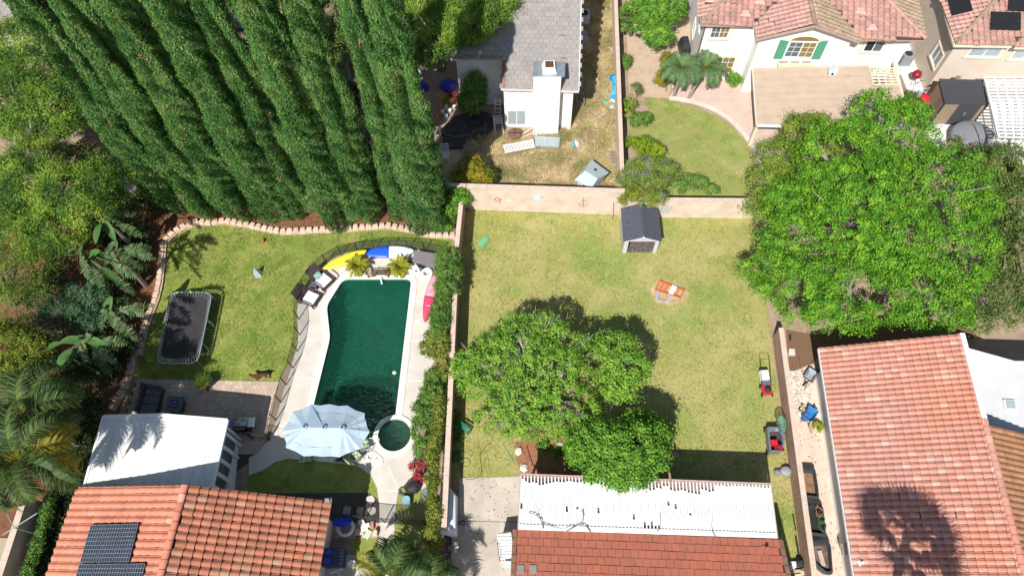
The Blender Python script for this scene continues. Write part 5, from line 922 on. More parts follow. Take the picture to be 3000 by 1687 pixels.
shrub('low leafy weeds along the wall near the green bench', kM(230, 1050), [(kM(250, 830), .15, .35, .6, .3), (kM(240, 930), .12, .4, .5, .25), (kM(250, 1060), .1, .35, .4, .22)], L_HDG, 60, .16, 40, (.09, .05), name='weed_patch', cat='weeds')
for q, lb in (((755, 1080), 'small green bush in the red soil bed, left of the pair'), ((865, 1130), 'small green bush in the red soil bed, right of the pair')):
    shrub(lb, k12(*q), [(k12(q[0], q[1]-6), .25, .33, .26, .24)], L_HDG, 26, .13, 40, (.08, .05))
shrub('small yellow-green plant against the right house wall', kR(1015, 840), [(kR(1015, 830), .2, .24, .24, .2)], L_YEL, 16, .11, 40, (.10, .05))
shrub('thin palm-like shrub with spiky leaves against the narrow wall', k4(90, 500), [(k4(90, 470), .5, .3, .5, .5)], L_HDG, 26, .2, 26, (.35, .03), name='spiky_plant', cat='plant')
# left side dark masses
shrub('dark evergreen mass behind the feather palms at the lower left', kL(560, 640), [(kL(640, 450), 2.0, 1.6, 1.6, 1.5), (kL(500, 300), 2.0, 1.5, 1.3, 1.4), (kL(680, 620), 1.6, 1.2, 1.2, 1.3), (kL(600, 850), 1.5, 1.4, 1.2, 1.2), (kL(480, 980), 1.4, 1.4, 1.0, 1.1), (kL(350, 560), 2, 1.6, 1.6, 1.4)], L_DRK, 420, .32, 50, (.12, .07), name='dark_shrub')
shrub('yellow-green round tree in the lower left corner beside the palms', kL(130, 250), [(kL(60, 60), 3.0, 1.6, 1.4, 1.2), (kL(260, 60), 2.8, 1.3, 1.1, 1.1), (kL(110, 250), 2.6, 1.3, 1.1, 1.1), (kL(10, 180), 2.6, 1.2, 1.2, 1.1), (kL(200, 160), 2.6, 1.1, 1, 1)], leafmat('lemon_leaf', [(.05, .09, .015), (.11, .17, .02), (.24, .30, .03), (.34, .38, .05)], .35, .6, .8), 330, .32, 54, (.12, .07), name='round_tree', cat='tree')
shrub('blue-green feathery shrub right of the pepper trees', k6(500, 1050), [(k6(330, 900), 1.4, 1.1, .9, .9), (k6(420, 1000), 1.3, 1.1, .8, .9), (k6(590, 1000), 1.3, 1.1, .9, .9), (k6(680, 900), 1.5, .8, .8, .9), (k6(560, 850), 1.4, .7, .5, .7), (k6(620, 1090), 1.2, .8, .5, .7), (k6(430, 810), 1.2, .6, .4, .5)], L_BLU, 270, .3, 50, (.16, .045), name='feathery_shrub')
shrub('white flowering shrub below the brown clearing at the left', k6(250, 1150), [(k6(200, 1150), 1.0, .9, .5, .6), (k6(330, 1130), 1.1, .9, .6, .7), (k6(400, 1160), 1.0, .6, .5, .6)], leafmat('white_flower', [(.05, .06, .02), (.09, .10, .04), (.12, .12, .06), (.7, .62, .62)], .3, .15, 2), 120, .26, 44, (.07, .055), name='flowering_shrub')
shrub('dark undergrowth under the leftmost cypress', kV(330, 480), [(kV(250, 420), .8, 1.3, 1.0, .8), (kV(400, 480), .7, 1.2, .8, .7), (kV(150, 300), .9, 1.2, 1, .9)], L_DRK, 160, .3, 50, (.12, .06), name='dark_shrub')
shrub('ivy creeping along the wall at the lower left corner', k10(250, 1300), [(k10(x, y), 1.3, .25, .5, .3) for x, y in ((340, 980), (320, 1060), (290, 1150), (265, 1230), (240, 1310), (215, 1390), (195, 1449))], L_HDG, 130, .17, 44, (.09, .06), name='ivy', cat='ivy')
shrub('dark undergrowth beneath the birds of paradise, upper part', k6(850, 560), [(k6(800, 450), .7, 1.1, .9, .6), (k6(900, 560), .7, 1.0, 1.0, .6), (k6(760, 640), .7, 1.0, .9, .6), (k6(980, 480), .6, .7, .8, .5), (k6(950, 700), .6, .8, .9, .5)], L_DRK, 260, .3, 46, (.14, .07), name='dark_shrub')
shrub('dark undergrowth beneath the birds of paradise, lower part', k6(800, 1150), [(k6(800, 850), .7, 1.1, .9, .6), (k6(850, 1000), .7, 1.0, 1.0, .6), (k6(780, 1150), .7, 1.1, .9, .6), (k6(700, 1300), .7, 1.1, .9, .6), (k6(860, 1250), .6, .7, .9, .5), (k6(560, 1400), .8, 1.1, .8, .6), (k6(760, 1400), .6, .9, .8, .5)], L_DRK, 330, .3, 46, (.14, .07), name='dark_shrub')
shrub('ivy-like ground cover darkened for shade in the narrow strip beside the orange tiled house', k10(420, 1250), [(k10(560-i*24, 900+i*75), .35, .9, 1.0, .45) for i in range(9)]+[(k10(470-i*24, 930+i*75), .35, .8, 1.0, .45) for i in range(9)]+[(kL(690, 700), .6, .9, 1, .6), (kL(740, 900), .5, .9, 1, .5), (kL(650, 1000), .5, .9, 1, .5), (kL(640, 1150), .5, .9, 1, .5), (kL(560, 1250), .5, 1, 1, .5)], L_DRK, 620, .3, 44, (.13, .07), name='ground_cover', cat='ground cover')  # plants over bare soil; their dark leaf colour carries the strip's shade
shrub('bushy green growth at the foot of the two rightmost cypresses', (1215, 600), [((1215, 560), 1.6, .9, .8, 1.8), ((1285, 560), 1.8, .7, .6, 1.6), ((1180, 590), 1.0, .7, .6, 1.2), ((1250, 600), 1.2, .9, .6, 1.4)], L_CYP, 260, .24, 60, (.13, .055), name='conifer_shrub')
# ---- palms
def frond_arrays(base, az, L, elev, droop, nl=34, lw=.035, ll=.5, vee=.35, curl=0):
    """feather frond: returns quads verts/faces + rachis pts"""
    pts = []; p = np.array(base, float); e = elev; st = L/14
    for i in range(15):
        pts.append(p.copy()); d = np.array([math.cos(az)*math.cos(e), math.sin(az)*math.cos(e), math.sin(e)]); p = p+d*st; e -= droop/14*(1+i/9); az += curl/14
    pts = np.array(pts); V = []; 
    for i in range(nl):
        t = .14+.86*i/(nl-1); f = t*13.99; k = int(f); a = pts[k]*(1-(f-k))+pts[min(k+1, 14)]*(f-k); tg = unit((pts[min(k+1, 14)]-pts[k])[None])[0]
        side = unit(np.cross(tg, [0, 0, 1])[None])[0]; upv = np.cross(side, tg); l = ll*(math.sin(math.pi*min(1, t*.86+.12))**.6)*random.uniform(.85, 1.15)
        for s in (-1, 1):
            dr = unit((side*s*.85+tg*.55+upv*(vee+random.uniform(-.15, .15)))[None])[0]; tip = a+dr*l+np.array([0, 0, -.22*l]); mid = a+dr*l*.5+np.array([0, 0, .02]); w_ = unit(np.cross(dr, upv)[None])[0]*lw*.5
            V += [a-w_, a+w_, mid+w_, mid-w_, mid-w_, mid+w_, tip+w_*.2, tip-w_*.2]
    return np.array(V), pts
L_PALM = leafmat('palm_leaf', [(.035, .07, .02), (.07, .125, .03), (.14, .20, .05)], .3, .3, 1); L_PALMY = leafmat('palm_leaf_gold', [(.12, .16, .02), (.28, .26, .03), (.42, .28, .03)], .3, .3, 1)
PTRUNK = mat('palm_trunk', (.30, .24, .19), .95, .2, 12, .8, 40)
def palm(label, base, top_h, fr, trunk_r=.14, L=2.4, ll=.5, mt=None, lean=(0, 0), name='queen_palm', gold=(), elev=(.2, 1.1), droop=1.6, nl=34, lw=.035, cat='palm', skirt=0):
    t = thing(name, label, cat, base); b0 = Vector(base); tp = b0+Vector((lean[0], lean[1], top_h)); off = np.array(base)
    b = MB(); n_ = max(3, int(top_h*3)); b.tube([b0.lerp(tp, i/n_)+Vector((0, 0, -.05 if i == 0 else 0)) for i in range(n_+1)], [trunk_r*(1.1-.25*i/n_)*(1+.06*(i % 2)) for i in range(n_+1)], 9); b.part('trunk', PTRUNK, t)
    for i in range(fr):
        az = i*2.39996+random.uniform(-.2, .2); e = elev[0]+(elev[1]-elev[0])*((i+.5)/fr)**.8; l_ = L*random.uniform(.85, 1.1)*(1 if i > fr*.2 else .9)
        V, pts = frond_arrays(np.array(tp), az, l_, e, droop*random.uniform(.8, 1.15), nl=nl, ll=ll, lw=lw, curl=random.uniform(-.3, .3)); V = V-off
        me = npmesh('frond', V, np.arange(len(V)).reshape(-1, 4), (L_PALMY if i in gold else (mt or L_PALM))); o = bpy.data.objects.new('frond', me); link(o, t)
        rb = MB(); rb.tube([tuple(p) for p in pts[::2]], [.028-.003*k for k in range(8)], 4); rb.part('rachis', L_PALMY, o)
    return t
palm('feather palm with gold tipped fronds at the left edge, upper of the pair', Vector((*P(kL(200, 640), 6.2).xy, 0)), 6.2, 22, L=3.2, ll=.75, gold=(1, 5), lean=(0, 0), nl=46, lw=.045)
palm('feather palm with gold tipped fronds at the left edge, lower of the pair', Vector((*P(kL(150, 1000), 6.8).xy, 0)), 6.8, 20, L=3.1, ll=.7, gold=(0, 3, 6, 8), nl=46, lw=.045)
palm('queen palm by the path at the bottom centre left of the wall', P(kJ(1380, 1560)), 2.6, 15, L=2.3, ll=.6, gold=(2, 9), nl=44, lw=.04, trunk_r=.12)
palm('queen palm just beyond the bottom edge with a golden frond to the right', P(kJ(1850, 1700)), 2.4, 13, L=2.1, ll=.6, gold=(2, 5), nl=40, lw=.04, trunk_r=.12)
palm('queen palm standing in front of the double window, left of the pair', P(k4(450, 730)), 2.6, 18, L=1.7, ll=.42, mt=leafmat('palm_soft', [(.09, .17, .07), (.14, .25, .09), (.2, .3, .14)], .3, .3, 1), lean=(.0, 0), trunk_r=.1, nl=36)
palm('queen palm with brown hanging fronds, right of the pair by the patio', P(k4(560, 740)), 2.3, 20, L=1.8, ll=.42, mt=bpy.data.materials['palm_soft'], lean=(.7, .4), trunk_r=.1, nl=36)
palm('small feather palm hidden between the pepper trees and the cypresses', P(k1(500, 1330)), 3.0, 12, L=2.2, ll=.5, trunk_r=.1, nl=36)
palm('potted sago palm with yellow fronds beside the yellow kayak', P(k8(645, 410)), .42, 26, L=.85, ll=.18, mt=leafmat('sago_leaf', [(.20, .22, .02), (.34, .34, .03), (.48, .44, .04)], .3, .2, 2), name='sago_palm', trunk_r=.11, elev=(.15, 1.2), droop=.9, nl=22, lw=.03, cat='palm')
palm('potted sago palm with yellow fronds beside the whale float', P(k8(1000, 420)), .40, 26, L=.80, ll=.17, mt=bpy.data.materials['sago_leaf'], name='sago_palm', trunk_r=.11, elev=(.15, 1.2), droop=.9, nl=22, lw=.03, cat='palm')
for q, lb in (((645, 410), 'dark round pot holding the sago palm near the yellow kayak'), ((1000, 420), 'dark round pot holding the sago palm near the whale float')):
    p = P(k8(*q)); b = MB(); b.lathe((p.x, p.y, .03), [(.2, 0), (.3, .18), (.32, .36), (.34, .38), (.29, .38), (.28, .33)], 16); b.top('plant_pot', mat('pot_dark', (.07, .05, .04), .6) if 'pot_dark' not in bpy.data.materials else bpy.data.materials['pot_dark'], lb, 'plant pot', 'pots beside the pool', smooth=True)
# off-frame fan palm whose shadow lies on the right hand roof
sp = P(k14(930, 1260), 3.9); hgt = 11.5; base = Vector((sp.x-.37*(hgt-4), sp.y-.80*(hgt-4), 0))
fp_ = thing('fan_palm', 'tall fan palm beyond the bottom edge casting its shadow on the clay roof', 'palm', base)
MB().tube([base, base+Vector((0, 0, hgt/2)), base+Vector((0, 0, hgt))], [.26, .2, .17], 8).part('trunk', PTRUNK, fp_)
for i in range(36):
    az = i*2.4; el = random.uniform(-.25, .5) if i < 20 else random.uniform(.7, 1.3); c0_ = np.array(base+Vector((0, 0, hgt))); d = np.array([math.cos(az)*math.cos(el), math.sin(az)*math.cos(el), math.sin(el)]); hub = c0_+d*(random.uniform(.8, 1.35) if i < 20 else random.uniform(.3, .8)); side = unit(np.cross(d, [0, 0, 1])[None])[0]; V = []
    for a in np.linspace(-.95, .95, 13): dd = d*math.cos(a)+side*math.sin(a); tip = hub+dd*1.25+np.array([0, 0, -.2]); w_ = np.cross(dd, [0, 0, 1])*.06; V += [hub-w_*.3, hub+w_*.3, (hub+tip)/2+w_*.9, (hub+tip)/2-w_*.9, (hub+tip)/2-w_*.9, (hub+tip)/2+w_*.9, tip+w_*.1, tip-w_*.1]
    V = np.array(V)-np.array(base); o = bpy.data.objects.new('frond', npmesh('frond', V, np.arange(len(V)).reshape(-1, 4), L_PALM)); link(o, fp_)
    MB().tube([tuple(c0_), tuple(hub)], .02, 4).part('stalk', L_PALM, o)
# ---- giant bird of paradise leaves
L_BAN = leafmat('paddle_leaf', [(.045, .12, .03), (.07, .17, .04), (.11, .22, .05)], .25, .2, .6); L_BANS = leafmat('torn_leaf', [(.05, .11, .035), (.10, .17, .06), (.20, .25, .12)], .25, .4, 2)
def paddle(parent, base, tip_px, tz, wid, torn, Lb=1.5, twist=0):
    """leaf whose tip is seen at tip_px at height tz"""
    tip = np.array(P(tip_px, tz)); b_ = np.array(base); mid = b_+(tip-b_)*.5+np.array([0, 0, .5]); d = unit((tip-mid)[None])[0]; bl0 = tip-d*Lb; side = unit((np.cross(d, [0, 0, 1])+np.array([0, 0, twist]))[None])[0]; up = np.cross(side, d)
    V = []; Fq = []; n = 11
    if not torn:
        for i in range(n+1):
            t = i/n; w_ = wid*(math.sin(math.pi*min(1, t*.93+.05))**.7); c = bl0+d*Lb*t-np.array([0, 0, .25*t*t]); V += [c-side*w_+up*w_*.35, c, c+side*w_+up*w_*.35]
        for i in range(n): k = i*3; Fq += [(k, k+1, k+4, k+3), (k+1, k+2, k+5, k+4)]
    else:
        for i in range(13):
            t = (i+.5)/13; w_ = wid*(math.sin(math.pi*min(1, t*.9+.08))**.6)*random.uniform(.8, 1.1); c = bl0+d*Lb*t-np.array([0, 0, .3*t*t]); h = d*Lb/26*.9
            for s in (-1, 1):
                k = len(V); e = c+side*s*w_+up*w_*random.uniform(-.3, .4)+d*.08; V += [c-h, c+h, e+h*.7, e-h*.7]; Fq.append((k, k+1, k+2, k+3))
    V = np.array(V)-np.array(origin_of(parent)); o = bpy.data.objects.new('leaf', npmesh('leaf', V, np.array(Fq), L_BANS if torn else L_BAN)); link(o, parent)
    MB().tube([tuple(b_), tuple(mid*.5+b_*.5+np.array([0, 0, .15])), tuple(mid), tuple(bl0), tuple(bl0+d*Lb*.9-np.array([0, 0, .2]))], [.04, .035, .03, .025, .01], 5).part('stalk', L_BANS, o)
bops = [('giant bird of paradise at the upper corner by the stone edging', (850, 420), [((945, 290), 1), ((830, 350), 1), ((985, 450), 1), ((800, 480), 0), ((560, 420), 0), ((660, 500), 0)]),
        ('giant bird of paradise with torn leaves reaching over the lawn edge', (900, 650), [((1050, 530), 1), ((1050, 580), 1), ((1080, 610), 1), ((760, 560), 1), ((990, 680), 1), ((890, 600), 1), ((730, 640), 1), ((850, 760), 1), ((600, 600), 0)]),
        ('giant bird of paradise with hanging ragged leaves in the middle of the bed', (690, 640), [((440, 570), 1), ((530, 560), 1), ((600, 740), 1), ((640, 780), 1), ((710, 800), 1), ((560, 650), 0), ((820, 780), 0), ((940, 740), 1), ((930, 860), 1)]),
        ('giant bird of paradise with one upright leaf beside the trampoline', (870, 1060), [((860, 940), 0), ((1080, 940), 1), ((1030, 1000), 1), ((760, 1000), 0), ((720, 1040), 0), ((700, 1130), 1), ((850, 1130), 1), ((950, 1190), 1)]),
        ('giant bird of paradise with wide paddle leaves beside the lower edging', (700, 1270), [((640, 1180), 0), ((740, 1230), 0), ((400, 1200), 0), ((300, 1260), 0), ((520, 1230), 1), ((480, 1320), 1), ((590, 1330), 1), ((760, 1420), 1), ((800, 1340), 1), ((380, 1390), 0), ((880, 1210), 1)])]
for lb, bp, lv in bops:
    cc_ = P(k6(bp[0]-55, bp[1]-30), 3.1); bb0 = Vector((cc_.x, cc_.y, 0)); t = thing('bird_of_paradise', lb, 'plant', bb0, 'giant birds of paradise in the side bed')
    MB().tube([bb0, bb0+Vector((.05, 0, 1.8)), bb0+Vector((0, 0, 3.1))], [.16, .12, .10], 7).part('stem', BARK, t)
    for q, torn in lv: paddle(t, (bb0.x+random.uniform(-.1, .1), bb0.y+random.uniform(-.1, .1), 3.0), k6(*q), random.uniform(3.2, 4.3), .22 if not torn else .28, torn, 1.15 if not torn else 1.3, random.uniform(-.5, .5))
lg = MB(); a_, c_ = P(kL(620, 150), 2.6), P(kL(985, 355), .1); lg.tube([c_, c_.lerp(a_, .5)+Vector((0, 0, .1)), a_], [.09, .07, .05], 7); lg.top('bare_trunk', BARKG, 'bare leaning grey trunk above the lower stone edging', 'trunk')
# dry grass blades in the weedy yard and mixed tufts
def blades(name, label, poly_px, n, h, cols, mt_name, wd=.02, lean=.9, holes=()):
    poly = [P(q) for q in poly_px]; pl = [(p.x, p.y) for p in poly]; xs_ = [p[0] for p in pl]; ys_ = [p[1] for p in pl]; pts = []
    while len(pts) < n:
        c = (rng.uniform(min(xs_), max(xs_)), rng.uniform(min(ys_), max(ys_)))
        if not inpoly(c, pl): continue
        if mn.noise(Vector((c[0]*.9, c[1]*.9, 2))) < -.2 and rng.random() < .8: continue
        pts.append(c)
    C = np.array([(x, y, 0) for x, y in pts]); a = np.array([mn.noise(Vector((x*.45, y*.45, 7)))*9 for x, y in pts])+rng.normal(size=n)*.5; d = np.stack([np.cos(a), np.sin(a), np.zeros(n)], 1); hh_ = rng.uniform(.5, 1.2, n)[:, None]*h
    s = np.stack([-d[:, 1], d[:, 0], np.zeros(n)], 1)*wd*.5; tip = C+d*hh_*lean+np.array([0, 0, 1])*hh_*.55; mid = C+d*hh_*lean*.4+np.array([0, 0, 1])*hh_*.45
    V = np.stack([C-s, C+s, mid+s, mid-s, mid-s, mid+s, tip+s*.2, tip-s*.2], 1).reshape(-1, 3); o = bpy.data.objects.new(name, npmesh(name, V, np.arange(len(V)).reshape(-1, 4), leafmat(mt_name, cols, .3, .45, .7))); link(o); tag(o, label, 'grass', None, 'stuff')
blades('grass_blades', 'short blades of the open yellow-green lawn', lawnR, 42000, .085, [(.10, .17, .03), (.24, .29, .06), (.40, .38, .13), (.55, .48, .22)], 'lawn_blade', .028, .5)
blades('grass_blades', 'short blades of the lawn round the pool fence', lawnL, 20000, .085, [(.07, .15, .02), (.15, .25, .04), (.28, .33, .08), (.48, .42, .2)], 'lawn_blade_green', .028, .5)
lawnE = [k4(225, 735), k4(400, 755), k4(620, 815), k4(780, 880), k4(900, 970), k4(1000, 1080), k4(1055, 1200), k4(1060, 1300), k4(1030, 1400), k4(1010, 1449), k4(380, 1449), k4(340, 1250), k4(200, 1120), k4(105, 1020), k4(130, 960), k4(280, 900)]
blades('grass_blades', 'short patchy blades of the curved lawn at the upper right', lawnE, 9000, .10, [(.08, .17, .02), (.20, .30, .05), (.42, .38, .17), (.60, .50, .30)], 'lawn_blade_patchy', .032, .5)
blades('dry_grass', 'long straw coloured grass with green patches in the weedy yard', [(1400, 395), (1300, 545), (1560, 552), (1800, 553), (1806, 300), (1790, -60), (1712, -60), (1700, 260), (1560, 405)], 26000, .42, [(.22, .30, .07), (.42, .36, .16), (.60, .46, .26), (.74, .60, .38)], 'dry_blade', .03)
# ================================================================ objects
_mc = {}
def M(name, col, rough=.6, **k):
    if name not in _mc: _mc[name] = mat(name, col, rough, k.pop('var', .06), k.pop('scale', 5), **k)
    return _mc[name]
V3 = Vector
def Z(p, z): return V3((p.x, p.y, z))
# ---- pool fence
NET = netmat('safety_net', (.05, .052, .05), .42); POST = M('fence_post', (.03, .03, .032), .5)
def netfence(label, path, h=1.12, step=1.0):
    pts = [P(q) for q in path]; t = thing('pool_fence', label, 'fence', pts[0], 'black mesh pool fences')
    pp = [a for a, _ in along(pts, step)]+[pts[-1]]
    for i, p in enumerate(pp):
        b = MB(); b.beam(p, Z(p, h), .045, .045); b.part('post', POST, t)
        if i:
            a = pp[i-1]; b = MB(); k = 6; n_ = (p-a).cross(V3((0, 0, 1))).normalized()
            for j in range(k):
                s0, s1 = j/k, (j+1)/k; o0, o1 = n_*.05*math.sin(math.pi*s0), n_*.05*math.sin(math.pi*s1)
                b.poly([a.lerp(p, s0)+o0+V3((0, 0, .04)), a.lerp(p, s1)+o1+V3((0, 0, .04)), Z(a.lerp(p, s1), h-.03)-o1*.5, Z(a.lerp(p, s0), h-.03)-o0*.5])
            b.part('mesh_panel', NET, t)
            b = MB(); b.beam(Z(a, h-.03), Z(p, h-.03), .02, .02); b.part('top_cord', POST, t)
    return t
netfence('curved black mesh fence round the far side of the pool', [k8(1340, 280), k8(1170, 250), k8(1010, 240), k8(890, 240), k8(770, 245), k8(650, 258), k8(505, 285), k8(390, 345), k8(280, 425), k8(205, 545), k8(145, 640), k8(130, 775), k8(140, 895), k8(143, 1022), k8(105, 1155), k8(70, 1290), (833, 1140), (819, 1195), (807, 1240), (790, 1286)])
netfence('straight black mesh fence crossing the path below the hot tub', [kJ(560, 592), kJ(780, 618), kJ(1060, 650), kJ(1300, 672), kJ(1760, 695)])
netfence('sagging end of mesh fence by the barbecue', [(790, 1290), (745, 1288), (700, 1270)], 1.0, .9)
# ---- boats and boards
def hull(name, label, cat, a, b_, W, hgt, mats, group=None, split=None, ridges=0, roll=0, sharp=1.0, cock=False):
    a, b_ = V3(a), V3(b_); L = (b_-a).length; x = (b_-a).normalized(); up = V3((0, 0, 1)); y = up.cross(x).normalized(); z = x.cross(y)
    Rr = Matrix.Rotation(roll, 3, x); y = Rr@y; z = Rr@z; rings = []; n = 14; N_ = 22
    for i in range(N_+1):
        t = i/N_; w_ = W/2*max(.02, math.sin(math.pi*t)**(.62*sharp)); h_ = hgt*(.35+.65*math.sin(math.pi*t)**.6) if 0 < t < 1 else hgt*.2; c = a+x*L*t; r_ = []
        for j in range(n):
            th = 2*math.pi*j/n; s = math.sin(th); rr = 1+(ridges*.06*math.cos(th*6) if s > 0 else 0)
            r_.append(c+y*math.cos(th)*w_*rr+z*(s*h_*.5*rr*(1 if s > 0 else .5)+hgt*.28))
        rings.append(r_)
    m_ = MB()
    if split:
        k = int(N_*split); m_.loft(rings[:k+1], 0); m_.loft(rings[k:], 1)
    else: m_.loft(rings)
    return m_, rings, (x, y, z), mats
def hull_thing(name, label, cat, *args, group=None, extra=None, **kw):
    m_, rings, ax, mats = hull(name, label, cat, *args, **kw); a, b_ = V3(args[0]), V3(args[1]); t = thing(name, label, cat, Z((a+b_)/2, min(a.z, b_.z)), group)
    m_.part('hull', mats, t, smooth=True)
    if extra: extra(t, rings, ax)
    return t
def cockpit(t, rings, ax):
    x, y, z = ax; n = len(rings); b = MB()
    for k in (int(n*.34), int(n*.66)):
        c = sum(rings[k], V3())/len(rings[k])+z*.12; b.tube([c-y*.12, c-y*.12+z*.05, c+y*.12+z*.05, c+y*.12], .018, 5)
    b.part('carry_handle', WHITE, t)
hull_thing('kayak', 'yellow kayak lying against the pool fence', 'kayak', P(k8(338, 408), .25), P(k8(715, 250), .55), .74, .34, M('yellow_plastic', (.80, .68, .05), .35), ridges=.6, sharp=1.0, extra=None)
def sup_extra(t, rings, ax):
    x, y, z = ax; b = MB(); k = len(rings)-5
    for q in (-.12, 0, .12):
        c = rings[-4][3]+y*q; b.beam(rings[-5][3]+y*q+z*.012, rings[-3][3]+y*q*.5+z*.012, .05, .01)
    b.part('blue_streak', M('pale_blue', (.30, .55, .78), .4), t)
hull_thing('paddleboard', 'blue and white paddleboard leaning behind the sago palms', 'paddleboard', P(k8(690, 268), .3), P(k8(1112, 250), .35), .78, .20, [M('blue_board', (.02, .12, .72), .35, col2=(.015, .09, .6)), M('white_board', (.82, .85, .86), .4)], split=.5, sharp=.8, roll=.12, extra=sup_extra)
hull_thing('kayak', 'pink and red kayak leaning on the hedge beside the pool', 'kayak', P(k8(1295, 425), .75), P(k8(1195, 858), .12), .62, .32, [M('pink_plastic', (.78, .30, .40), .4), M('red_plastic', (.70, .06, .14), .4)], split=.5, ridges=1.0, roll=-.35, sharp=1.15, extra=cockpit)
hull_thing('kayak', 'blue kayak in the shade beside the orange tiled house', 'kayak', P(kJ(380, 660), .3), P(kJ(680, 630), .4), .5, .26, M('blue_plastic', (.02, .06, .55), .4), ridges=.6)
# ---- storage box
q = [P(kX(485, 388), .62), P(kX(985, 478), .62), P(kX(912, 702), .62), P(kX(425, 600), .62)]
sb_ = thing('storage_box', 'grey deck storage box in the corner of the pool deck', 'storage box', Z(q[0], .03)); GB = M('box_grey', (.20, .18, .19), .6)
MB().prism([Z(p, 0) for p in q], .03, .56).part('body', GB, sb_); c = sum(q, V3())/4
MB().prism([Z(c.lerp(p, 1.04), 0) for p in q], .56, .63).part('lid', GB, sb_)
b = MB()
for s in (.25, .5, .75): b.beam(Z(q[0].lerp(q[1], s), .636), Z(q[3].lerp(q[2], s), .636), .03, .012)
b.part('lid_rib', GB, sb_)
# ---- floats
def floaty(name, label, c, R_, r_, mt, n=28, z=.0):
    t = thing(name, label, 'pool float', c, 'inflatable floats on the pool deck'); b = MB(); b.tube([c+V3((math.cos(a)*R_, math.sin(a)*R_, r_+z)) for a in np.linspace(0, 2*math.pi, n, endpoint=False)], r_, 10, closed=True); b.part('ring', mt, t, smooth=True); return t
cw = P(kX(470, 760), .03); wt = thing('whale_float', 'black and white orca shaped pool float beside the storage box', 'pool float', cw)
b = MB(); arcs = [P(kX(*q), .2) for q in ((330, 650), (400, 615), (500, 620), (570, 680), (610, 760), (620, 830))]; b.tube(arcs, [.08, .15, .19, .19, .16, .08], 12); b.part('black_body', M('black_vinyl', (.02, .02, .025), .25, spec=.6), wt, smooth=True)
b = MB(); b.lathe(Z(P(kX(455, 800)), .03), [(.1, 0), (.34, .03), (.40, .12), (.34, .22), (.1, .27)], 20, sx=1.15, sy=.95); b.part('white_body', M('white_vinyl', (.82, .82, .82), .3), wt, smooth=True)
b = MB(); b.loft([[P(kX(*q), z) for q in ((620, 700), (700, 750), (640, 790))] for z in (.2, .34)]); b.part('tail_fin', _mc['black_vinyl'], wt)
for q, mt_, z in ((kX(398, 680), 'white_vinyl', .37), (kX(498, 830), 'black_vinyl', .29)):
    b = MB(); b.lathe(P(q, z), [(.06, 0), (.06, .02), (.02, .03)], 12); b.part('eye', _mc[mt_], wt)
dn = floaty('ring_float', 'white donut float with pastel dots near the pool corner', P(kX(725, 895), .03), .26, .125, _mc['white_vinyl'])
for i in range(26):
    a = i*.7; b = MB(); c = P(kX(725, 895), .03)+V3((math.cos(a)*(.26+.07*math.sin(i*2.1)), math.sin(a)*(.26+.07*math.sin(i*2.1)), .24)); b.lathe(c, [(.025, 0), (.025, .012)], 6); b.part('dot', M('mint_dot', (.35, .65, .60), .5), dn)
floaty('ring_float', 'plain white ring float in the shade by the blue kayak', P(kJ(580, 740)), .36, .09, _mc['white_vinyl'], z=.1)
# ---- loungers
WICK = M('brown_wicker', (.075, .048, .05), .7, bump=.4, bscale=90); CUSH = M('white_cushion', (.82, .80, .82), .85)
def lounge(label, foot_l, foot_r, head_l, pillow=None):
    """seat foot corners and direction from pixels"""
    a, c, h = P(foot_l, .38), P(foot_r, .38), P(head_l, .38); W_ = (c-a).length; y = (c-a).normalized(); x = (h-a); x = (x-y*x.dot(y)).normalized(); org = Z(a, 0)
    t = thing('lounge_chair', label, 'lounge chair', Z((a+c)/2+x*.6, .03), 'brown wicker loungers by the pool fence')
    def L3(u, v, z): return org+x*u+y*v+V3((0, 0, z))
    b = MB(); b.hexa([L3(0, 0, .28), L3(0, W_, .28), L3(.95, W_, .28), L3(.95, 0, .28), L3(0, 0, .36), L3(0, W_, .36), L3(.95, W_, .36), L3(.95, 0, .36)]); b.part('seat', WICK, t)
    b = MB(); b.hexa([L3(.85, .02, .33), L3(.85, W_-.02, .33), L3(1.35, W_-.02, .95), L3(1.35, .02, .95), L3(.88, .02, .40), L3(.88, W_-.02, .40), L3(1.29, W_-.02, 1.0), L3(1.29, .02, 1.0)]); b.part('backrest', WICK, t)
    bevel(MB().hexa([L3(.06, .05, .365), L3(.06, W_-.05, .365), L3(.78, W_-.05, .365), L3(.78, .05, .365), L3(.06, .05, .44), L3(.06, W_-.05, .44), L3(.78, W_-.05, .44), L3(.78, .05, .44)]).part('cushion', CUSH, t), .02)
    for s in (-.03, W_+.03):
        b = MB(); b.tube([L3(.0, s, .30), L3(.02, s, .52), L3(.2, s, .60), L3(.7, s, .60), L3(.9, s, .45)], .035, 6); b.part('armrest', WICK, t)
        for u_ in (.05, .9): MB().beam(L3(u_, min(max(s, .03), W_-.03), .03), L3(u_, min(max(s, .03), W_-.03), .30), .05, .05).part('leg', WICK, t)
    if pillow:
        p = L3(.80, W_/2, .56); b = MB(); b.box(p, (.14, .42, .40), math.atan2(x.y, x.x), ry=.6); o = b.top('pillow', M('teal_leaf_pillow', (.42, .58, .55), .8, col2=(.10, .28, .24), scale=9), 'teal leaf print pillow on the upper lounger', 'pillow'); bevel(o, .05, 3)
lounge('brown wicker lounger with a teal leaf pillow, the upper of the two', kU(735, 840), kU(1000, 590), kU(540, 600), True)
lounge('brown wicker lounger with plain white cushion, the lower of the two', kU(480, 1270), kU(680, 970), kU(230, 1060))
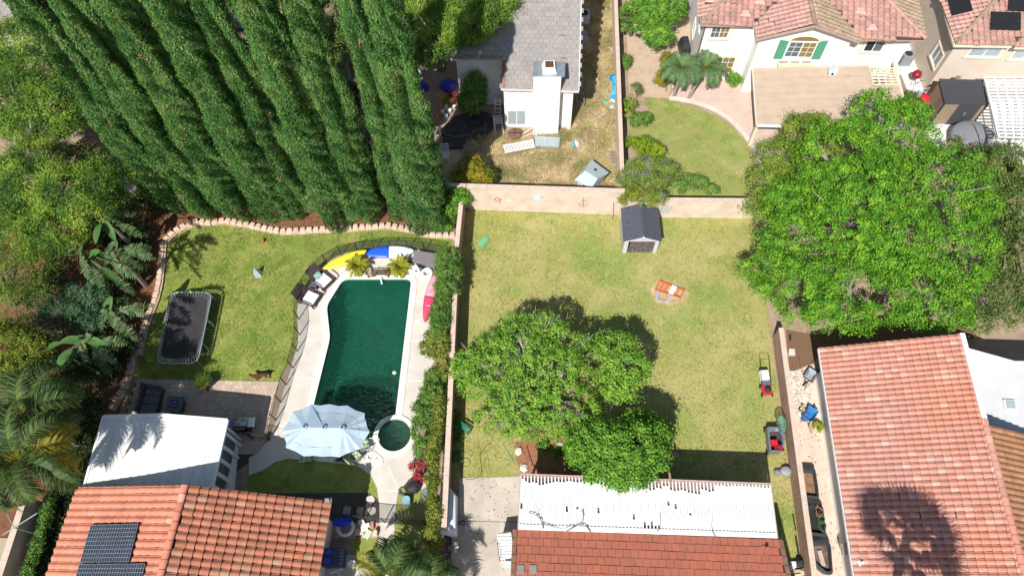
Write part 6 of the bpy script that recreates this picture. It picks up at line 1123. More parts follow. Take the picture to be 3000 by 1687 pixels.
q = [P(kU(*q_), .42) for q_ in ((500, 610), (620, 690), (490, 865), (340, 800))]; tb = thing('side_table', 'small dark side table between the two loungers', 'table', Z(q[3], .03)); MB().prism([Z(p, 0) for p in q], .37, .42).part('table_top', M('table_dark', (.10, .095, .11), .6), tb); c = sum(q, V3())/4
for p in q: a = c.lerp(p, .86); MB().box((a.x, a.y, .2), (.05, .05, .34)).part('leg', WICK, tb)
# ---- fountain planter with red flowers
pf = [P(k8(*q_), .45) for q_ in ((785, 392), (890, 392), (882, 455), (770, 455))]; ft = thing('fountain_planter', 'stone planter fountain spilling into the pool between the sago palms', 'fountain', Z(pf[3], .03)); MB().prism([Z(p, 0) for p in pf], .03, .40).part('stone_body', CONC_W, ft); c = sum(pf, V3())/4; MB().prism([Z(c.lerp(p, .8), 0) for p in pf], .40, .43).part('soil', MULCH, ft)
for sx_ in (0, 1):
    e_ = pf[3].lerp(pf[2], .2+.6*sx_); C_, Lp, N_ = crown_pts([(e_.x-.3+.5*sx_, e_.y+.15, .45, .28, .25, .2)], 14, .1, 26); V_, Fq = leafquads(Lp-np.array(ORG[ft.name]), rdir(len(Lp)), N_, .07, .05); o = bpy.data.objects.new('foliage', npmesh('flowers', V_, Fq, leafmat('terracotta_flower', [(.30, .08, .03), (.42, .14, .08), (.12, .16, .04)], .3, .1, 3) if sx_ == 0 else bpy.data.materials['terracotta_flower'])); link(o, ft)
b = MB(); e_ = pf[3].lerp(pf[2], .5); b.tube([Z(e_, .38), Z(e_, .33)+V3((0, -.12, 0)), Z(e_, -.08)+V3((0, -.25, 0))], [.02, .04, .06], 6); b.part('water_spout', M('spray', (.7, .8, .8), .3), ft)
# ---- triple umbrella
outl = [(400, 207), (530, 205), (660, 215), (785, 270), (795, 330), (822, 405), (755, 530), (690, 552), (603, 590), (480, 585), (345, 583), (215, 520), (205, 450), (188, 400), (265, 258)]
zo = [2.25]*len(outl); hubs = [(350, 372), (490, 376), (622, 378)]; hw = [P(k9(*q_), 2.72) for q_ in hubs]; ow = [P(k9(*q_), 2.25) for q_ in outl]
um = thing('patio_umbrella', 'long pale blue-white triple umbrella between pool and lawn', 'umbrella', Z(hw[1], .03)); CAN = leafmat('canopy_cloth', [(.50, .63, .76), (.54, .67, .80)], .30, .1, 1)
near = [1, 1, 2, 2, 2, 2, 2, 2, 1, 1, 0, 0, 0, 0, 0]; near = [0, 1, 2, 2, 2, 2, 2, 2, 2, 1, 0, 0, 0, 0, 0]; b = MB(); no = len(ow)
for i in range(no):
    j = (i+1) % no; a, c = ow[i], ow[j]; m_ = (a+c)/2; hA_, hB_ = hw[near[i]], hw[near[j]]
    def cv_(p, h, s): return h.lerp(p, s)+V3((0, 0, -.05*math.sin(math.pi*s)))
    mi = m_.lerp((hA_+hB_)/2, .05)
    pr = None
    for s0, s1 in ((0, .33), (.33, .66), (.66, 1)):
        A0, A1, B0, B1 = cv_(a, hA_, s0), cv_(a, hA_, s1), cv_(c, hB_, s0), cv_(c, hB_, s1)
        if (A0-B0).length < 1e-4: b.add([A0, A1, B1], [(0, 1, 2)])
        else:
            
            m0, m1 = (A0+B0)/2, (A1+B1)/2; m0 = m0+V3((0, 0, -.07*s0)); m1 = m1+V3((0, 0, -.07*s1)); m1 = m1.lerp((hA_+hB_)/2, .04*s1)
            b.add([A0, A1, m1, m0], [(0, 1, 2, 3)]); b.add([m0, m1, B1, B0], [(0, 1, 2, 3)])
b.add([hw[0], hw[1], ow[0]], [(0, 1, 2)]); 
b.part('canopy', CAN, um)
for i in range(no):
    h = hw[near[i]]; MB().tube([h+V3((0, 0, -.03)), h.lerp(ow[i], .5)+V3((0, 0, -.075)), ow[i]+V3((0, 0, -.02))], .012, 4).part('rib', POST, um)
for h in hw:
    b = MB(); b.lathe(h+V3((0, 0, .0)), [(.17, .0), (.10, .06), (.03, .08)], 10); b.part('vent_cap', CAN, um)
    b = MB(); b.lathe(h+V3((0, 0, .06)), [(.05, 0), (.05, .05), (.02, .08)], 8); b.part('finial', POST, um)
MB().tube([Z(hw[0], 2.68), Z(hw[2], 2.68)], .025, 6).part('ridge_bar', POST, um)
MB().tube([Z(hw[1], .03), Z(hw[1], 2.8)], .028, 8).part('pole', POST, um); b = MB(); b.box(Z(hw[1], .06), (1.0, .12, .06), .4); b.box(Z(hw[1], .06), (.12, 1.0, .06), .4); b.part('base', POST, um)
# ---- leaf-print chairs under the umbrella
PRT = M('leaf_print', (.50, .55, .40), .85, col2=(.06, .12, .06), scale=7, mixr=(.44, .56))
def chair(label, px, rz, mt=PRT, fm=POST, group=None, name='patio_chair', s=1.0, back=.75, cat='chair'):
    p = P(px); t = thing(name, label, cat, Z(p, .03), group); c, sn = math.cos(rz), math.sin(rz)
    def L3(u, v, z): return Z(p, 0)+V3((u*c-v*sn, u*sn+v*c, z))*s
    bevel(MB().hexa([L3(-.25, -.25, .36), L3(.25, -.25, .36), L3(.25, .28, .36), L3(-.25, .28, .36), L3(-.25, -.25, .44), L3(.25, -.25, .44), L3(.25, .28, .44), L3(-.25, .28, .44)]).part('seat', mt, t), .02)
    bevel(MB().hexa([L3(-.25, .24, .40), L3(.25, .24, .40), L3(.25, .32, .38), L3(-.25, .32, .38), L3(-.25, .48, back+.2), L3(.25, .48, back+.2), L3(.25, .54, back+.17), L3(-.25, .54, back+.17)]).part('backrest', mt, t), .02)
    for sx in (-.27, .27):
        b = MB(); b.tube([L3(sx, -.25, .03), L3(sx, -.25, .60), L3(sx, .30, .60), L3(sx, .30, .03)], .018, 5); b.part('frame', fm, t)
    return t
chair('leaf print patio chair under the umbrella, closest to the hose', k9(735, 600), 2.4, group='leaf print patio chairs'); chair('leaf print patio chair half hidden at the right end of the umbrella', k9(795, 520), 1.9, group='leaf print patio chairs'); chair('leaf print patio chair peeking from under the umbrella near the grass', k9(395, 585), 3.1, group='leaf print patio chairs'); chair('black framed chair showing between the two patterned chairs', k9(630, 590), 3.1, M('dark_fabric', (.04, .045, .05), .8), group='leaf print patio chairs')
# ---- hose coil, skimmer lids, spa handle
def coil(label, px, R_, r_, mt, turns=4, name='hose_coil', cat='hose'):
    p = P(px); pts = []
    for i in range(turns*14): a = i*2*math.pi/14; rr = R_*(1-.12*(i/14) % .4)*(1+.05*math.sin(i*.9)); pts.append(p+V3((math.cos(a)*rr, math.sin(a)*rr*.9, .05+.012*(i/14))))
    b = MB(); b.tube(pts, r_, 5); return b.top(name, mt, label, cat, smooth=True)
coil('white vacuum hose coiled beside the hot tub', k9(838, 585), .30, .025, _mc['white_vinyl'])
b = MB(); b.tube([P(k9(*q_), .06) for q_ in ((860, 560), (890, 575), (912, 600), (918, 630), (905, 650))], .02, 5); b.top('hose_end', _mc['white_vinyl'], 'loose white hose end curling from the coil', 'hose')
for q_, lb, z in ((k8(1140, 848), 'round white skimmer lid in the deck below the pink kayak', .034), (k9(885, 640), 'faint round lid in the deck under the coiled hose', .034)):
    b = MB(); b.lathe(P(q_, z), [(.13, 0), (.13, .01)], 18); b.top('skimmer_lid', CONC_W, lb, 'lid')
b = MB(); b.lathe(P(k8(945, 1280), -.11), [(.10, 0), (.12, .06), (.05, .09)], 16); b.top('chlorine_float', M('float_cream', (.6, .6, .5), .5), 'round cream chlorine floater on the pool water', 'floater', smooth=True)
b = MB(); b.tube([P(k9(*q_), z) for q_, z in (((820, 450), .5), ((890, 455), .5), ((893, 470), .1))], .02, 5); b.part('handle', WHITE_M, spa_t)
b = MB(); b.lathe(P(k8(415, 725), -1.35), [(.45, 0), (.45, .05)], 20, sx=.30, sy=1.0); b.top('pool_drain', M('pale_green', (.45, .60, .45), .6), 'pale oval step under the water at the pool left side', 'pool step')
# ---- trampoline
tc = [P(k7(*q_), .85) for q_ in ((290, 740), (645, 742), (520, 1345), (165, 1345))]; tt = thing('trampoline', 'rectangular trampoline with sagging black cover on the left lawn', 'trampoline', Z(tc[3], 0))
rp_ = round_poly(tc[::-1], .55, 5); c = sum(tc, V3())/4
MB().tube(rp_, .036, 7, closed=True).part('frame', M('galv_frame', (.34, .37, .41), .4, metal=.3), tt, smooth=True)
inner = [c.lerp(p, .86) for p in rp_]; dense = [p for i in range(len(inner)) for p in (inner[i].lerp(inner[(i+1) % len(inner)], k/4) for k in range(4))]
b = MB(); rg = []
for s in (1, .8, .6, .4, .2, .02):
    rg.append([c.lerp(p, s)+V3((0, 0, -.10*(1-s)+.05*mn.noise(c.lerp(p, s)*1.7)+.035*mn.noise(c.lerp(p, s)*5))) for p in dense])
b.loft(rg[::-1], cap=False); b.part('mat', M('black_mat', (.028, .028, .036), .75, bump=.5, bscale=9, col2=(.05, .042, .042), scale=1.3), tt)
MB().tube(inner, .02, 5, closed=True).part('mat_edge', POST, tt)
outer = along(rp_+[rp_[0]], .165)
for p, a in outer:
    i2 = c.lerp(p, .865); o_ = MB(); o_.beam(p, i2, .04, .02); o_.part('spring', _mc['galv_frame'], tt)
for p in (c.lerp(tc[0], .93), c.lerp(tc[1], .93), c.lerp(tc[2], .93), c.lerp(tc[3], .93), tc[1].lerp(tc[2], .4), tc[0].lerp(tc[3], .4)): MB().tube([Z(p, .85), Z(p, 0)], .03, 6).part('leg', _mc['galv_frame'], tt)
for s in (.38, .72):
    a = tc[1].lerp(tc[2], s); MB().tube([a+V3((0, 0, -.05)), a+V3((.12, -.1, -.6)), a+V3((.1, -.35, -.82)), a+V3((-.1, -.5, -.3))], .02, 5).part('brace', _mc['galv_frame'], tt)
# ---- small lawn things
b = MB(); b.lathe(P(k7(1077, 311)), [(.01, 0), (.08, .02), (.115, .07), (.12, .12), (.115, .17), (.08, .22), (.01, .24)], 16); b.top('basketball', M('ball_orange', (.35, .12, .035), .7), 'brown orange basketball on the left lawn', 'ball', smooth=True)
cc = P(k7(1035, 590)); b = MB(); b.loft([[cc+V3((math.cos(a)*.30*(1 if i_ % 2 else .8), math.sin(a)*.30*(1 if i_ % 2 else .8), .02)) for i_, a in enumerate(np.linspace(0, 6.28, 10, endpoint=False))], [cc+V3((-.03+math.cos(a)*.02, .02+math.sin(a)*.02, .72)) for a in np.linspace(0, 6.28, 10, endpoint=False)]]); tp_ = b.top('silver_cone', M('silver_cloth', (.50, .58, .66), .35, metal=.3), 'folded silver cone standing on the left lawn', 'folded shade')
# ---- terracotta pot with grass
pc_ = P(kB(1430, 305)); pt = thing('terracotta_pot', 'reddish terracotta pot with grass at the edge of the paver patio', 'plant pot', pc_)
b = MB(); b.lathe(pc_, [(.17, 0), (.26, .35), (.34, .68), (.36, .76), (.31, .76), (.30, .66)], 18); b.part('pot', M('terracotta', (.25, .055, .04), .7), pt, smooth=True)
C = np.array([[pc_.x, pc_.y, .68]])+rng.normal(size=(260, 3))*np.array([.14, .14, .02]); dd = rdir(260, 1.2); Vt = np.stack([C-dd[:, [1, 0, 2]]*.012, C+dd[:, [1, 0, 2]]*.012, C+dd*.5+dd[:, [1, 0, 2]]*.004, C+dd*.5-dd[:, [1, 0, 2]]*.004], 1).reshape(-1, 3)-np.array(pc_)
o = bpy.data.objects.new('grass_tuft', npmesh('tuft', Vt, np.arange(len(Vt)).reshape(-1, 4), L_GRN)); link(o, pt)
# ---- dog
def dog():
    p = P(kB(2340, 150)); t = thing('dog', 'brown dog with white paws walking on the left lawn beside the pavers', 'dog', p)
    J = {'hip': (-.26, 0, .42), 'mid': (0, 0, .43), 'chest': (.24, .02, .42), 'neck': (.38, .0, .50), 'head': (.50, -.10, .50), 'muz': (.60, -.20, .45), 't1': (-.36, .02, .46), 't2': (-.52, .10, .40)}
    vs = []; ed = []; rad = []; ix = {}
    def add(n, c, r_): ix[n] = len(vs); vs.append(c); rad.append(r_)
    for n, r_ in (('hip', .10), ('mid', .11), ('chest', .125), ('neck', .075), ('head', .075), ('muz', .035), ('t1', .025), ('t2', .012)): add(n, J[n], r_)
    ed += [(0, 1), (1, 2), (2, 3), (3, 4), (4, 5), (0, 6), (6, 7)]
    for k, (x0, fr) in enumerate(((.22, 1), (-.26, 0))):
        for s in (-1, 1):
            o = .07*s*(1 if fr else -1); pts = [(x0, s*.08, .33, .055), (x0+(.0 if fr else .06)+o*.4, s*.09, .24, .04), (x0+(.0 if fr else -.07)+o, s*.09, .13, .024), (x0+o*1.3, s*.09, .02, .02), (x0+.05+o*1.3, s*.09, .015, .022)]; prev = ix['chest'] if fr else ix['hip']
            for j, q_ in enumerate(pts): add(f'{k}{s}{j}', q_[:3], q_[3]); ed.append((prev, ix[f'{k}{s}{j}'])); prev = ix[f'{k}{s}{j}']
    for s in (-1, 1): add(f'e{s}', (.46, -.10+s*.07, .55), .022); ed.append((ix['head'], ix[f'e{s}']))
    me = bpy.data.meshes.new('dog_body'); me.from_pydata(vs, ed, []); o = bpy.data.objects.new('body', me); link(o, t); sk = o.modifiers.new('skin', 'SKIN')
    for i, r_ in enumerate(rad): me.skin_vertices[0].data[i].radius = (r_, r_)
    me.skin_vertices[0].data[1].use_root = True; o.modifiers.new('sub', 'SUBSURF').levels = 2; o.modifiers['sub'].render_levels = 2; me.materials.append(M('dog_fur', (.14, .055, .025), .8, col2=(.05, .022, .015), scale=6, bump=.4)); t.rotation_euler = (0, 0, 3.35)
    for i, (x, y) in enumerate(((.27+.09, .09), (.27-.09, -.09), (-.21-.09, .09), (-.21+.09, -.09))):
        b = MB(); b.lathe((p.x+x, p.y+y, 0), [(.02, 0), (.032, .01), (.03, .035), (.01, .05)], 8); b.part('paw', M('white_fur', (.7, .65, .58), .8), t, smooth=True)
dog()
# ---- patio sofa, fire table, grill
so0 = [P(kB(*q_), .45) for q_ in ((395, 250), (690, 300), (590, 730), (270, 720))]; sf = thing('wicker_sofa', 'dark wicker patio sofa in the shade beside the stone edging', 'sofa', Z(so0[3], .03)); DW_ = M('dark_wicker', (.085, .08, .08), .7, bump=.5, bscale=60)
MB().prism([Z(p, 0) for p in so0], .03, .36).part('base', DW_, sf); cs = sum(so0, V3())/4
for i in range(3):
    a, c_, d, e = so0[0].lerp(so0[3], i/3+.01), so0[1].lerp(so0[2], i/3+.01), so0[1].lerp(so0[2], (i+1)/3-.01), so0[0].lerp(so0[3], (i+1)/3-.01); bevel(MB().prism([Z(a.lerp(c_, .18), 0), Z(c_, 0), Z(d, 0), Z(e.lerp(d, .18), 0)], .365, .47).part('seat_cushion', M('sofa_cushion', (.12, .12, .13), .85), sf), .03)
MB().prism([Z(p, 0) for p in (so0[0], so0[0].lerp(so0[1], .16), so0[3].lerp(so0[2], .16), so0[3])], .365, .80).part('backrest', DW_, sf); MB().prism([Z(p, 0) for p in (so0[0].lerp(so0[1], .17), so0[1], so0[1].lerp(so0[2], .1), so0[0].lerp(so0[3], .1).lerp(so0[1].lerp(so0[2], .1), .17))], .475, .62).part('armrest', DW_, sf)
ftq = [P(kB(*q_), .6) for q_ in ((790, 440), (1050, 460), (985, 700), (740, 690))]; ftb = thing('fire_table', 'square dark fire pit table in front of the wicker sofa', 'table', Z(ftq[3], .03)); MB().prism([Z(p, 0) for p in ftq], .54, .6).part('table_top', M('slate_top', (.11, .12, .13), .5), ftb); c = sum(ftq, V3())/4; MB().prism([Z(c.lerp(p, .8), 0) for p in ftq], .03, .54).part('base', DW_, ftb); MB().prism([Z(c.lerp(p, .5), 0) for p in ftq], .60, .62).part('burner_tray', M('glass_blue', (.03, .04, .12), .2), ftb); b = MB(); b.tube([c+V3((math.cos(a)*.12, math.sin(a)*.12, .03)) for a in np.linspace(0, 6.2, 12)], .012, 4, closed=True); b.part('burner_ring', GALV, ftb)
gq = P(kB(2080, 960)); gr_ = thing('gas_grill', 'steel gas barbecue with side shelves at the edge of the pavers', 'barbecue', gq); STEEL = M('brushed_steel', (.42, .43, .45), .25, metal=.7)
MB().box((gq.x, gq.y, .40), (.62, .5, .72)).part('cabinet', POST, gr_); b = MB(); b.loft([[V3((gq.x+sx, gq.y+math.cos(a)*.27, .84+math.sin(a)*.24)) for a in np.linspace(0, math.pi, 9)] for sx in (-.33, .33)]); b.part('hood', STEEL, gr_, smooth=True); MB().box((gq.x-.55, gq.y, .86), (.36, .46, .04)).part('side_shelf', M('shelf_blue', (.22, .28, .45), .4), gr_); MB().box((gq.x+.52, gq.y, .86), (.34, .48, .04)).part('side_shelf', WHITE_M, gr_); MB().tube([(gq.x-.2, gq.y-.3, .9), (gq.x-.2, gq.y-.36, .92), (gq.x+.2, gq.y-.36, .92), (gq.x+.2, gq.y-.3, .9)], .012, 5).part('handle', WHITE_M, gr_)
for sx in (-.28, .28): MB().lathe((gq.x+sx, gq.y-.2, .025), [(.02, 0), (.04, .02), (.02, .04)], 8).part('wheel', POST, gr_)
# ---- house A side yard
def stepstone(label, pts, mt, z=.035): MB().prism([P(q_) for q_ in pts], .0, z).top('stepping_stone', mt, label, 'stepping stone', 'stepping stones in the gravel')
SS = M('flagstone', (.58, .55, .50), .9, bump=.3); SSY = M('flagstone_tan', (.46, .36, .20), .9, bump=.3); SSD = M('flagstone_grey', (.3, .3, .3), .9)
stepstone('white angular stepping stone in gravel, upper right one', [kJ(*q_) for q_ in ((905, 270), (960, 255), (1000, 300), (990, 360), (930, 370), (885, 345), (865, 290))], SS)
stepstone('white angular stepping stone in gravel behind the mesh fence', [kJ(*q_) for q_ in ((940, 430), (1000, 425), (1020, 470), (1005, 520), (950, 545), (905, 510), (890, 460))], SS)
stepstone('tan square stepping stone at the shadow edge in gravel', [kJ(*q_) for q_ in ((755, 425), (840, 430), (830, 545), (780, 555), (730, 520), (735, 460))], SSY)
stepstone('grey square stepping stone in the house shadow', [kJ(*q_) for q_ in ((545, 415), (650, 420), (640, 535), (525, 530))], SSD)
stepstone('large pale flagstone beside the black bag', [kJ(*q_) for q_ in ((1620, 30), (1730, 60), (1770, 120), (1700, 165), (1620, 100))], SS)
bq = [P(kJ(*q_), .35) for q_ in ((1405, 255), (1520, 262), (1522, 380), (1402, 378))]; bx = thing('water_tub', 'blue-grey square water tub on the grass by the path', 'tub', Z(bq[3], 0)); b = MB(); b.prism([Z(p, 0) for p in bq], 0, .33); b.part('tub_body', M('tub_blue', (.16, .27, .32), .5), bx); c = sum(bq, V3())/4; b = MB(); b.lathe(Z(c, .33), [(.20, 0), (.20, .04), (.05, .02)], 16); b.part('lid', M('tub_lid', (.25, .42, .48), .35), bx)
bc = P(kJ(1570, 140)); bg_ = thing('black_bag', 'crumpled black bag beside the pale flagstone', 'bag', bc); b = MB(); b.lathe(bc, [(.22, 0), (.36, .08), (.38, .2), (.26, .33), (.08, .38)], 12, sx=1.1); 
for i, v in enumerate(b.v): b.v[i] = tuple(V3(v)+V3((1, 1, .6))*.07*mn.noise(V3(v)*6))
b.part('bag_body', M('black_plastic', (.03, .03, .032), .3, spec=.6), bg_); b = MB(); b.tube([bc+V3((-.1, .1, .35)), bc+V3((-.15, .35, .5)), bc+V3((-.3, .1, .38))], .02, 5); b.part('strap', POST, bg_)
coil('grey wire hose coil on the grass left of the black bag', kJ(1430, 190), .26, .018, M('grey_hose', (.15, .13, .12), .7), 4)
bb_ = P(kJ(1790, 260)); b = MB(); b.lathe(bb_, [(.2, 0), (.25, .4), (.27, .42), (.22, .42), (.2, .35)], 14); b.top('bucket', M('steel_blue', (.20, .28, .38), .4), 'blue-grey bucket half under the ivy', 'bucket', smooth=True)
b = MB()
for i in range(14): a = P(kJ(1690+random.uniform(-25, 40), 230+random.uniform(-20, 30)), .1); b.tube([a, P(kJ(1685+random.uniform(-30, 30), 350), .02)], .01, 3)
b.top('grass_clump', L_HYL, 'pale leafy grass clump on the ground below the flagstone', 'grass clump')
wbk = P(kJ(682, 1290), 0); b = MB(); b.lathe(wbk, [(.15, 0), (.19, .38), (.2, .4), (.19, .4), (.17, .36)], 16); b.top('bucket', WHITE, 'white bucket on the concrete at the bottom', 'bucket', smooth=True)
eq = P(kJ(420, 1200)); eqt = thing('pool_equipment', 'dark pool equipment box with blue lids beside the house wall', 'pool equipment', eq); MB().box((eq.x, eq.y, .45), (1.0, .8, .9)).part('cabinet', M('navy_box', (.06, .07, .14), .5), eqt); MB().box((eq.x-.15, eq.y-.18, .95), (.3, .26, .1)).part('blue_tray', M('bright_blue', (.04, .10, .55), .4), eqt); b = MB(); b.lathe((eq.x-.15, eq.y+.2, .9), [(.16, 0), (.16, .05), (.13, .05)], 14); b.part('blue_ring', _mc['bright_blue'], eqt); b = MB(); 
for i in range(5): b.box((eq.x+.45, eq.y-.3+.15*i, .905), (.08, .05, .02))
b.part('vent', GALV, eqt)
b = MB(); b.tube([P(kJ(330, 1400), .7), P(kJ(500, 1335), .7), P(kJ(530, 1350), .7)], .05, 8); b.tube([P(kJ(390, 1380), .6), P(kJ(470, 1390), .6), P(kJ(480, 1449), .6)], .04, 8); b.top('white_pipes', M('pvc', (.6, .62, .66), .5), 'bent white plastic pipes beside the pool equipment', 'pipes')
jp = thing('junk_pile', 'heap of beige cushions and garden tools on the brick pad', 'junk', P(kJ(880, 800)))
for i, (q_, sz, mt_, rz) in enumerate((((830, 700), (.30, .62, .14), M('cream_cloth', (.72, .70, .58), .9), .5), ((780, 800), (.42, .3, .12), M('tan_cloth', (.62, .50, .38), .9), .1), ((970, 700), (.16, .4, .16), M('rust_cloth', (.45, .22, .14), .9), .1), ((900, 830), (.3, .42, .1), M('pale_green_cloth', (.50, .62, .42), .9), -.5), ((1020, 820), (.2, .26, .3), M('cream2', (.7, .55, .45), .8), 0), ((905, 700), (.2, .2, .2), M('white2', (.75, .75, .72), .8), .3), ((750, 830), (.22, .26, .08), POST, .4))):
    p = P(kJ(*q_)); bevel(MB().box((p.x, p.y, .02+sz[2]/2), sz, rz).part(('cushion', 'cushion', 'clay_pipe', 'cloth', 'crate', 'pot', 'basket')[i], mt_, jp), .03)
# ---- covered white furniture
for q4, zt, lb in ((((1990, 135), (2090, 130), (2200, 240), (2195, 790), (2070, 810), (1955, 770), (1965, 300)), .95, 'large piece of furniture under a white cover beside the ivy wall'), (((1910, 660), (1950, 640), (2030, 780), (1995, 900), (1900, 880), (1895, 760)), .6, 'smaller object under a white cover below the large covered furniture')):
    pts = [P(kJ(*q_), zt) for q_ in q4]; c = sum(pts, V3())/len(pts); b = MB(); pr_ = round_poly(pts, .12, 3)
    b.loft([[Z(c.lerp(p, 1.10), .03) for p in pr_], [Z(c.lerp(p, 1.05), zt*.5) for p in pr_], [Z(c.lerp(p, 1.0), zt*.92) for p in pr_], [Z(c.lerp(p, .9), zt) for p in pr_], [Z(c, zt+.03) for p in pr_]])
    for i, v in enumerate(b.v): b.v[i] = tuple(V3(v)+V3((1, 1, 0))*.03*mn.noise(V3((v[0]*5, v[1]*9, 0))))
    b.top('covered_furniture', M('white_cover', (.72, .74, .80), .6), lb, 'covered furniture', smooth=True)
a, c = P(kJ(2060, 880), .25), P(kJ(2010, 1550), .25); lgt = thing('timber_beam', 'dark reddish timber beam beside the driveway slabs', 'timber', Z(c, 0)); MB().beam(a, c, .32, .3).part('beam', M('redwood', (.16, .08, .09), .9, bump=.5, stretch=(6, .8, 6), scale=4), lgt)
MB().beam(a+V3((.2, 0, -.05)), c+V3((.2, 0, -.05)), .08, .3).part('rail', POST, lgt)
b = MB(); b.tube([P(kJ(2130, 660), .35), P(kJ(2220, 672), .3), P(kJ(2330, 690), .02)], .015, 5); b.tube([P(kJ(2250, 540), .4), P(kJ(2360, 700), .05)], .02, 5); 
for i in range(16): a = P(kJ(2270+random.uniform(-30, 40), 620+random.uniform(-60, 60)), random.uniform(.02, .4)); b.tube([a, a+V3(rng.normal(size=3)*.2)], .008, 3)
b.top('broken_branch', M('twig_dark', (.06, .045, .04), .9), 'dark broken branch lying by the covered furniture', 'branch')
b = MB(); b.box(P(kJ(2350, 710), .03), (.18, .08, .02), 1.3); b.top('paper_scrap', WHITE, 'white scrap lying on the driveway beside the branch', 'litter')
# ---- striped chair and items by house B
cp = P(k13(552, 740)); chs = chair('patio chair with blue and white striped cushion beside the red flat tiles', k13(548, 745), .1, stripes(M('striped_cloth', (.75, .78, .80), .85), 2.6, 'Y', .85, 0), name='striped_chair', s=1.35)
b = MB(); b.prism([P(k13(*q_), .4) for q_ in ((525, 800), (585, 803), (580, 850), (520, 848))], .35, .4); b.top('plastic_stool', M('pale_teal', (.45, .55, .55), .7), 'pale teal stool below the striped chair', 'stool')
# ---- grey storage shed
sh = thing('storage_shed', 'grey plastic storage shed with its door opening empty', 'shed', P(kS(680, 1310)))
s00, s10 = P(kS(300, 1312)), P(kS(1035, 1312)); dxs = (s10-s00).normalized(); W_ = (s10-s00).length; dys = V3((-dxs.y, dxs.x, 0)); Ls = 2.15; zh, zp_ = 1.38, 1.80
GS = M('shed_wall', (.42, .41, .44), .6); GR_ = stripes(M('shed_roof', (.085, .09, .115), .7, bump=.3, bscale=50, var=.15), 2.2, 'Y', .25, .3)
def S3(u, v, z): return s00+dxs*u+dys*v+V3((0, 0, z))
th = .05
MB().hexa([S3(0, 0, 0), S3(th, 0, 0), S3(th, Ls, 0), S3(0, Ls, 0), S3(0, 0, zh), S3(th, 0, zh), S3(th, Ls, zh), S3(0, Ls, zh)]).part('side_wall', GS, sh); MB().hexa([S3(W_-th, 0, 0), S3(W_, 0, 0), S3(W_, Ls, 0), S3(W_-th, Ls, 0), S3(W_-th, 0, zh), S3(W_, 0, zh), S3(W_, Ls, zh), S3(W_-th, Ls, zh)]).part('side_wall', GS, sh)
MB().hexa([S3(0, Ls-th, 0), S3(W_, Ls-th, 0), S3(W_, Ls, 0), S3(0, Ls, 0), S3(0, Ls-th, zh), S3(W_, Ls-th, zh), S3(W_, Ls, zh), S3(0, Ls, zh)]).part('back_wall', GS, sh)
for u0, u1 in ((th, .27), (W_-.24, W_-th)): MB().hexa([S3(u0, 0, 0), S3(u1, 0, 0), S3(u1, th, 0), S3(u0, th, 0), S3(u0, 0, zh-.12), S3(u1, 0, zh-.12), S3(u1, th, zh-.12), S3(u0, th, zh-.12)]).part('front_panel', M('shed_front', (.55, .54, .57), .6), sh)
b = MB(); pz = [(th, zh-.12), (W_-th, zh-.12), (W_-th, zh), (W_/2, zp_-.06), (th, zh)]; b.v = [tuple(S3(u, v, z)) for v in (0, th) for u, z in pz]; b.f = [(0, 1, 2, 3, 4), (9, 8, 7, 6, 5)]+[(i, i+5, (i+1) % 5+5, (i+1) % 5) for i in range(5)]; b.m = [0]*7; b.part('gable', _mc['shed_front'], sh)
b = MB(); b.v = [tuple(S3(u, v, z)) for v in (Ls-th, Ls) for u, z in ((0, zh), (W_, zh), (W_/2, zp_-.05))]; b.f = [(0, 1, 2), (5, 4, 3)]; b.m = [0, 0]; b.part('rear_gable', GS, sh)
e = .07
for s0_, nm in ((-e, 0), (W_+e, 1)):
    for k_, (f0, f1) in enumerate(((0, .62), (.62, 1))):
        ua, ub = s0_+(W_/2-s0_)*f0, s0_+(W_/2-s0_)*f1; za, zb_ = (zh-.03)+(zp_-zh+.03)*f0, (zh-.03)+(zp_-zh+.03)*f1; l = .012*k_
        MB().hexa([S3(ua, -e, za+l), S3(ub, -e, zb_+l), S3(ub, Ls+e, zb_+l), S3(ua, Ls+e, za+l), S3(ua, -e, za+.05+l), S3(ub, -e, zb_+.05+l), S3(ub, Ls+e, zb_+.05+l), S3(ua, Ls+e, za+.05+l)]).part('roof_panel', GR_, sh)
MB().hexa([S3(th, th, 0), S3(W_-th, th, 0), S3(W_-th, Ls-th, 0), S3(th, Ls-th, 0), S3(th, th, .03), S3(W_-th, th, .03), S3(W_-th, Ls-th, .03), S3(th, Ls-th, .03)]).part('floor_panel', M('shed_floor', (.13, .10, .11), .9, bump=.3, col2=(.09, .075, .085), scale=4), sh)
b = MB()
for i in range(16): b.box(S3(random.uniform(.4, W_-.3), random.uniform(.1, .9), .035), (random.uniform(.02, .09), .03, .008), random.random()*3)
b.part('dry_leaf', M('leaf_dry', (.5, .35, .2), .9), sh, kind='stuff')
MB().box(S3(W_/2, -e-.01, zp_+.03), (.07, .04, .09)).part('ridge_cap', WHITE, sh)
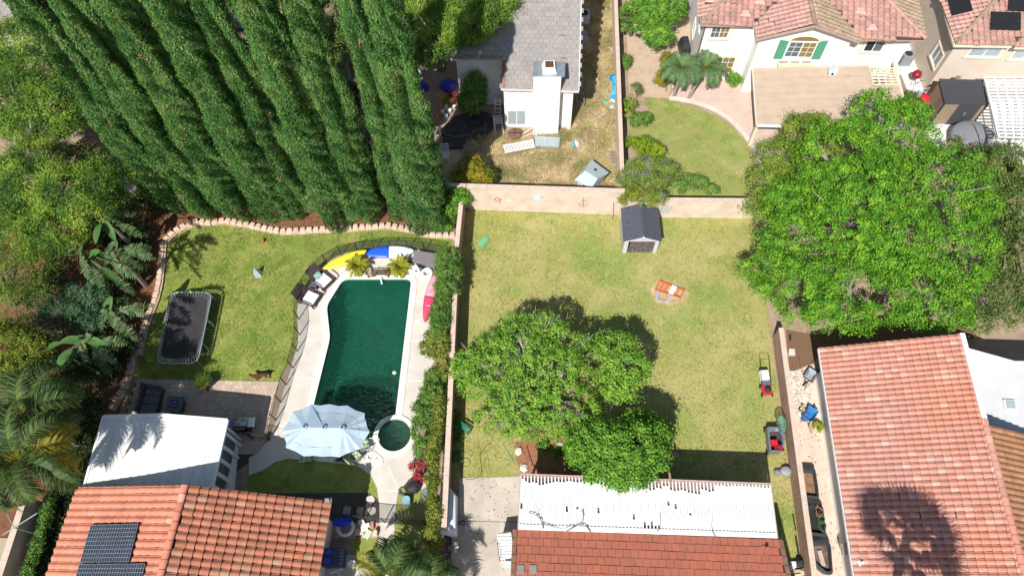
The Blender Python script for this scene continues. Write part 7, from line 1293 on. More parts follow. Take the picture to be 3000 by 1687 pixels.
# ---- wall decorations (on the back wall's face)
wa_, wn3 = vplane(P(k11(215, 332)), P(k11(1500, 375))); wn3 = wn3 if wn3.y < 0 else -wn3; wx = V3((-wn3.y, wn3.x, 0)); wx = wx if wx.x > 0 else -wx
def WP(x, y, d=.02): return ON(k11(x, y), wa_+wn3*d, wn3)
RUST = M('rusty_iron', (.42, .24, .15), .8)
b = MB(); cpt = WP(1183, 275); b.tube([WP(1187, 235), WP(1183, 310)], .022, 6); b.tube([cpt+wx*math.cos(a)*.28+V3((0, 0, math.sin(a)*.25-.02)) for a in np.linspace(math.pi*1.08, math.pi*1.92, 9)], .025, 6); b.tube([WP(1168, 255), WP(1202, 257)], .018, 5); b.tube([WP(1187, 237)+wx*math.cos(a)*.05+V3((0, 0, math.sin(a)*.06+.05)) for a in np.linspace(0, 6.28, 8, endpoint=False)], .012, 5, closed=True); b.top('anchor_ornament', RUST, 'rusty anchor hung on the pale back wall', 'wall ornament')
op = thing('oval_plaque', 'oval blue and white plaque on the pale back wall', 'wall ornament', WP(790, 228, .0)); cpt = WP(790, 228); b = MB(); b.tube([cpt+wx*math.cos(a)*.32+V3((0, 0, math.sin(a)*.21)) for a in np.linspace(0, 6.28, 24, endpoint=False)], .035, 6, closed=True); b.part('rim', M('rope_grey', (.42, .42, .45), .8), op); b = MB(); b.poly([cpt+wn3*.01+wx*math.cos(a)*.3+V3((0, 0, math.sin(a)*.19)) for a in np.linspace(0, 6.28, 24, endpoint=False)]); b.part('face', M('plaque_face', (.50, .57, .66), .6, col2=(.65, .70, .75), scale=4), op)
rg_ = MB(); cpt = WP(457, 245); rg_.tube([cpt+wx*math.cos(a)*.17+V3((0, 0, math.sin(a)*.14)) for a in np.linspace(0, 6.28, 16, endpoint=False)], .035, 6, closed=True); rg_.tube([cpt+V3((0, 0, .16)), cpt+V3((0, 0, .28))], .012, 4); rg_.tube([WP(476, 262), WP(477, 288)], .01, 4); rg_.top('ring_ornament', RUST, 'small rusty ring ornament at the left of the back wall', 'wall ornament')
b = MB(); b.tube([WP(1444, 268), WP(1441, 360), P(k11(1430, 420), .02)], .018, 5); b.top('metal_rod', M('rod_brown', (.14, .07, .05), .8), 'thin brown metal rod leaning on the back wall near the shed', 'rod')
w2, n2 = vplane(P(k11(1490, 395)), P((2215, 640))); n2 = n2 if n2.y < 0 else -n2
gp_ = [ON(kS(*q_), w2+n2*.03, n2) for q_ in ((1185, 468), (1298, 470), (1358, 318), (1148, 314))]; gt = thing('metal_grille', 'grey scrollwork metal panel on the wall beside the shed', 'metal panel', gp_[0]); b = MB(); b.tube([gp_[i] for i in range(4)], .018, 5, closed=True); b.part('frame', GALV, gt); b = MB(); cg = sum(gp_, V3())/4
for i in range(4): b.tube([cg+(V3((math.cos(a), 0, math.sin(a))))*.14+V3(((i % 2-.5)*.4, 0, (i//2-.5)*.25)) for a in np.linspace(0, 5.2, 9)], .012, 4)
b.part('scroll', GALV, gt); MB().poly([p+n2*-.01 for p in gp_]).part('backing', M('pale_panel', (.50, .47, .44), .7), gt)
# ---- main lawn things
gq4 = [P(k11(*q_), .06) for q_ in ((345, 550), (385, 572), (328, 655), (285, 622))]; ut = thing('utility_box', 'green irrigation box lid in the lawn near the back wall', 'utility box', Z(gq4[3], 0)); MB().prism([Z(p, 0) for p in gq4], -.01, .05).part('box_body', M('green_lid', (.14, .42, .22), .6), ut); c = sum(gq4, V3())/4; MB().prism([Z(c.lerp(p, .86), 0) for p in gq4], .05, .062).part('lid', _mc['green_lid'], ut)
kO = K(1880, 800, .1); Dd = lambda x, y: D_(x, y)
of = thing('folded_cart', 'orange metal frame lying on a bare patch of the lawn', 'metal frame', P(Dd(1690, 735))); OR_ = M('orange_metal', (.55, .12, .035), .55)
A_, B_, C_, E_ = P(Dd(1660, 706), .1), P(Dd(1722, 730), .1), P(Dd(1712, 748), .1), P(Dd(1648, 728), .1); b = MB(); b.beam(A_, B_, .08, .08); b.beam(E_, C_, .08, .08); b.part('side_rail', OR_, of)
for s in (0, .18, .36, .8, 1): MB().beam(A_.lerp(B_, s), E_.lerp(C_, s), .05, .05).part('cross_bar', OR_, of)
MB().beam(A_.lerp(B_, .6)+V3((0, 0, .05)), E_.lerp(C_, .6)+V3((0, 0, .05)), .28, .06).part('white_plate', WHITE, of); MB().prism([Z(p, 0) for p in (A_.lerp(B_, .05), A_.lerp(B_, .4), E_.lerp(C_, .4), E_.lerp(C_, .05))], .04, .07).part('board', M('orange_board', (.50, .22, .12), .8), of)
b = MB(); b.beam(P(Dd(1655, 732), .08), P(Dd(1652, 752), .08), .12, .12); b.beam(P(Dd(1684, 742), .08), P(Dd(1680, 757), .08), .12, .12); b.beam(P(Dd(1650, 752), .08), P(Dd(1682, 758), .08), .05, .05); b.top('grey_bracket', M('bracket_grey', (.35, .38, .45), .6), 'grey U shaped bracket beside the orange frame', 'bracket')
MB().prism([P(q_, 0) for q_ in [Dd(1634, 728), Dd(1660, 700), Dd(1700, 712), Dd(1735, 738), Dd(1722, 756), Dd(1690, 768), Dd(1650, 762)]], -.01, .006).part('worn_patch', mat('worn_patch', (.46, .35, .20), .95, .2, 3), None).__setitem__('kind', 'structure')
mw = P(kR(385, 400)); lm_ = thing('lawn_mower', 'red push lawn mower with white grass bag beside the brown wall', 'lawn mower', mw); RED = M('mower_red', (.42, .03, .04), .4)
bevel(MB().box((mw.x, mw.y, .2), (.52, .55, .16)).part('deck', RED, lm_), .05); MB().lathe((mw.x+.02, mw.y, .28), [(.15, 0), (.16, .12), (.1, .18), (.03, .2)], 14).part('engine', POST, lm_); MB().box((mw.x, mw.y+.38, .3), (.44, .24, .14)).part('rear_flap', M('grey_flap', (.12, .13, .16), .6), lm_)
bevel(MB().box((mw.x-.02, mw.y+.78, .34), (.46, .55, .30)).part('grass_bag', WHITE, lm_), .05); b = MB(); b.tube([(mw.x-.24, mw.y+.2, .3), (mw.x-.25, mw.y+1.1, .72), (mw.x-.24, mw.y+1.5, .9), (mw.x+.22, mw.y+1.5, .9), (mw.x+.25, mw.y+1.1, .72), (mw.x+.24, mw.y+.2, .3)], .018, 6); b.part('handle', POST, lm_)
for sx in (-.28, .28):
    for sy in (-.24, .24): MB().lathe((mw.x+sx, mw.y+sy, .1), [(.06, -.02), (.1, -.02), (.1, .02), (.06, .02)], 12, rot=Matrix.Rotation(math.pi/2, 3, 'Y')).part('wheel', POST, lm_)
wc = [P(kR(*q_), .55) for q_ in ((405, 840), (570, 875), (590, 1020), (545, 1125), (440, 1115))]; wg = thing('utility_cart', 'grey plastic garden cart holding red cans beside the wall', 'cart', Z(P(kR(500, 1000)), 0)); GC = M('cart_grey', (.16, .17, .20), .5); o4 = [P(kR(*q_), .5) for q_ in ((410, 838), (565, 838), (600, 1040), (560, 1128), (440, 1118))]; c = sum(o4, V3())/5
MB().prism([Z(c.lerp(p, .9), 0) for p in o4], .12, .16).part('tray_floor', M('cart_floor', (.08, .06, .05), .8), wg); b = MB()
for i in range(5): b.beam(Z(o4[i], .34), Z(o4[(i+1) % 5], .34), .08, .42)
b.part('tray_side', GC, wg); MB().prism([Z(p, 0) for p in (o4[0], o4[1], o4[1].lerp(o4[2], .2), o4[0].lerp(o4[4], .2))], .50, .54).part('lid', GC, wg); MB().box(Z(o4[1].lerp(o4[2], .4), .58), (.14, .7, .08), .12).part('side_lid', GC, wg)
for p in (o4[0], o4[4]): MB().lathe(Z(p, .12)+V3((-.05, 0, 0)), [(.05, -.03), (.12, -.03), (.12, .03), (.05, .03)], 12, rot=Matrix.Rotation(math.pi/2, 3, 'Y')).part('wheel', POST, wg)
p = P(kR(490, 1015), .5); b = MB(); b.box((p.x, p.y, .36), (.32, .26, .38)); b.lathe((p.x+.05, p.y, .55), [(.05, 0), (.03, .1)], 8); bevel(b.top('fuel_can', M('can_red', (.70, .02, .04), .4), 'bright red fuel can inside the grey cart', 'fuel can'), .04)
p = P(kR(535, 1090), .3); b = MB(); b.box((p.x, p.y, .42), (.44, .34, .2)); b.tube([(p.x-.2, p.y-.15, .5), (p.x-.2, p.y-.15, .62), (p.x+.2, p.y-.15, .62), (p.x+.2, p.y-.15, .5)], .02, 5); b.lathe((p.x, p.y+.02, .52), [(.12, 0), (.12, .08), (.04, .1)], 10); b.top('small_engine', M('dark_red', (.25, .02, .025), .5), 'dark red machine at the lower end of the grey cart', 'machine')
p = P(kR(520, 855), .55); b = MB(); b.lathe(p, [(.11, 0), (.12, .03), (.1, .05)], 14); b.top('round_tin', GALV, 'pale round tin on the grey cart lid', 'tin')
nt_ = thing('landing_net', 'green landing net with pointed hoop leaning on the wall above the cart', 'net', P(kR(600, 900))); hp = [P(kR(*q_), z) for q_, z in (((560, 678), 1.0), ((520, 725), .95), ((515, 790), .85), ((550, 850), .7), ((600, 920), .5), ((625, 890), .6), ((645, 820), .85), ((635, 750), .95), ((600, 700), 1.0))]; MB().tube(hp, .018, 6, closed=True).part('hoop', POST, nt_, smooth=True)
c = sum(hp, V3())/len(hp); b = MB(); b.loft([hp, [c.lerp(p, .6)+V3((0, .05, -.12)) for p in hp], [c.lerp(p, .2)+V3((0, .08, -.2)) for p in hp]], cap=False); b.part('mesh_bag', netmat('green_net', (.10, .28, .18), .6), nt_)
b = MB(); 
for i in range(0, 9): b.tube([hp[i], c.lerp(hp[i], .6)+V3((0, .05, -.12)), c+V3((0, .08, -.2))], .006, 3)
b.part('cord', M('net_cord', (.25, .42, .32), .8), nt_)
for i, (q_, rx, ry, rz_, lb, mt_) in enumerate((((430, 130), .30, .26, .30, 'smooth pale grey boulder against the brown wall', M('boulder', (.30, .31, .33), .8, bump=.4, var=.15)), ((330, 140), .20, .18, .18, 'darker small boulder beside the pale grey one', M('boulder_dark', (.20, .20, .21), .85, bump=.4, var=.2)))):
    p = P(kW(*q_)); b = MB(); b.lathe(p, [(rx*.9, -.02), (rx, rz_*.3), (rx*.85, rz_*.75), (rx*.45, rz_), (.02, rz_*1.05)], 14, sy=ry/rx)
    for j, v in enumerate(b.v): b.v[j] = tuple(V3(v)+V3((1, 1, .8))*.05*mn.noise(V3(v)*4))
    b.top('boulder', mt_, lb, 'rock', smooth=True)
bn = [P(kM(*q_), .35) for q_ in ((285, 840), (345, 880), (325, 905), (278, 865))]; bt = thing('green_bench', 'small green slatted bench in the weeds by the left wall', 'bench', Z(bn[3], 0)); GRN_ = M('bench_green', (.02, .22, .17), .5)
for s in (.1, .5, .9): MB().beam(bn[0].lerp(bn[3], s), bn[1].lerp(bn[2], s), .05, .03).part('slat', GRN_, bt)
for p in bn: MB().beam(Z(p, 0), Z(p, .35), .05, .05).part('leg', GRN_, bt)
MB().beam(bn[0]+V3((0, .03, .12)), bn[1]+V3((0, .03, .12)), .03, .1).part('backrest', GRN_, bt)
GH = M('green_hose', (.06, .10, .03), .6)
b = MB(); b.tube([P(k12(*q_), .02) for q_ in ((370, 1040), (330, 1065), (295, 1110), (280, 1160), (290, 1220), (292, 1270), (270, 1305), (230, 1325), (180, 1325), (140, 1300), (130, 1250), (160, 1190))], .014, 5); b.top('garden_hose', GH, 'thin green garden hose curving over the lower left of the lawn', 'hose', smooth=True)
b = MB(); b.tube([P(k12(*q_), .02) for q_ in ((150, 1160), (190, 1165), (210, 1195), (190, 1230), (150, 1225), (100, 1200))], .012, 5); b.top('garden_hose', GH, 'second loop of hose near the weeds by the wall', 'hose', smooth=True)
rk = thing('rake', 'green handled rake lying on the lawn by the red soil', 'rake', P(k12(500, 1130))); MB().tube([P(k12(452, 1048), .04), P(k12(540, 1200), .04)], .018, 6).part('handle', M('rake_green', (.25, .48, .30), .6), rk)
for i in range(6): MB().tube([P(k12(540, 1200), .04), P(k12(540+(-8+5*i), 1222), .01)], .006, 3).part('tine', M('rake_orange', (.6, .3, .08), .6), rk)
kq = P(k12(1758, 1150)); b = MB()
for i in range(60): a = V3(rng.normal(size=3)).normalized(); r_ = .22; b.tube([kq+V3((a.x*.25, a.y*.22, .12+a.z*.12)), kq+V3((-a.y*.25, a.x*.2, .12+a.z*.1))], .01, 3)
b.top('vine_pile', M('straw', (.62, .50, .25), .9), 'pale straw tangle lying right of the vivid green tree', 'garden waste')
wf_ = [P(k12(*q_), 0) for q_ in ((1735, 1110), (1800, 1115), (1805, 1180))]
b = MB(); b.tube([kq+V3((.18+math.cos(a)*.3, .12+math.sin(a)*.32, .03+.1*math.sin(a))) for a in np.linspace(-1, 3, 10)], .016, 5); b.top('wire_hoop', POST, 'dark wire hoop beside the straw tangle', 'hoop')
# red soil bed with brick edge and stones
sheet('red_soil_bed', PX([k12(*q_) for q_ in ((545, 1040), (640, 1015), (760, 1000), (960, 1010), (1200, 1100), (1200, 1420), (600, 1420), (600, 1290), (560, 1180))]), .005, layered('red_soil_light', (.34, .15, .09), [((.24, .11, .07), 2, .45, .6, .7), ((.42, .30, .22), 5, .56, .7, .6)], bump=1))
be = thing('brick_edging', None, None, P(k12(650, 1100))); tag(be, kind='structure'); bm_ = None
for p, a in along([P(k12(*q_), .05) for q_ in ((636, 1035), (635, 1080), (650, 1130), (668, 1180), (682, 1220), (720, 1255), (800, 1280), (880, 1282), (950, 1262), (1000, 1225))], .22):
    if bm_ is None: bm_ = MB().box((0, 0, 0), (.20, .09, .09)).mesh('edging_brick', M('edging_brick', (.30, .12, .08), .9, rnd=.15))
    o = bpy.data.objects.new('brick', bm_); link(o, be); o.location = p-ORG[be.name]; o.rotation_euler = (0, 0, a+random.uniform(-.08, .08))
for q_, r_, lb in (((620, 1238), .22, 'white broken rock at the lower corner of the red soil bed'), ((577, 1110), .20, 'round pinkish stone in the red soil bed'), ((895, 1062), .18, 'pale block at the back of the red soil bed')):
    p = P(k12(*q_)); b = MB(); b.lathe(p, [(r_, -.02), (r_*1.02, .05), (r_*.7, .12), (.02, .14)], 9)
    for j, v in enumerate(b.v): b.v[j] = tuple(V3(v)+V3((1, 1, .5))*.07*mn.noise(V3(v)*7))
    b.top('garden_stone', M('pale_rock', (.62, .54, .48), .9, bump=.4), lb, 'rock')
wpn = [P(kM(*q_), z) for q_, z in (((175, 620), 1.5), ((250, 690), .15), ((230, 858), .15), ((160, 815), 1.5))]; wpt = thing('leaning_panel', 'weathered grey wooden panel leaning on the boundary wall in shade', 'panel', Z(wpn[1], 0)); n_ = (wpn[1]-wpn[0]).cross(wpn[3]-wpn[0]).normalized(); n_ = n_ if n_.z > 0 else -n_
for i in range(4): s0, s1 = i/4+.008, (i+1)/4-.008; q4 = [wpn[0].lerp(wpn[3], s0), wpn[1].lerp(wpn[2], s0), wpn[1].lerp(wpn[2], s1), wpn[0].lerp(wpn[3], s1)]; MB().hexa([p for p in q4]+[p+n_*.03 for p in q4]).part('board', M('grey_wood', (.22, .19, .16), .9, bump=.4), wpt)
MB().beam(wpn[0].lerp(wpn[3], .5)+n_*.05, wpn[1].lerp(wpn[2], .4)+n_*.05, .06, .05).part('brace', POST, wpt)
# ---- right side strip (house C side yard)
def barrow(label, px, rz, col, wheel=True):
    p = P(px); K_ = .72; t = thing('wheelbarrow', label, 'wheelbarrow', p, 'wheelbarrows in the side yard'); c, s = math.cos(rz), math.sin(rz)
    def L3(u, v, z): return p+V3((u*c-v*s, u*s+v*c, z))*K_
    b = MB(); b.loft([[L3(x*.5, y*.5, .22) for x, y in ((-.6, -.5), (.6, -.5), (.7, .5), (-.6, .5))], [L3(x*.8, y*.72, .52) for x, y in ((-.62, -.5), (.62, -.55), (.62, .55), (-.62, .5))]]); b.f = b.f[:-1]; b.m = b.m[:-1]; b.part('tray', col, t)
    for sy in (-.24, .24): MB().tube([L3(.75, 0, .18), L3(.1, sy, .2), L3(-1.0, sy*1.2, .45)], .018, 5).part('handle', POST, t); MB().tube([L3(-.3, sy, .24), L3(-.4, sy, 0)], .016, 5).part('leg', POST, t)
    MB().tube([L3(.72+math.cos(a)*.15, 0, .18+math.sin(a)*.15) for a in np.linspace(0, 6.28, 12, endpoint=False)], .04, 6, closed=True).part('wheel', POST, t)
barrow('grey wheelbarrow at the top of the side yard by the clay roofed house', kR(905, 230), 4.0, M('barrow_grey', (.30, .33, .35), .4)); barrow('bright blue wheelbarrow tipped beside the long plank', kR(905, 690), .9, M('barrow_blue', (.03, .18, .42), .5))
b = MB(); b.beam(P(kR(830, 560), .25), P(kR(945, 905), .05), .12, .05); b.top('plank', M('plank_tan', (.40, .28, .18), .85), 'long tan plank lying across the blue wheelbarrow', 'plank')
coil('dark hose ring left of the plank in the side yard', kR(822, 610), .17, .03, POST, 2)
b = MB(); b.lathe(P(kR(850, 730)), [(.16, 0), (.2, .26), (.21, .28), (.18, .27)], 12); b.top('bucket', M('bucket_blue', (.05, .15, .42), .5), 'small blue bucket left of the plank', 'bucket')
b = MB(); b.tube([P(kR(800, 20), .4), P(kR(840, 200), .2), P(kR(870, 340), .05)], .015, 5); b.tube([P(kR(850, 380), .05), P(kR(890, 330), .3), P(kR(960, 260), .3)], .02, 5); b.top('garden_tools', M('tool_red', (.30, .12, .10), .7), 'long handled tools lying by the grey wheelbarrow', 'tools')
ch_ = MB(); poly = [(P(q_).x, P(q_).y) for q_ in (kR(680, 160), kR(860, 150), (kR(950, 560)), kR(950, 600), kR(760, 700), kR(720, 500))]
for i in range(520):
    while True:
        x, y = rng.uniform(min(a for a, _ in poly), max(a for a, _ in poly)), rng.uniform(min(a for _, a in poly), max(a for _, a in poly))
        if inpoly((x, y), poly): break
    ch_.box((x, y, .02+random.random()*.03), (random.uniform(.03, .14), random.uniform(.03, .1), random.uniform(.02, .06)), random.random()*3, rx=random.uniform(-.4, .4))
ch_.top('rubble', M('rubble_white', (.66, .58, .50), .9, rnd=.3), 'white broken plaster rubble in the side yard', 'rubble', kind='stuff')
MB().prism([P(k14(*q_)) for q_ in ((295, 225), (325, 228), (328, 262), (290, 262))], 0, .12).top('stone_slab', SS, 'pale slab on the mulch by the end of the brown wall', 'slab'); MB().prism([P(k14(*q_)) for q_ in ((298, 150), (306, 150), (306, 180), (298, 180))], 0, .1).top('timber_offcut', POST, 'dark short timber standing in the mulch', 'timber')
tubs = [(((640, 70), (800, 85), (840, 330), (855, 480), (690, 455)), 'black pond tub full of brown silt, the upper of three', 'silt'), (((715, 560), (870, 540), (905, 590), (945, 960), (770, 930)), 'black tub holding tangled green hose, the middle of three', 'hose'), (((800, 1000), (960, 990), (1000, 1060), (1028, 1420), (960, 1440), (850, 1310)), 'black tub with torn liner and leaves, the lower of three', 'liner')]
BT = M('black_tub', (.045, .05, .06), .4, spec=.5)
for q4, lb, kind_ in tubs:
    pts = [P(kW(q_[0]+(8 if q_[0] > np.mean([a for a, _ in q4]) else -45), q_[1]), .5) for q_ in q4]; pts[0] = pts[0].lerp(pts[1], .1) if kind_ == 'silt' else pts[0]; c = sum(pts, V3())/len(pts); t = thing('pond_tub', lb, 'tub', Z(c, 0), 'black plastic tubs along the side path'); rp2 = round_poly(pts, .15, 3); b = MB()
    b.loft([[Z(c.lerp(p, .9), .01) for p in rp2], [Z(c.lerp(p, 1.0), .5) for p in rp2], [Z(c.lerp(p, .82), .52) for p in rp2], [Z(c.lerp(p, .70), .22) for p in rp2]]); b.part('tub_shell', BT, t)
    b = MB(); b.prism([Z(c.lerp(p, .71), 0) for p in rp2], .2, .3); b.part('contents', {'silt': M('silt', (.24, .14, .08), .95, var=.3, bump=.6), 'hose': M('wet_dark', (.03, .03, .025), .5), 'liner': M('dead_leaves', (.16, .10, .08), .95, var=.4, bump=.6)}[kind_], t)
    if kind_ == 'hose':
        for k_ in range(3):
            b = MB(); b.tube([c+V3((.05+math.cos(a)*(.16+.04*math.sin(a*3+k_)), -.45+.38*k_*.9+math.sin(a)*(.22+.05*math.cos(a*2.3)), .33+.03*math.sin(a*1.7))) for a in np.linspace(0, 18, 50)], .018, 4); b.part('hose', M('hose_mix', (.05, .12, .07), .5) if k_ < 2 else M('hose_brown', (.30, .15, .08), .6), t, smooth=True)
    if kind_ == 'liner': MB().box(c+V3((-.08, -.05, -.16)), (.2, .7, .03), .1, rx=.1).part('liner_sheet', M('liner_pale', (.45, .38, .32), .5), t)
fw = thing('firewood_pile', 'small pile of pale split firewood by the corner of the low house', 'firewood', P(kW(620, 1390)))
for i in range(16):
    p = P(kW(random.uniform(530, 700), random.uniform(1310, 1440)), .08+.07*(i//6)); MB().beam(p-V3((random.uniform(.18, .3), random.uniform(-.05, .1), 0)), p+V3((random.uniform(.18, .3), random.uniform(-.05, .1), 0)), .08, .07).part('log', M('split_wood', (.62, .50, .33), .85, rnd=.2), fw)
MB().prism([P(kW(*q_), .25) for q_ in ((500, 1262), (575, 1262), (570, 1330), (500, 1390))], .0, .25).top('white_box', WHITE, 'white box standing next to the firewood', 'box'); MB().lathe(P(kW(600, 1290)), [(.2, 0), (.22, .3), (.1, .42)], 8).top('black_sack', DARK, 'black sack behind the firewood', 'sack')
b = MB(); b.beam(P(kW(565, 870), .0), P(kW(565, 870), 1.2), .05, .05); b.beam(P(kW(560, 940), .0), P(kW(600, 1190), .0)+V3((0, 0, .05)), .08, .1); b.top('edge_board', POST, 'dark edge board along the foot of the brown wall', 'board')
# ---- weedy yard behind the wall (chimney house)
def ladder(label, a, c_, wv, mt, rungs=8, group=None):
    a, c_ = V3(a), V3(c_); t = thing('ladder', label, 'ladder', Z((a+c_)/2, min(a.z, c_.z)), group); w_ = V3(wv)
    for s in (-1, 1): MB().beam(a+w_*s, c_+w_*s*.8, .05, .06).part('rail', mt, t)
    for i in range(rungs): s = (i+.5)/rungs; m_ = a.lerp(c_, s); MB().beam(m_-w_*(1-.2*s), m_+w_*(1-.2*s), .05, .03).part('rung', mt, t)
    return t
ladder('aluminium ladder lying flat at the edge of the shade', P(kC(325, 1065), .08), P(kC(655, 1010), .08), (0.03, .27, 0), GALV, 7)
ladder('white stepladder folded upright against the white wall', P(kC(735, 655), .1), P(kC(735, 495), 1.9), (.2, 0, 0), WHITE_M, 4)
ladder('dark ladder lying along the right wall of the chimney house', P(k3(1290, 800), .5), P(k3(1310, 580), 1.2), (.22, 0, 0), M('ladder_dark', (.14, .14, .15), .5), 7)
def strapchair(label, px, rz, L_=.55, mt=WHITE_M, tilt=1):
    p = P(px); t = thing('garden_chair', label, 'chair', p); c, s = math.cos(rz), math.sin(rz)
    def L3(u, v, z): return p+V3((u*c-v*s, u*s+v*c, z))
    for sx in (-.27, .27): MB().tube([L3(sx, -.5, 0), L3(sx, -.25, .42), L3(sx, .25, .40), L3(sx, .5, .9)], .018, 5).part('frame', mt, t)
    for i in range(6): MB().beam(L3(-.27, -.22+.09*i, .42), L3(.27, -.22+.09*i, .42), .05, .012).part('strap', mt, t)
    for i in range(5): MB().beam(L3(-.27, .28+.055*i, .5+.1*i), L3(.27, .28+.055*i, .5+.1*i), .05, .012).part('strap', mt, t)
strapchair('white strap chair standing in the shade below the ladder', kC(190, 1120), 0); strapchair('white wooden chair holding a dark box by the brick patch', kC(745, 830), .1)
MB().box(P(kC(748, 785), .5), (.42, .34, .16), .1).top('dark_box', M('box_dark', (.10, .08, .07), .7), 'dark box on the white chair by the house', 'box')
lgc = thing('sun_lounger', 'white slatted plastic sun lounger on the dry grass', 'lounger', P(kC(950, 990))); a, c_ = P(kC(800, 1015), .3), P(kC(1115, 955), .38); ax_ = (c_-a).normalized(); ay = V3((-ax_.y, ax_.x, 0))*.30
for s in (-1, 1): MB().tube([a+ay*s+V3((0, 0, -.28)), a+ay*s, c_+ay*s, c_+ay*s+V3((.05, 0, -.34))], .028, 6).part('frame', WHITE, lgc)
for i in range(22): s = (i+.5)/22; MB().beam(a.lerp(c_, s)-ay, a.lerp(c_, s)+ay, .055, .02).part('slat', WHITE, lgc)
fp2 = P(kC(915, 890), .0); fpt = thing('fire_pit', 'rusty round fire pit with a lid below the window', 'fire pit', fp2); MB().lathe(fp2, [(.25, 0), (.42, .25), (.45, .32)], 24).part('bowl', M('rust_bowl', (.10, .05, .035), .8), fpt); MB().lathe(fp2+V3((0, 0, .33)), [(.44, 0), (.46, .02), (.3, .06), (.03, .08)], 24).part('lid', M('rust_lid', (.17, .09, .06), .85, var=.3, bump=.4), fpt); b = MB(); b.box(fp2+V3((0, 0, .42)), (.9, .03, .03)); b.box(fp2+V3((0, .1, .42)), (.03, .5, .03)); b.part('handle', POST, fpt)
b = MB(); b.tube([fp2+V3((.35, 0, .1)), fp2+V3((.9, .1, .5)), fp2+V3((1.15, .05, .8)), fp2+V3((1.25, -.1, .05))], .022, 5); b.tube([fp2+V3((.55, -.25, .3)), fp2+V3((1.2, -.05, .35))], .02, 5); b.top('chair_frame', WHITE, 'empty white chair frame right of the fire pit', 'chair frame')
b = MB(); b.lathe(P(kC(725, 895)), [(.1, 0), (.16, .02), (.16, .08), (.1, .1)], 12); b.top('rubber_tyre', POST, 'small dark wheel on the brick patch', 'wheel'); MB().box(P(kC(775, 880), .04), (.36, .26, .05), .6).top('white_tray', WHITE, 'white tray next to the small wheel', 'tray'); MB().box(P(kC(705, 930), .04), (.5, .12, .05), -.2).top('white_plank', WHITE, 'short white plank below the small wheel', 'plank')
sheet('brick_patch', PX([kC(*q_) for q_ in ((690, 850), (1110, 840), (1110, 920), (900, 980), (780, 1000), (740, 960), (620, 960))]), .004, layered('red_earth', (.48, .27, .19), [((.38, .20, .14), 3, .45, .6, .7), ((.56, .42, .30), 6, .55, .7, .7)], bump=.8))
tp = [kC(*q_) for q_ in ((300, 680), (420, 640), (640, 650), (700, 700), (690, 830), (600, 970), (430, 1010), (160, 1030), (170, 900), (130, 830), (230, 740))]; tpw = [P(q_) for q_ in tp]; c = sum(tpw, V3())/len(tpw); b = MB(); rr_ = []
dn_ = [p for i in range(len(tpw)) for p in (tpw[i].lerp(tpw[(i+1) % len(tpw)], k/4) for k in range(4))]
for s in (1, .93, .86, .79, .72, .65, .58, .5, .43, .36, .29, .22, .15, .08): rr_.append([c.lerp(p, s)+V3((0, 0, .07+.17*mn.noise(c.lerp(p, s)*2.2)+.11*mn.noise(c.lerp(p, s)*4.5)+.06*(1-s))) for p in dn_])
b.loft(rr_[::-1]); b.top('dark_tarp', M('dark_tarp', (.075, .06, .055), .55, spec=.4, col2=(.035, .03, .032), scale=2), 'crumpled dark tarpaulin spread over the ground in the shade', 'tarp')
b = MB(); b.tube([P(kC(*q_), .22) for q_ in ((140, 815), (200, 865), (280, 890), (370, 878), (450, 862), (510, 820), (580, 808), (610, 830), (615, 760), (590, 705))], .014, 5); b.top('pale_hose', M('hose_pale', (.35, .34, .33), .6), 'pale hose snaking over the dark tarpaulin', 'hose', smooth=True)
for i, (q1, q2, cl, lb) in enumerate((((70, 770), (160, 540), (.55, .16, .05), 'orange plank leaning in the side passage, leftmost'), ((105, 760), (175, 440), (.50, .20, .08), 'longest orange plank in the side passage'), ((150, 690), (210, 450), (.32, .24, .10), 'brown plank nearest the house in the side passage'))): MB().beam(P(kC(*q1), .05), P(kC(*q2), .5), .14, .05).top('plank', M('plank%s' % 'abc'[i], cl, .8), lb, 'plank')
b = MB(); b.lathe(P(kC(230, 380)), [(.5, 0), (.6, .25), (.35, .55), (.1, .6)], 10); 
for j, v in enumerate(b.v): b.v[j] = tuple(V3(v)+V3((1, 1, .8))*.14*mn.noise(V3(v)*3))
b.top('blue_tarp', M('tarp_blue', (.03, .04, .40), .5), 'bright blue tarp bundle against the corner of the white house', 'tarp')
b = MB(); b.lathe(P(k2(1262, 670)), [(.4, 0), (.4, .35), (.2, .45)], 8); b.top('blue_tarp', bpy.data.materials['tarp_blue'], 'small blue tarp bundle beside the widest cypress', 'tarp'); b = MB(); b.lathe(P(k2(1240, 560), .3), [(.3, 0), (.32, .2), (.15, .4), (.02, .42)], 10); b.top('silver_dome', GALV, 'silver dome shaped lid beside the widest cypress', 'lid', smooth=True)
fl_ = thing('pot_plants', 'cluster of white pots with red and green plants by the house corner', 'plants', P(kC(230, 620)))
for q_, r_ in (((200, 600), .16), ((240, 640), .14), ((170, 650), .15), ((205, 690), .13), ((290, 600), .12)): MB().lathe(P(kC(*q_)), [(r_*.7, 0), (r_, .28), (r_*.8, .28)], 12).part('pot', WHITE, fl_)
for q_, mt_ in (((250, 540), L_RED), ((230, 570), L_GRN), ((270, 500), bpy.data.materials['terracotta_flower'])):
    e_ = P(kC(*q_)); C_, Lp, N_ = crown_pts([(e_.x, e_.y, .45, .35, .3, .3)], 16, .12, 30); V_, Fq = leafquads(Lp-np.array(ORG[fl_.name]), rdir(len(Lp)), N_, .12, .05); o = bpy.data.objects.new('foliage', npmesh('foliage', V_, Fq, mt_)); link(o, fl_)
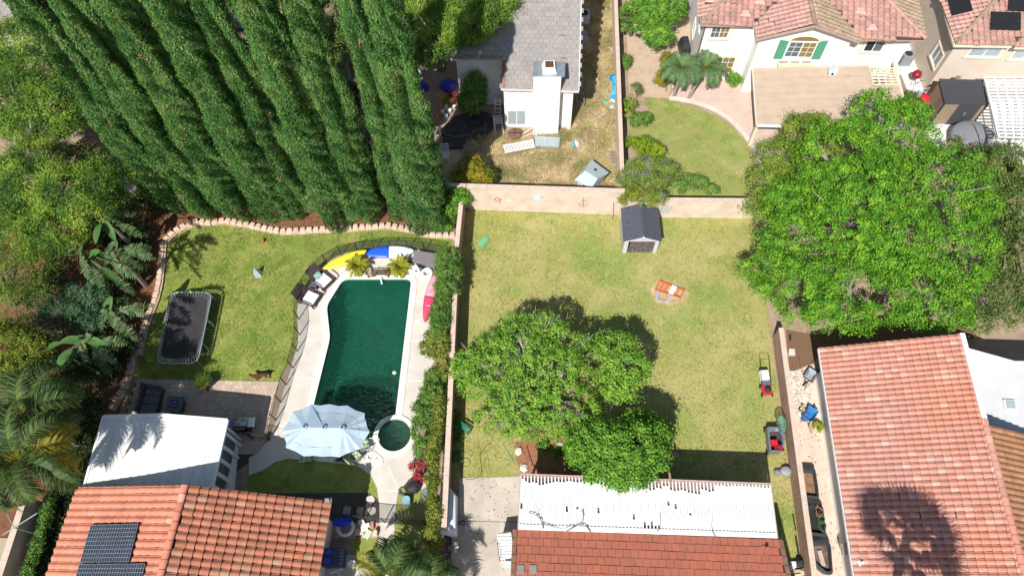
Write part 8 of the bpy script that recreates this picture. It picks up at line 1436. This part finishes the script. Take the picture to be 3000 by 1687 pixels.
gb = [P(kC(*q_), .5) for q_ in ((75, 770), (130, 790), (90, 860), (38, 860))]; t = thing('metal_rack', 'slatted metal rack at the end of the orange planks', 'rack', Z(gb[3], 0))
for i in range(5): s = (i+.5)/5; MB().beam(gb[0].lerp(gb[1], s), gb[3].lerp(gb[2], s), .06, .03).part('slat', GALV, t)
for p in gb: MB().beam(Z(p, 0), p, .04, .04).part('leg', GALV, t)
MB().prism([P(kC(*q_), .02) for q_ in ((98, 885), (148, 885), (152, 975), (100, 975))], 0, .05).top('wood_board', M('board_tan', (.30, .24, .15), .9), 'short tan board lying beside the dark tarpaulin', 'board'); b = MB(); b.lathe(P(kC(95, 1115), .1), [(.1, 0), (.16, .03), (.1, .06)], 14, sx=.6); b.top('white_sandal', WHITE, 'small white oval object left of the strap chair', 'object')
wbx = thing('white_rack', 'white pipe frame with dark wheel beside the citrus shrub', 'rack', P(kC(700, 1380))); MB().tube([P(kC(715, 1390), .0), P(kC(715, 1300), .6), P(kC(640, 1295), .6), P(kC(640, 1380), 0)], .025, 6).part('frame', WHITE, wbx); MB().lathe(P(kC(690, 1340), .2), [(.1, 0), (.2, .02), (.2, .08), (.1, .1)], 12).part('wheel', M('rust_wheel', (.16, .06, .05), .8), wbx)
b = MB(); b.tube([P(kC(*q_), .2) for q_ in ((645, 1200), (650, 1130), (720, 1120), (735, 1180), (700, 1220))], .022, 5); b.tube([P(kC(*q_), .1) for q_ in ((660, 1220), (730, 1130), (735, 1180))], .05, 5); b.top('plastic_toy', M('cream_plastic', (.62, .58, .45), .6), 'cream plastic toy half buried in dry grass', 'toy')
glq = [P(k3(*q_), .4) for q_ in ((945, 1020), (1140, 1035), (1130, 1105), (950, 1095))]; t = thing('cold_frame', 'low glass topped box at the foot of the chimney', 'cold frame', Z(glq[3], 0)); MB().prism([Z(p, 0) for p in glq], 0, .3).part('box', GALV, t); c = sum(glq, V3())/4
for s0, s1 in ((.03, .48), (.52, .97)): MB().prism([Z(p, 0) for p in (glq[0].lerp(glq[1], s0), glq[0].lerp(glq[1], s1), glq[3].lerp(glq[2], s1), glq[3].lerp(glq[2], s0))], .30, .33).part('pane', PALEGL, t)
bbp = P(k3(1256, 1105)); bbt = thing('beach_ball', 'blue and white beach ball on the dry grass', 'ball', bbp); 
for k_ in range(6):
    b = MB(); a0_ = k_*math.pi/3; vs = []; 
    for i in range(9):
        ph_ = math.pi*i/8
        for j in range(4): a = a0_+j*math.pi/9; d_ = V3((math.sin(ph_)*math.cos(a), math.cos(ph_), math.sin(ph_)*math.sin(a)))*.22; d_ = Matrix.Rotation(.5, 3, 'Z')@Matrix.Rotation(.7, 3, 'X')@d_; vs.append(bbp+V3((0, 0, .22))+d_)
    b.add(vs, [(i*4+j, i*4+j+1, i*4+j+5, i*4+j+4) for i in range(8) for j in range(3)]); b.part('panel', (WHITE if k_ % 2 else M('ball_blue', (.02, .35, .62), .4)), bbt, smooth=True)
# playhouse
ph0 = [P(k3(*q_), 1.0) for q_ in ((1248, 1355), (1320, 1262), (1500, 1310), (1390, 1422))]; phc = sum(ph0, V3())/4; pht = thing('playhouse', 'faded grey-green plastic playhouse with a skylight hole', 'playhouse', Z(phc, 0)); PW = M('play_wall', (.55, .50, .48), .7); PR_ = M('play_roof', (.42, .50, .49), .7)
bd = [phc+(p-phc)*.8 for p in ph0]; b = MB()
for i in range(4):
    a, c_ = bd[i], bd[(i+1) % 4]; b.hexa([Z(a, 0), Z(c_, 0), Z(phc.lerp(c_, .93), 0), Z(phc.lerp(a, .93), 0), Z(a, .95), Z(c_, .95), Z(phc.lerp(c_, .93), .95), Z(phc.lerp(a, .93), .95)])
b.part('wall', PW, pht); r0_, r1_ = (ph0[0]+ph0[1])/2, (ph0[2]+ph0[3])/2; r0_, r1_ = r0_.lerp(phc, .1), r1_.lerp(phc, .1); e1_, e2_, e3_, e4_ = P(k3(1245, 1360), .95), P(k3(1375, 1205), .95), P(k3(1508, 1305), .95), P(k3(1372, 1425), .95)
ra, rb_ = P(k3(1310, 1275), 1.35), P(k3(1440, 1362), 1.35); rc_ = P(k3(1400, 1285), 1.4)
kA, kB2 = P(k3(1325, 1290), 1.4), P(k3(1420, 1350), 1.4)
b = MB(); b.add([e1_, e2_, kA.lerp(kB2, .0)+V3((0, 0, 0)), kB2, e3_, e4_], [(0, 2, 1), (0, 5, 3, 2), (5, 4, 3), (1, 2, 3, 4)]); o = b.part('roof', PR_, pht); sm = o.modifiers.new('thick', 'SOLIDIFY'); sm.thickness = .05
MB().box(P(k3(1402, 1282), 1.32), (.16, .1, .06), -.5).part('skylight', DARK, pht); MB().hexa([Z(bd[3].lerp(bd[0], .3), .02)+V3((-.02, -.03, 0)), Z(bd[3].lerp(bd[0], .6), .02)+V3((-.02, -.03, 0)), Z(bd[3].lerp(bd[0], .6), .02), Z(bd[3].lerp(bd[0], .3), .02), Z(bd[3].lerp(bd[0], .3), .75)+V3((-.02, -.03, 0)), Z(bd[3].lerp(bd[0], .6), .75)+V3((-.02, -.03, 0)), Z(bd[3].lerp(bd[0], .6), .75), Z(bd[3].lerp(bd[0], .3), .75)]).part('door', M('play_maroon', (.20, .03, .06), .6), pht)
# slide toy
sl_ = thing('toy_slide', 'light blue curved toy slide leaning on the narrow wall', 'toy slide', P(k3(1545, 750))); SB_ = M('slide_blue', (.03, .30, .68), .35); pth = [P(k3(*q_), z) for q_, z in (((1515, 600), .5), (((1535), 575), .7), ((1556, 640), .8), ((1552, 700), .6), ((1530, 745), .3))]
b = MB(); rgs = []
for i, p in enumerate(pth): 
    d_ = (pth[min(i+1, 4)]-pth[max(i-1, 0)]).normalized(); s_ = d_.cross(V3((0, 0, 1))).normalized()*.2; rgs.append([p-s_+V3((0, 0, .1)), p-s_*.8, p+s_*.8, p+s_+V3((0, 0, .1)), p+s_*.8+V3((0, 0, -.04)), p-s_*.8+V3((0, 0, -.04))])
b.loft(rgs); b.part('chute', SB_, sl_, smooth=True)
for q_, cl, lb in (((1480, 778), (.02, .35, .25), 'teal plastic toy below the blue slide'), ((1527, 820), (.30, .55, .50), 'pale green toy bucket below the blue slide'), ((1535, 770), (.7, .7, .7), 'white toy part between the slide and the bucket')):
    b = MB(); b.lathe(P(k3(*q_)), [(.14, 0), (.18, .15), (.1, .25)], 8, sx=1.2); b.top('plastic_toy', M('toy%d' % q_[0], cl, .5), lb, 'toy')
wpile = thing('timber_pile', 'weathered planks stacked in the corner behind the playhouse', 'timber', P(k3(1520, 1200)))
for i in range(6): p = P(k3(1480+14*i, 1190), .1+.03*i); MB().beam(p+V3((0, -.45, 0)), p+V3((.02, .5, 0)), .12, .05).part('plank', M('weather_wood', (.24, .18, .16), .9, rnd=.2), wpile)
b = MB(); b.prism([P(k3(*q_), .12) for q_ in ((1300, 225), (1345, 235), (1350, 330), (1320, 385), (1293, 380))], 0, .12); b.top('covered_mattress', M('grey_sheet', (.40, .42, .48), .8), 'grey covered pad on the ground beside the chimney house', 'covered pad')
for q_, s_, lb in (((1500, 140), .2, 'white sprinkler pot on the dry side yard, upper'), ((1517, 300), .14, 'small white stone on the dry side yard, middle'), ((1518, 385), .17, 'white stone on the dry side yard, lower')): MB().lathe(P(k3(*q_)), [(s_, 0), (s_*.8, .1), (.02, .13)], 8).top('white_stone', SS, lb, 'stone')
# ---- upper right yards
kbq = P(k4(520, 390)); t = thing('covered_barbecue', 'barbecue under a black cover beside the white house wall', 'barbecue', kbq); b = MB(); b.loft([[kbq+V3((x*.33, y*.55, 0)) for x, y in ((-1, -1), (1, -1), (1, 1), (-1, 1))], [kbq+V3((x*.30, y*.52, .7)) for x, y in ((-1, -1), (1, -1), (1, 1), (-1, 1))], [kbq+V3((x*.18, y*.34, 1.05)) for x, y in ((-1, -1), (1, -1), (1, 1), (-1, 1))]])
b.part('cover', M('black_cover', (.035, .035, .04), .45), t)
bgn = P(k4(505, 110)); t = thing('green_bin', 'dark green wheeled bin half hidden by the citrus tree', 'bin', bgn); MB().box(bgn+V3((0, 0, .5)), (.6, .7, 1.0)).part('body', M('bin_green', (.02, .07, .05), .5), t); MB().box(bgn+V3((0, 0, 1.03)), (.66, .76, .06)).part('lid', M('bin_lid', (.04, .11, .09), .4), t)
c4w = MB(); c4w.prism([P(k4(*q_)) for q_ in ((428, 700), (440, 690), (400, 300), (392, 300))], 0, .35); c4w.top('planter_kerb', CONC, 'low kerb wall beside the queen palms', 'kerb')
# slatted wood shed F
fq = [P(kF(*q_), 0) for q_ in ((500, 658), (985, 672))]; sx_ = (fq[1]-fq[0]); Wf = sx_.length; fx_ = sx_.normalized(); fy_ = V3((-fx_.y, fx_.x, 0)); hs = 1.95; dz_ = 1.75
def F3(u, v, z): return fq[0]+fx_*u+fy_*v+V3((0, 0, z))
fsh = thing('garden_shed', 'brown panelled garden shed with dark grey double doors and roof', 'shed', F3(Wf/2, dz_/2, 0)); BRW = stripes(M('shed_brown', (.30, .22, .15), .85, bump=.3, stretch=(1, 1, 6)), 1.6, 'X', .2, .3); DG_ = M('shed_dark', (.06, .062, .07), .6)
MB().hexa([F3(0, 0, 0), F3(Wf, 0, 0), F3(Wf, dz_, 0), F3(0, dz_, 0), F3(0, 0, hs), F3(Wf, 0, hs), F3(Wf, dz_, hs+.15), F3(0, dz_, hs+.15)]).part('wall', BRW, fsh)
for a0, a1 in ((.36, .62), (.625, .885)): MB().hexa([F3(Wf*a0, -.04, .03), F3(Wf*a1, -.04, .03), F3(Wf*a1, -.005, .03), F3(Wf*a0, -.005, .03), F3(Wf*a0, -.04, hs-.06), F3(Wf*a1, -.04, hs-.06), F3(Wf*a1, -.005, hs-.06), F3(Wf*a0, -.005, hs-.06)]).part('door', DG_, fsh)
MB().hexa([F3(Wf*.61, -.07, .9), F3(Wf*.635, -.07, .9), F3(Wf*.635, -.04, .9), F3(Wf*.61, -.04, .9), F3(Wf*.61, -.07, 1.2), F3(Wf*.635, -.07, 1.2), F3(Wf*.635, -.04, 1.2), F3(Wf*.61, -.04, 1.2)]).part('door_handle', GALV, fsh)
nr = 26
for i in range(nr): u0, u1 = -.08+(Wf+.16)*i/nr+.005, -.08+(Wf+.16)*(i+1)/nr-.005; MB().hexa([F3(u0, -.12, hs+.01), F3(u1, -.12, hs+.01), F3(u1, dz_+.08, hs+.17), F3(u0, dz_+.08, hs+.17), F3(u0, -.12, hs+.06), F3(u1, -.12, hs+.06), F3(u1, dz_+.08, hs+.22), F3(u0, dz_+.08, hs+.22)]).part('roof_batten', DG_, fsh)
for u in (0, Wf): MB().beam(F3(u, -.02, 0), F3(u, -.02, hs), .07, .07).part('corner_post', DG_, fsh)
htc = P(kF(940, 900)); ht = thing('hot_tub', 'large round swim spa under a grey cover on the white patio', 'hot tub', htc); b = MB(); b.lathe(htc, [(1.30, 0), (1.36, .6), (1.38, .78), (1.25, .88), (.6, .95), (.02, .97)], 36, sy=.95); b.part('cover', M('tub_cover', (.21, .215, .24), .7, bump=.15, bscale=8), ht, smooth=True); b = MB(); b.tube([htc+V3((.1, 1.25, .82)), htc+V3((.15, .6, .97)), htc+V3((.12, -.1, 1.0)), htc+V3((.0, -.9, .95))], .022, 5); b.part('seam', POST, ht)
b = MB(); b.lathe(P(kF(985, 910), 1.0), [(.09, 0), (.11, .12), (.04, .22)], 8); b.tube([P(kF(960, 940), 1.0), P(kF(1060, 860), 1.1)], .015, 4); b.top('garden_tool', M('tool_rust', (.28, .08, .06), .7), 'reddish tool lying on the grey tub cover', 'tool')
def bike(label, px, rz):
    p = P(px); t = thing('bicycle', label, 'bicycle', p); c, s = math.cos(rz), math.sin(rz)
    def L3(u, v, z): return p+V3((u*c-v*s, u*s+v*c, z))
    for u in (-.5, .5): MB().tube([L3(u+math.cos(a)*.32, 0, .33+math.sin(a)*.32) for a in np.linspace(0, 6.28, 18, endpoint=False)], .02, 5, closed=True).part('wheel', POST, t)
    b = MB(); b.tube([L3(-.5, 0, .33), L3(-.1, 0, .3), L3(.4, 0, .75), L3(.5, 0, .33)], .018, 5); b.tube([L3(-.1, 0, .3), L3(-.2, 0, .8), L3(.38, 0, .72)], .018, 5); b.part('frame', GALV, t); MB().box(L3(-.2, 0, .86), (.24, .12, .05), rz).part('saddle', POST, t); MB().tube([L3(.4, -.25, .95), L3(.42, 0, .9), L3(.4, .25, .95)], .015, 5).part('handlebar', POST, t)
bike('bicycle parked upright at the left side of the brown shed', kF(420, 540), 1.75); bike('bicycle behind the red umbrella beside the brown shed', kF(450, 300), .6)
rdm = P(kF(398, 415)); b = MB(); b.lathe(rdm, [(.1, 0), (.28, .3), (.42, .52), (.2, .62), (.02, .66)], 10); b.top('red_kettle_cover', M('umb_red', (.70, .02, .04), .5), 'bright red round cover beside the bicycles', 'cover', smooth=True)
rg2 = P(kF(280, 180)); t = thing('kettle_grill', 'dark red kettle grill in the narrow side yard', 'barbecue', rg2); MB().lathe(rg2+V3((0, 0, .5)), [(.05, 0), (.28, .15), (.32, .32), (.24, .5), (.05, .58)], 16).part('kettle', M('kettle_red', (.25, .02, .04), .3), t, smooth=True)
for a in (0, 2.1, 4.2): MB().tube([rg2+V3((0, 0, .6)), rg2+V3((math.cos(a)*.3, math.sin(a)*.3, 0))], .015, 5).part('leg', POST, t)
b = MB(); b.tube([P(kF(300, 200), 0), P(kF(385, 160), .9), P(kF(380, 90), 1.2)], .02, 5); b.tube([P(kF(385, 150), .9), P(kF(440, 148), .9)], .018, 5); b.tube([P(kF(290, 290), 0), P(kF(370, 170), .9)], .018, 5); b.top('tripod', M('tripod_brown', (.12, .07, .06), .7), 'thin brown tripod stand next to the kettle grill', 'tripod')
gtb = [P(kF(*q_), .7) for q_ in ((370, 250), (412, 300), (330, 415), (290, 345))]; t = thing('grey_table', 'tilted grey tabletop in the narrow side yard', 'table', Z(gtb[3], 0)); MB().prism([Z(p, 0) for p in gtb], .64, .7).part('table_top', M('table_grey', (.26, .27, .30), .6), t)
for p in gtb: MB().beam(Z(p, 0), Z(p, .64), .04, .04).part('leg', POST, t)
acp = P(k5(765, 490), 0); t = thing('air_conditioner', 'grey air conditioner on the side wall of the pink roofed house', 'air conditioner', acp); bevel(MB().box(acp+V3((.0, .1, .45)), (.75, .6, .9)).part('casing', M('ac_dark', (.24, .26, .28), .5), t), .05); MB().lathe(acp+V3((0, .1, .9)), [(.24, 0), (.24, .03), (.1, .04)], 14).part('fan', DARK, t)
MB().box(P(k5(760, 530), .02), (1.1, .9, .04)).top('ground_slab', M('slab_blue', (.55, .60, .60), .7), 'pale slab below the grey air conditioner', 'slab')
MB().box(P(k5(1180, 585), 2.2), (.28, .1, .2)).part('wall_light', GALV, hF)
wbn = [P(kF(*q_), z) for q_, z in (((1280, 760), .5), ((1330, 770), .5), ((1190, 960), .5), ((1155, 945), .5))]; t = thing('white_bench', 'white bench beside the grey tub cover', 'bench', Z(wbn[3], 0))
for i in range(4): s = (i+.5)/4; MB().beam(wbn[0].lerp(wbn[1], s), wbn[3].lerp(wbn[2], s), .09, .03).part('slat', WHITE, t)
for p in wbn: MB().beam(Z(p, 0), p, .06, .06).part('leg', WHITE, t)
shrub('magenta potted flowers beside the white bench', kF(1240, 900), [(kF(1240, 890), .4, .35, .3, .25)], leafmat('magenta_flower', [(.35, .05, .25), (.5, .2, .4), (.1, .2, .06)], .3, .1, 3), 18, .12, 36, (.08, .06), name='potted_flowers', cat='flowers')
dk = thing('slatted_daybed', 'dark framed daybed with white slats at the right edge', 'daybed', P(kF(1600, 1000)))
dq = [P(kF(*q_), .4) for q_ in ((1530, 900), (1700, 930), (1740, 1060), (1540, 960))]
MB().prism([Z(p, 0) for p in dq], .0, .4).part('base', M('daybed_dark', (.08, .08, .10), .7), dk)
for i in range(7): s = (i+.5)/7; MB().beam(dq[0].lerp(dq[1], s)+V3((0, 0, .03)), dq[3].lerp(dq[2], s)+V3((0, 0, .03)), .08, .03).part('slat', WHITE, dk)
# lower left corner
anp = thing('tv_antenna', 'thin metal antenna pole crossing in the shaded corner', 'antenna', P(k10(90, 1200))); b = MB(); b.tube([P(k10(20, 1150), 2.2), P(k10(270, 992), 3.0)], .03, 6); b.tube([P(k10(100, 1090), 2.6), P(k10(50, 1000), 2.7)], .02, 5); b.part('boom', GALV, anp); MB().tube([P(k10(100, 1095), 2.5), Z(P(k10(100, 1095), 2.5), 0)], .035, 6).part('mast', GALV, anp)
MB().prism([P(k10(-20, 1170), 0), P(k10(200, 1180), 0), P(k10(110, 1500), 0), P(k10(-150, 1500), 0)], -.01, .05).top('side_patio', mat('tan_patio', (.42, .33, .24), .9, .1, 2), 'tan concrete pad in the lower left corner', 'patio', kind='structure')
b = MB(); b.box(P(k10(1210, 240), 0)+V3((0, 0, .25)), (.3, .3, .5)); 
p = P(k6(930, 90)); pq = [P(k6(*q_), 1.6) for q_ in ((850, 35), (940, 38), (975, 105), (950, 160), (880, 130))]
MB().prism([Z(p_, 0) for p_ in pq], 0, 1.6).top('wall_pillar', BLOCK, 'sunlit tan wall pillar between pepper tree and leftmost cypress', 'pillar')
nk = K(750, 0, .3878); p = P(nk(1790, 120)); MB().box(P(k1(1790, 110), .6), (.9, 2.2, 1.2), .3).top('blue_covered_box', M('navy_cover', (.03, .04, .10), .6), 'dark blue covered box glimpsed between two cypresses at the top', 'covered box')

# ---- leaf litter lying on the paved places
def litter(label, poly_px, n, z=.05, cols=None, nm='litter_leaf'):
    pl = [(P(q_).x, P(q_).y) for q_ in poly_px]; xs_ = [a for a, _ in pl]; ys_ = [a for _, a in pl]; pts = []
    while len(pts) < n:
        c = (rng.uniform(min(xs_), max(xs_)), rng.uniform(min(ys_), max(ys_)))
        if inpoly(c, pl) and mn.noise(V3((c[0]*1.1, c[1]*1.1, 9))) > rng.uniform(-.4, .3): pts.append((c[0], c[1], z))
    C = np.array(pts); N_ = unit(rng.normal(size=(n, 3))*.25+np.array([0, 0, 1])); A = rng.normal(size=(n, 3)); A = unit(A-N_*(A*N_).sum(1, keepdims=True)); V_, Fq = leafquads(C, A, N_, rng.uniform(.05, .12, n), rng.uniform(.03, .06, n))
    mt_ = bpy.data.materials.get(nm) or leafmat(nm, cols or [(.16, .09, .04), (.32, .20, .09), (.20, .20, .06)], .1, .2, 1)
    o = bpy.data.objects.new('fallen_leaves', npmesh('fallen_leaves', V_, Fq, mt_)); link(o); tag(o, label, 'leaf litter', None, 'stuff')
litter('scattered dry leaves on the driveway slabs', [k13(222, 228), k13(640, 222), k13(600, 950), k13(110, 950), k13(160, 560)], 170, .035)
litter('dry leaves and grit along the right side path', [k14(310, 360), k14(440, 330), k14(560, 900), k14(640, 1449), k14(440, 1449), k14(350, 800)], 150, .03)
litter('leaves dropped on the lawn round the middle trees', [k12(100, 300), k12(700, 100), k12(1300, 250), k12(1700, 700), k12(1850, 1150), k12(1000, 1100), k12(300, 1200), k12(100, 900)], 420, .05)
litter('leaves and petals under the huge bright tree', [kT(150, 900), kT(300, 760), kT(350, 1400), kT(1100, 1430), kT(1700, 1400), kT(1739, 1100), kT(1000, 900)], 400, .04)
litter('leaves on the pool deck along the hedge', [k8(1220, 700), k8(1290, 700), k8(1250, 1200), k8(1290, 1300), k9(1190, 250), k9(1180, 560), k9(1120, 560), k8(1190, 1300)], 110, .045)
litter('leaf litter on the red soil under the cypress row', [kV(350, 560), kV(900, 560), kV(1400, 590), kV(2000, 580), kV(2390, 640), kV(2390, 690), kV(1900, 620), kV(1200, 660), kV(700, 590), kV(400, 640)], 380, .02)

# ---- dead branches lying on the lattice cover, dead leaves on the grey roof
DB_ = M('dead_branch', (.26, .23, .21), .9)
def deadbranch(label, lines):
    b = MB()
    for ln, r_ in lines:
        pts = [P(k13(*q_), 2.76+.03*(i % 2)) for i, q_ in enumerate(ln)]; b.tube(pts, [r_*.75*(1-.6*i/len(pts)) for i in range(len(pts))], 5)
    b.top('dead_branch', DB_, label, 'branch')
deadbranch('dead branch on the left part of the white lattice cover', [(((800, 580), (790, 530), (765, 495), (735, 480), (700, 470)), .045), (((768, 498), (770, 470), (762, 450)), .02), (((795, 545), (830, 560), (880, 570), (930, 590)), .025)])
deadbranch('curved dead branches near the middle left of the white lattice cover', [(((1125, 605), (1100, 570), (1060, 548), (1020, 565), (960, 600)), .04), (((1060, 550), (1075, 500), (1070, 450), (1055, 465)), .035), (((1020, 565), (990, 560), (940, 585)), .02)])
deadbranch('small dead twigs on the white lattice cover below the vivid tree', [(((1580, 600), (1600, 570), (1603, 520), (1600, 475)), .025), (((1590, 590), (1610, 585)), .02), (((1705, 625), (1700, 595)), .015)])
deadbranch('thin dead twig on the right half of the white lattice cover', [(((1985, 640), (1960, 600), (1955, 560), (1960, 520)), .022)])
C = []; 
for i in range(420):
    q_ = (703+abs(rng.normal())*14, rng.uniform(455, 665)) if i < 230 else (rng.uniform(315, 700), 440-abs(rng.normal())*16)
    p = ON(k3(*q_), eD+nD*.06, nD); C.append(tuple(p))
C = np.array(C); n = len(C); N_ = unit(rng.normal(size=(n, 3))*.3+np.array(nD)); A = rng.normal(size=(n, 3)); A = unit(A-N_*(A*N_).sum(1, keepdims=True)); V_, Fq = leafquads(C, A, N_, rng.uniform(.05, .13, n), rng.uniform(.03, .06, n))
o = bpy.data.objects.new('fallen_leaves', npmesh('fallen_leaves', V_, Fq, leafmat('rust_leaf', [(.28, .12, .08), (.40, .20, .14)], .1, .2, 1))); link(o); tag(o, 'rusty dead leaves caught along the edges of the grey roof', 'leaf litter', None, 'stuff')
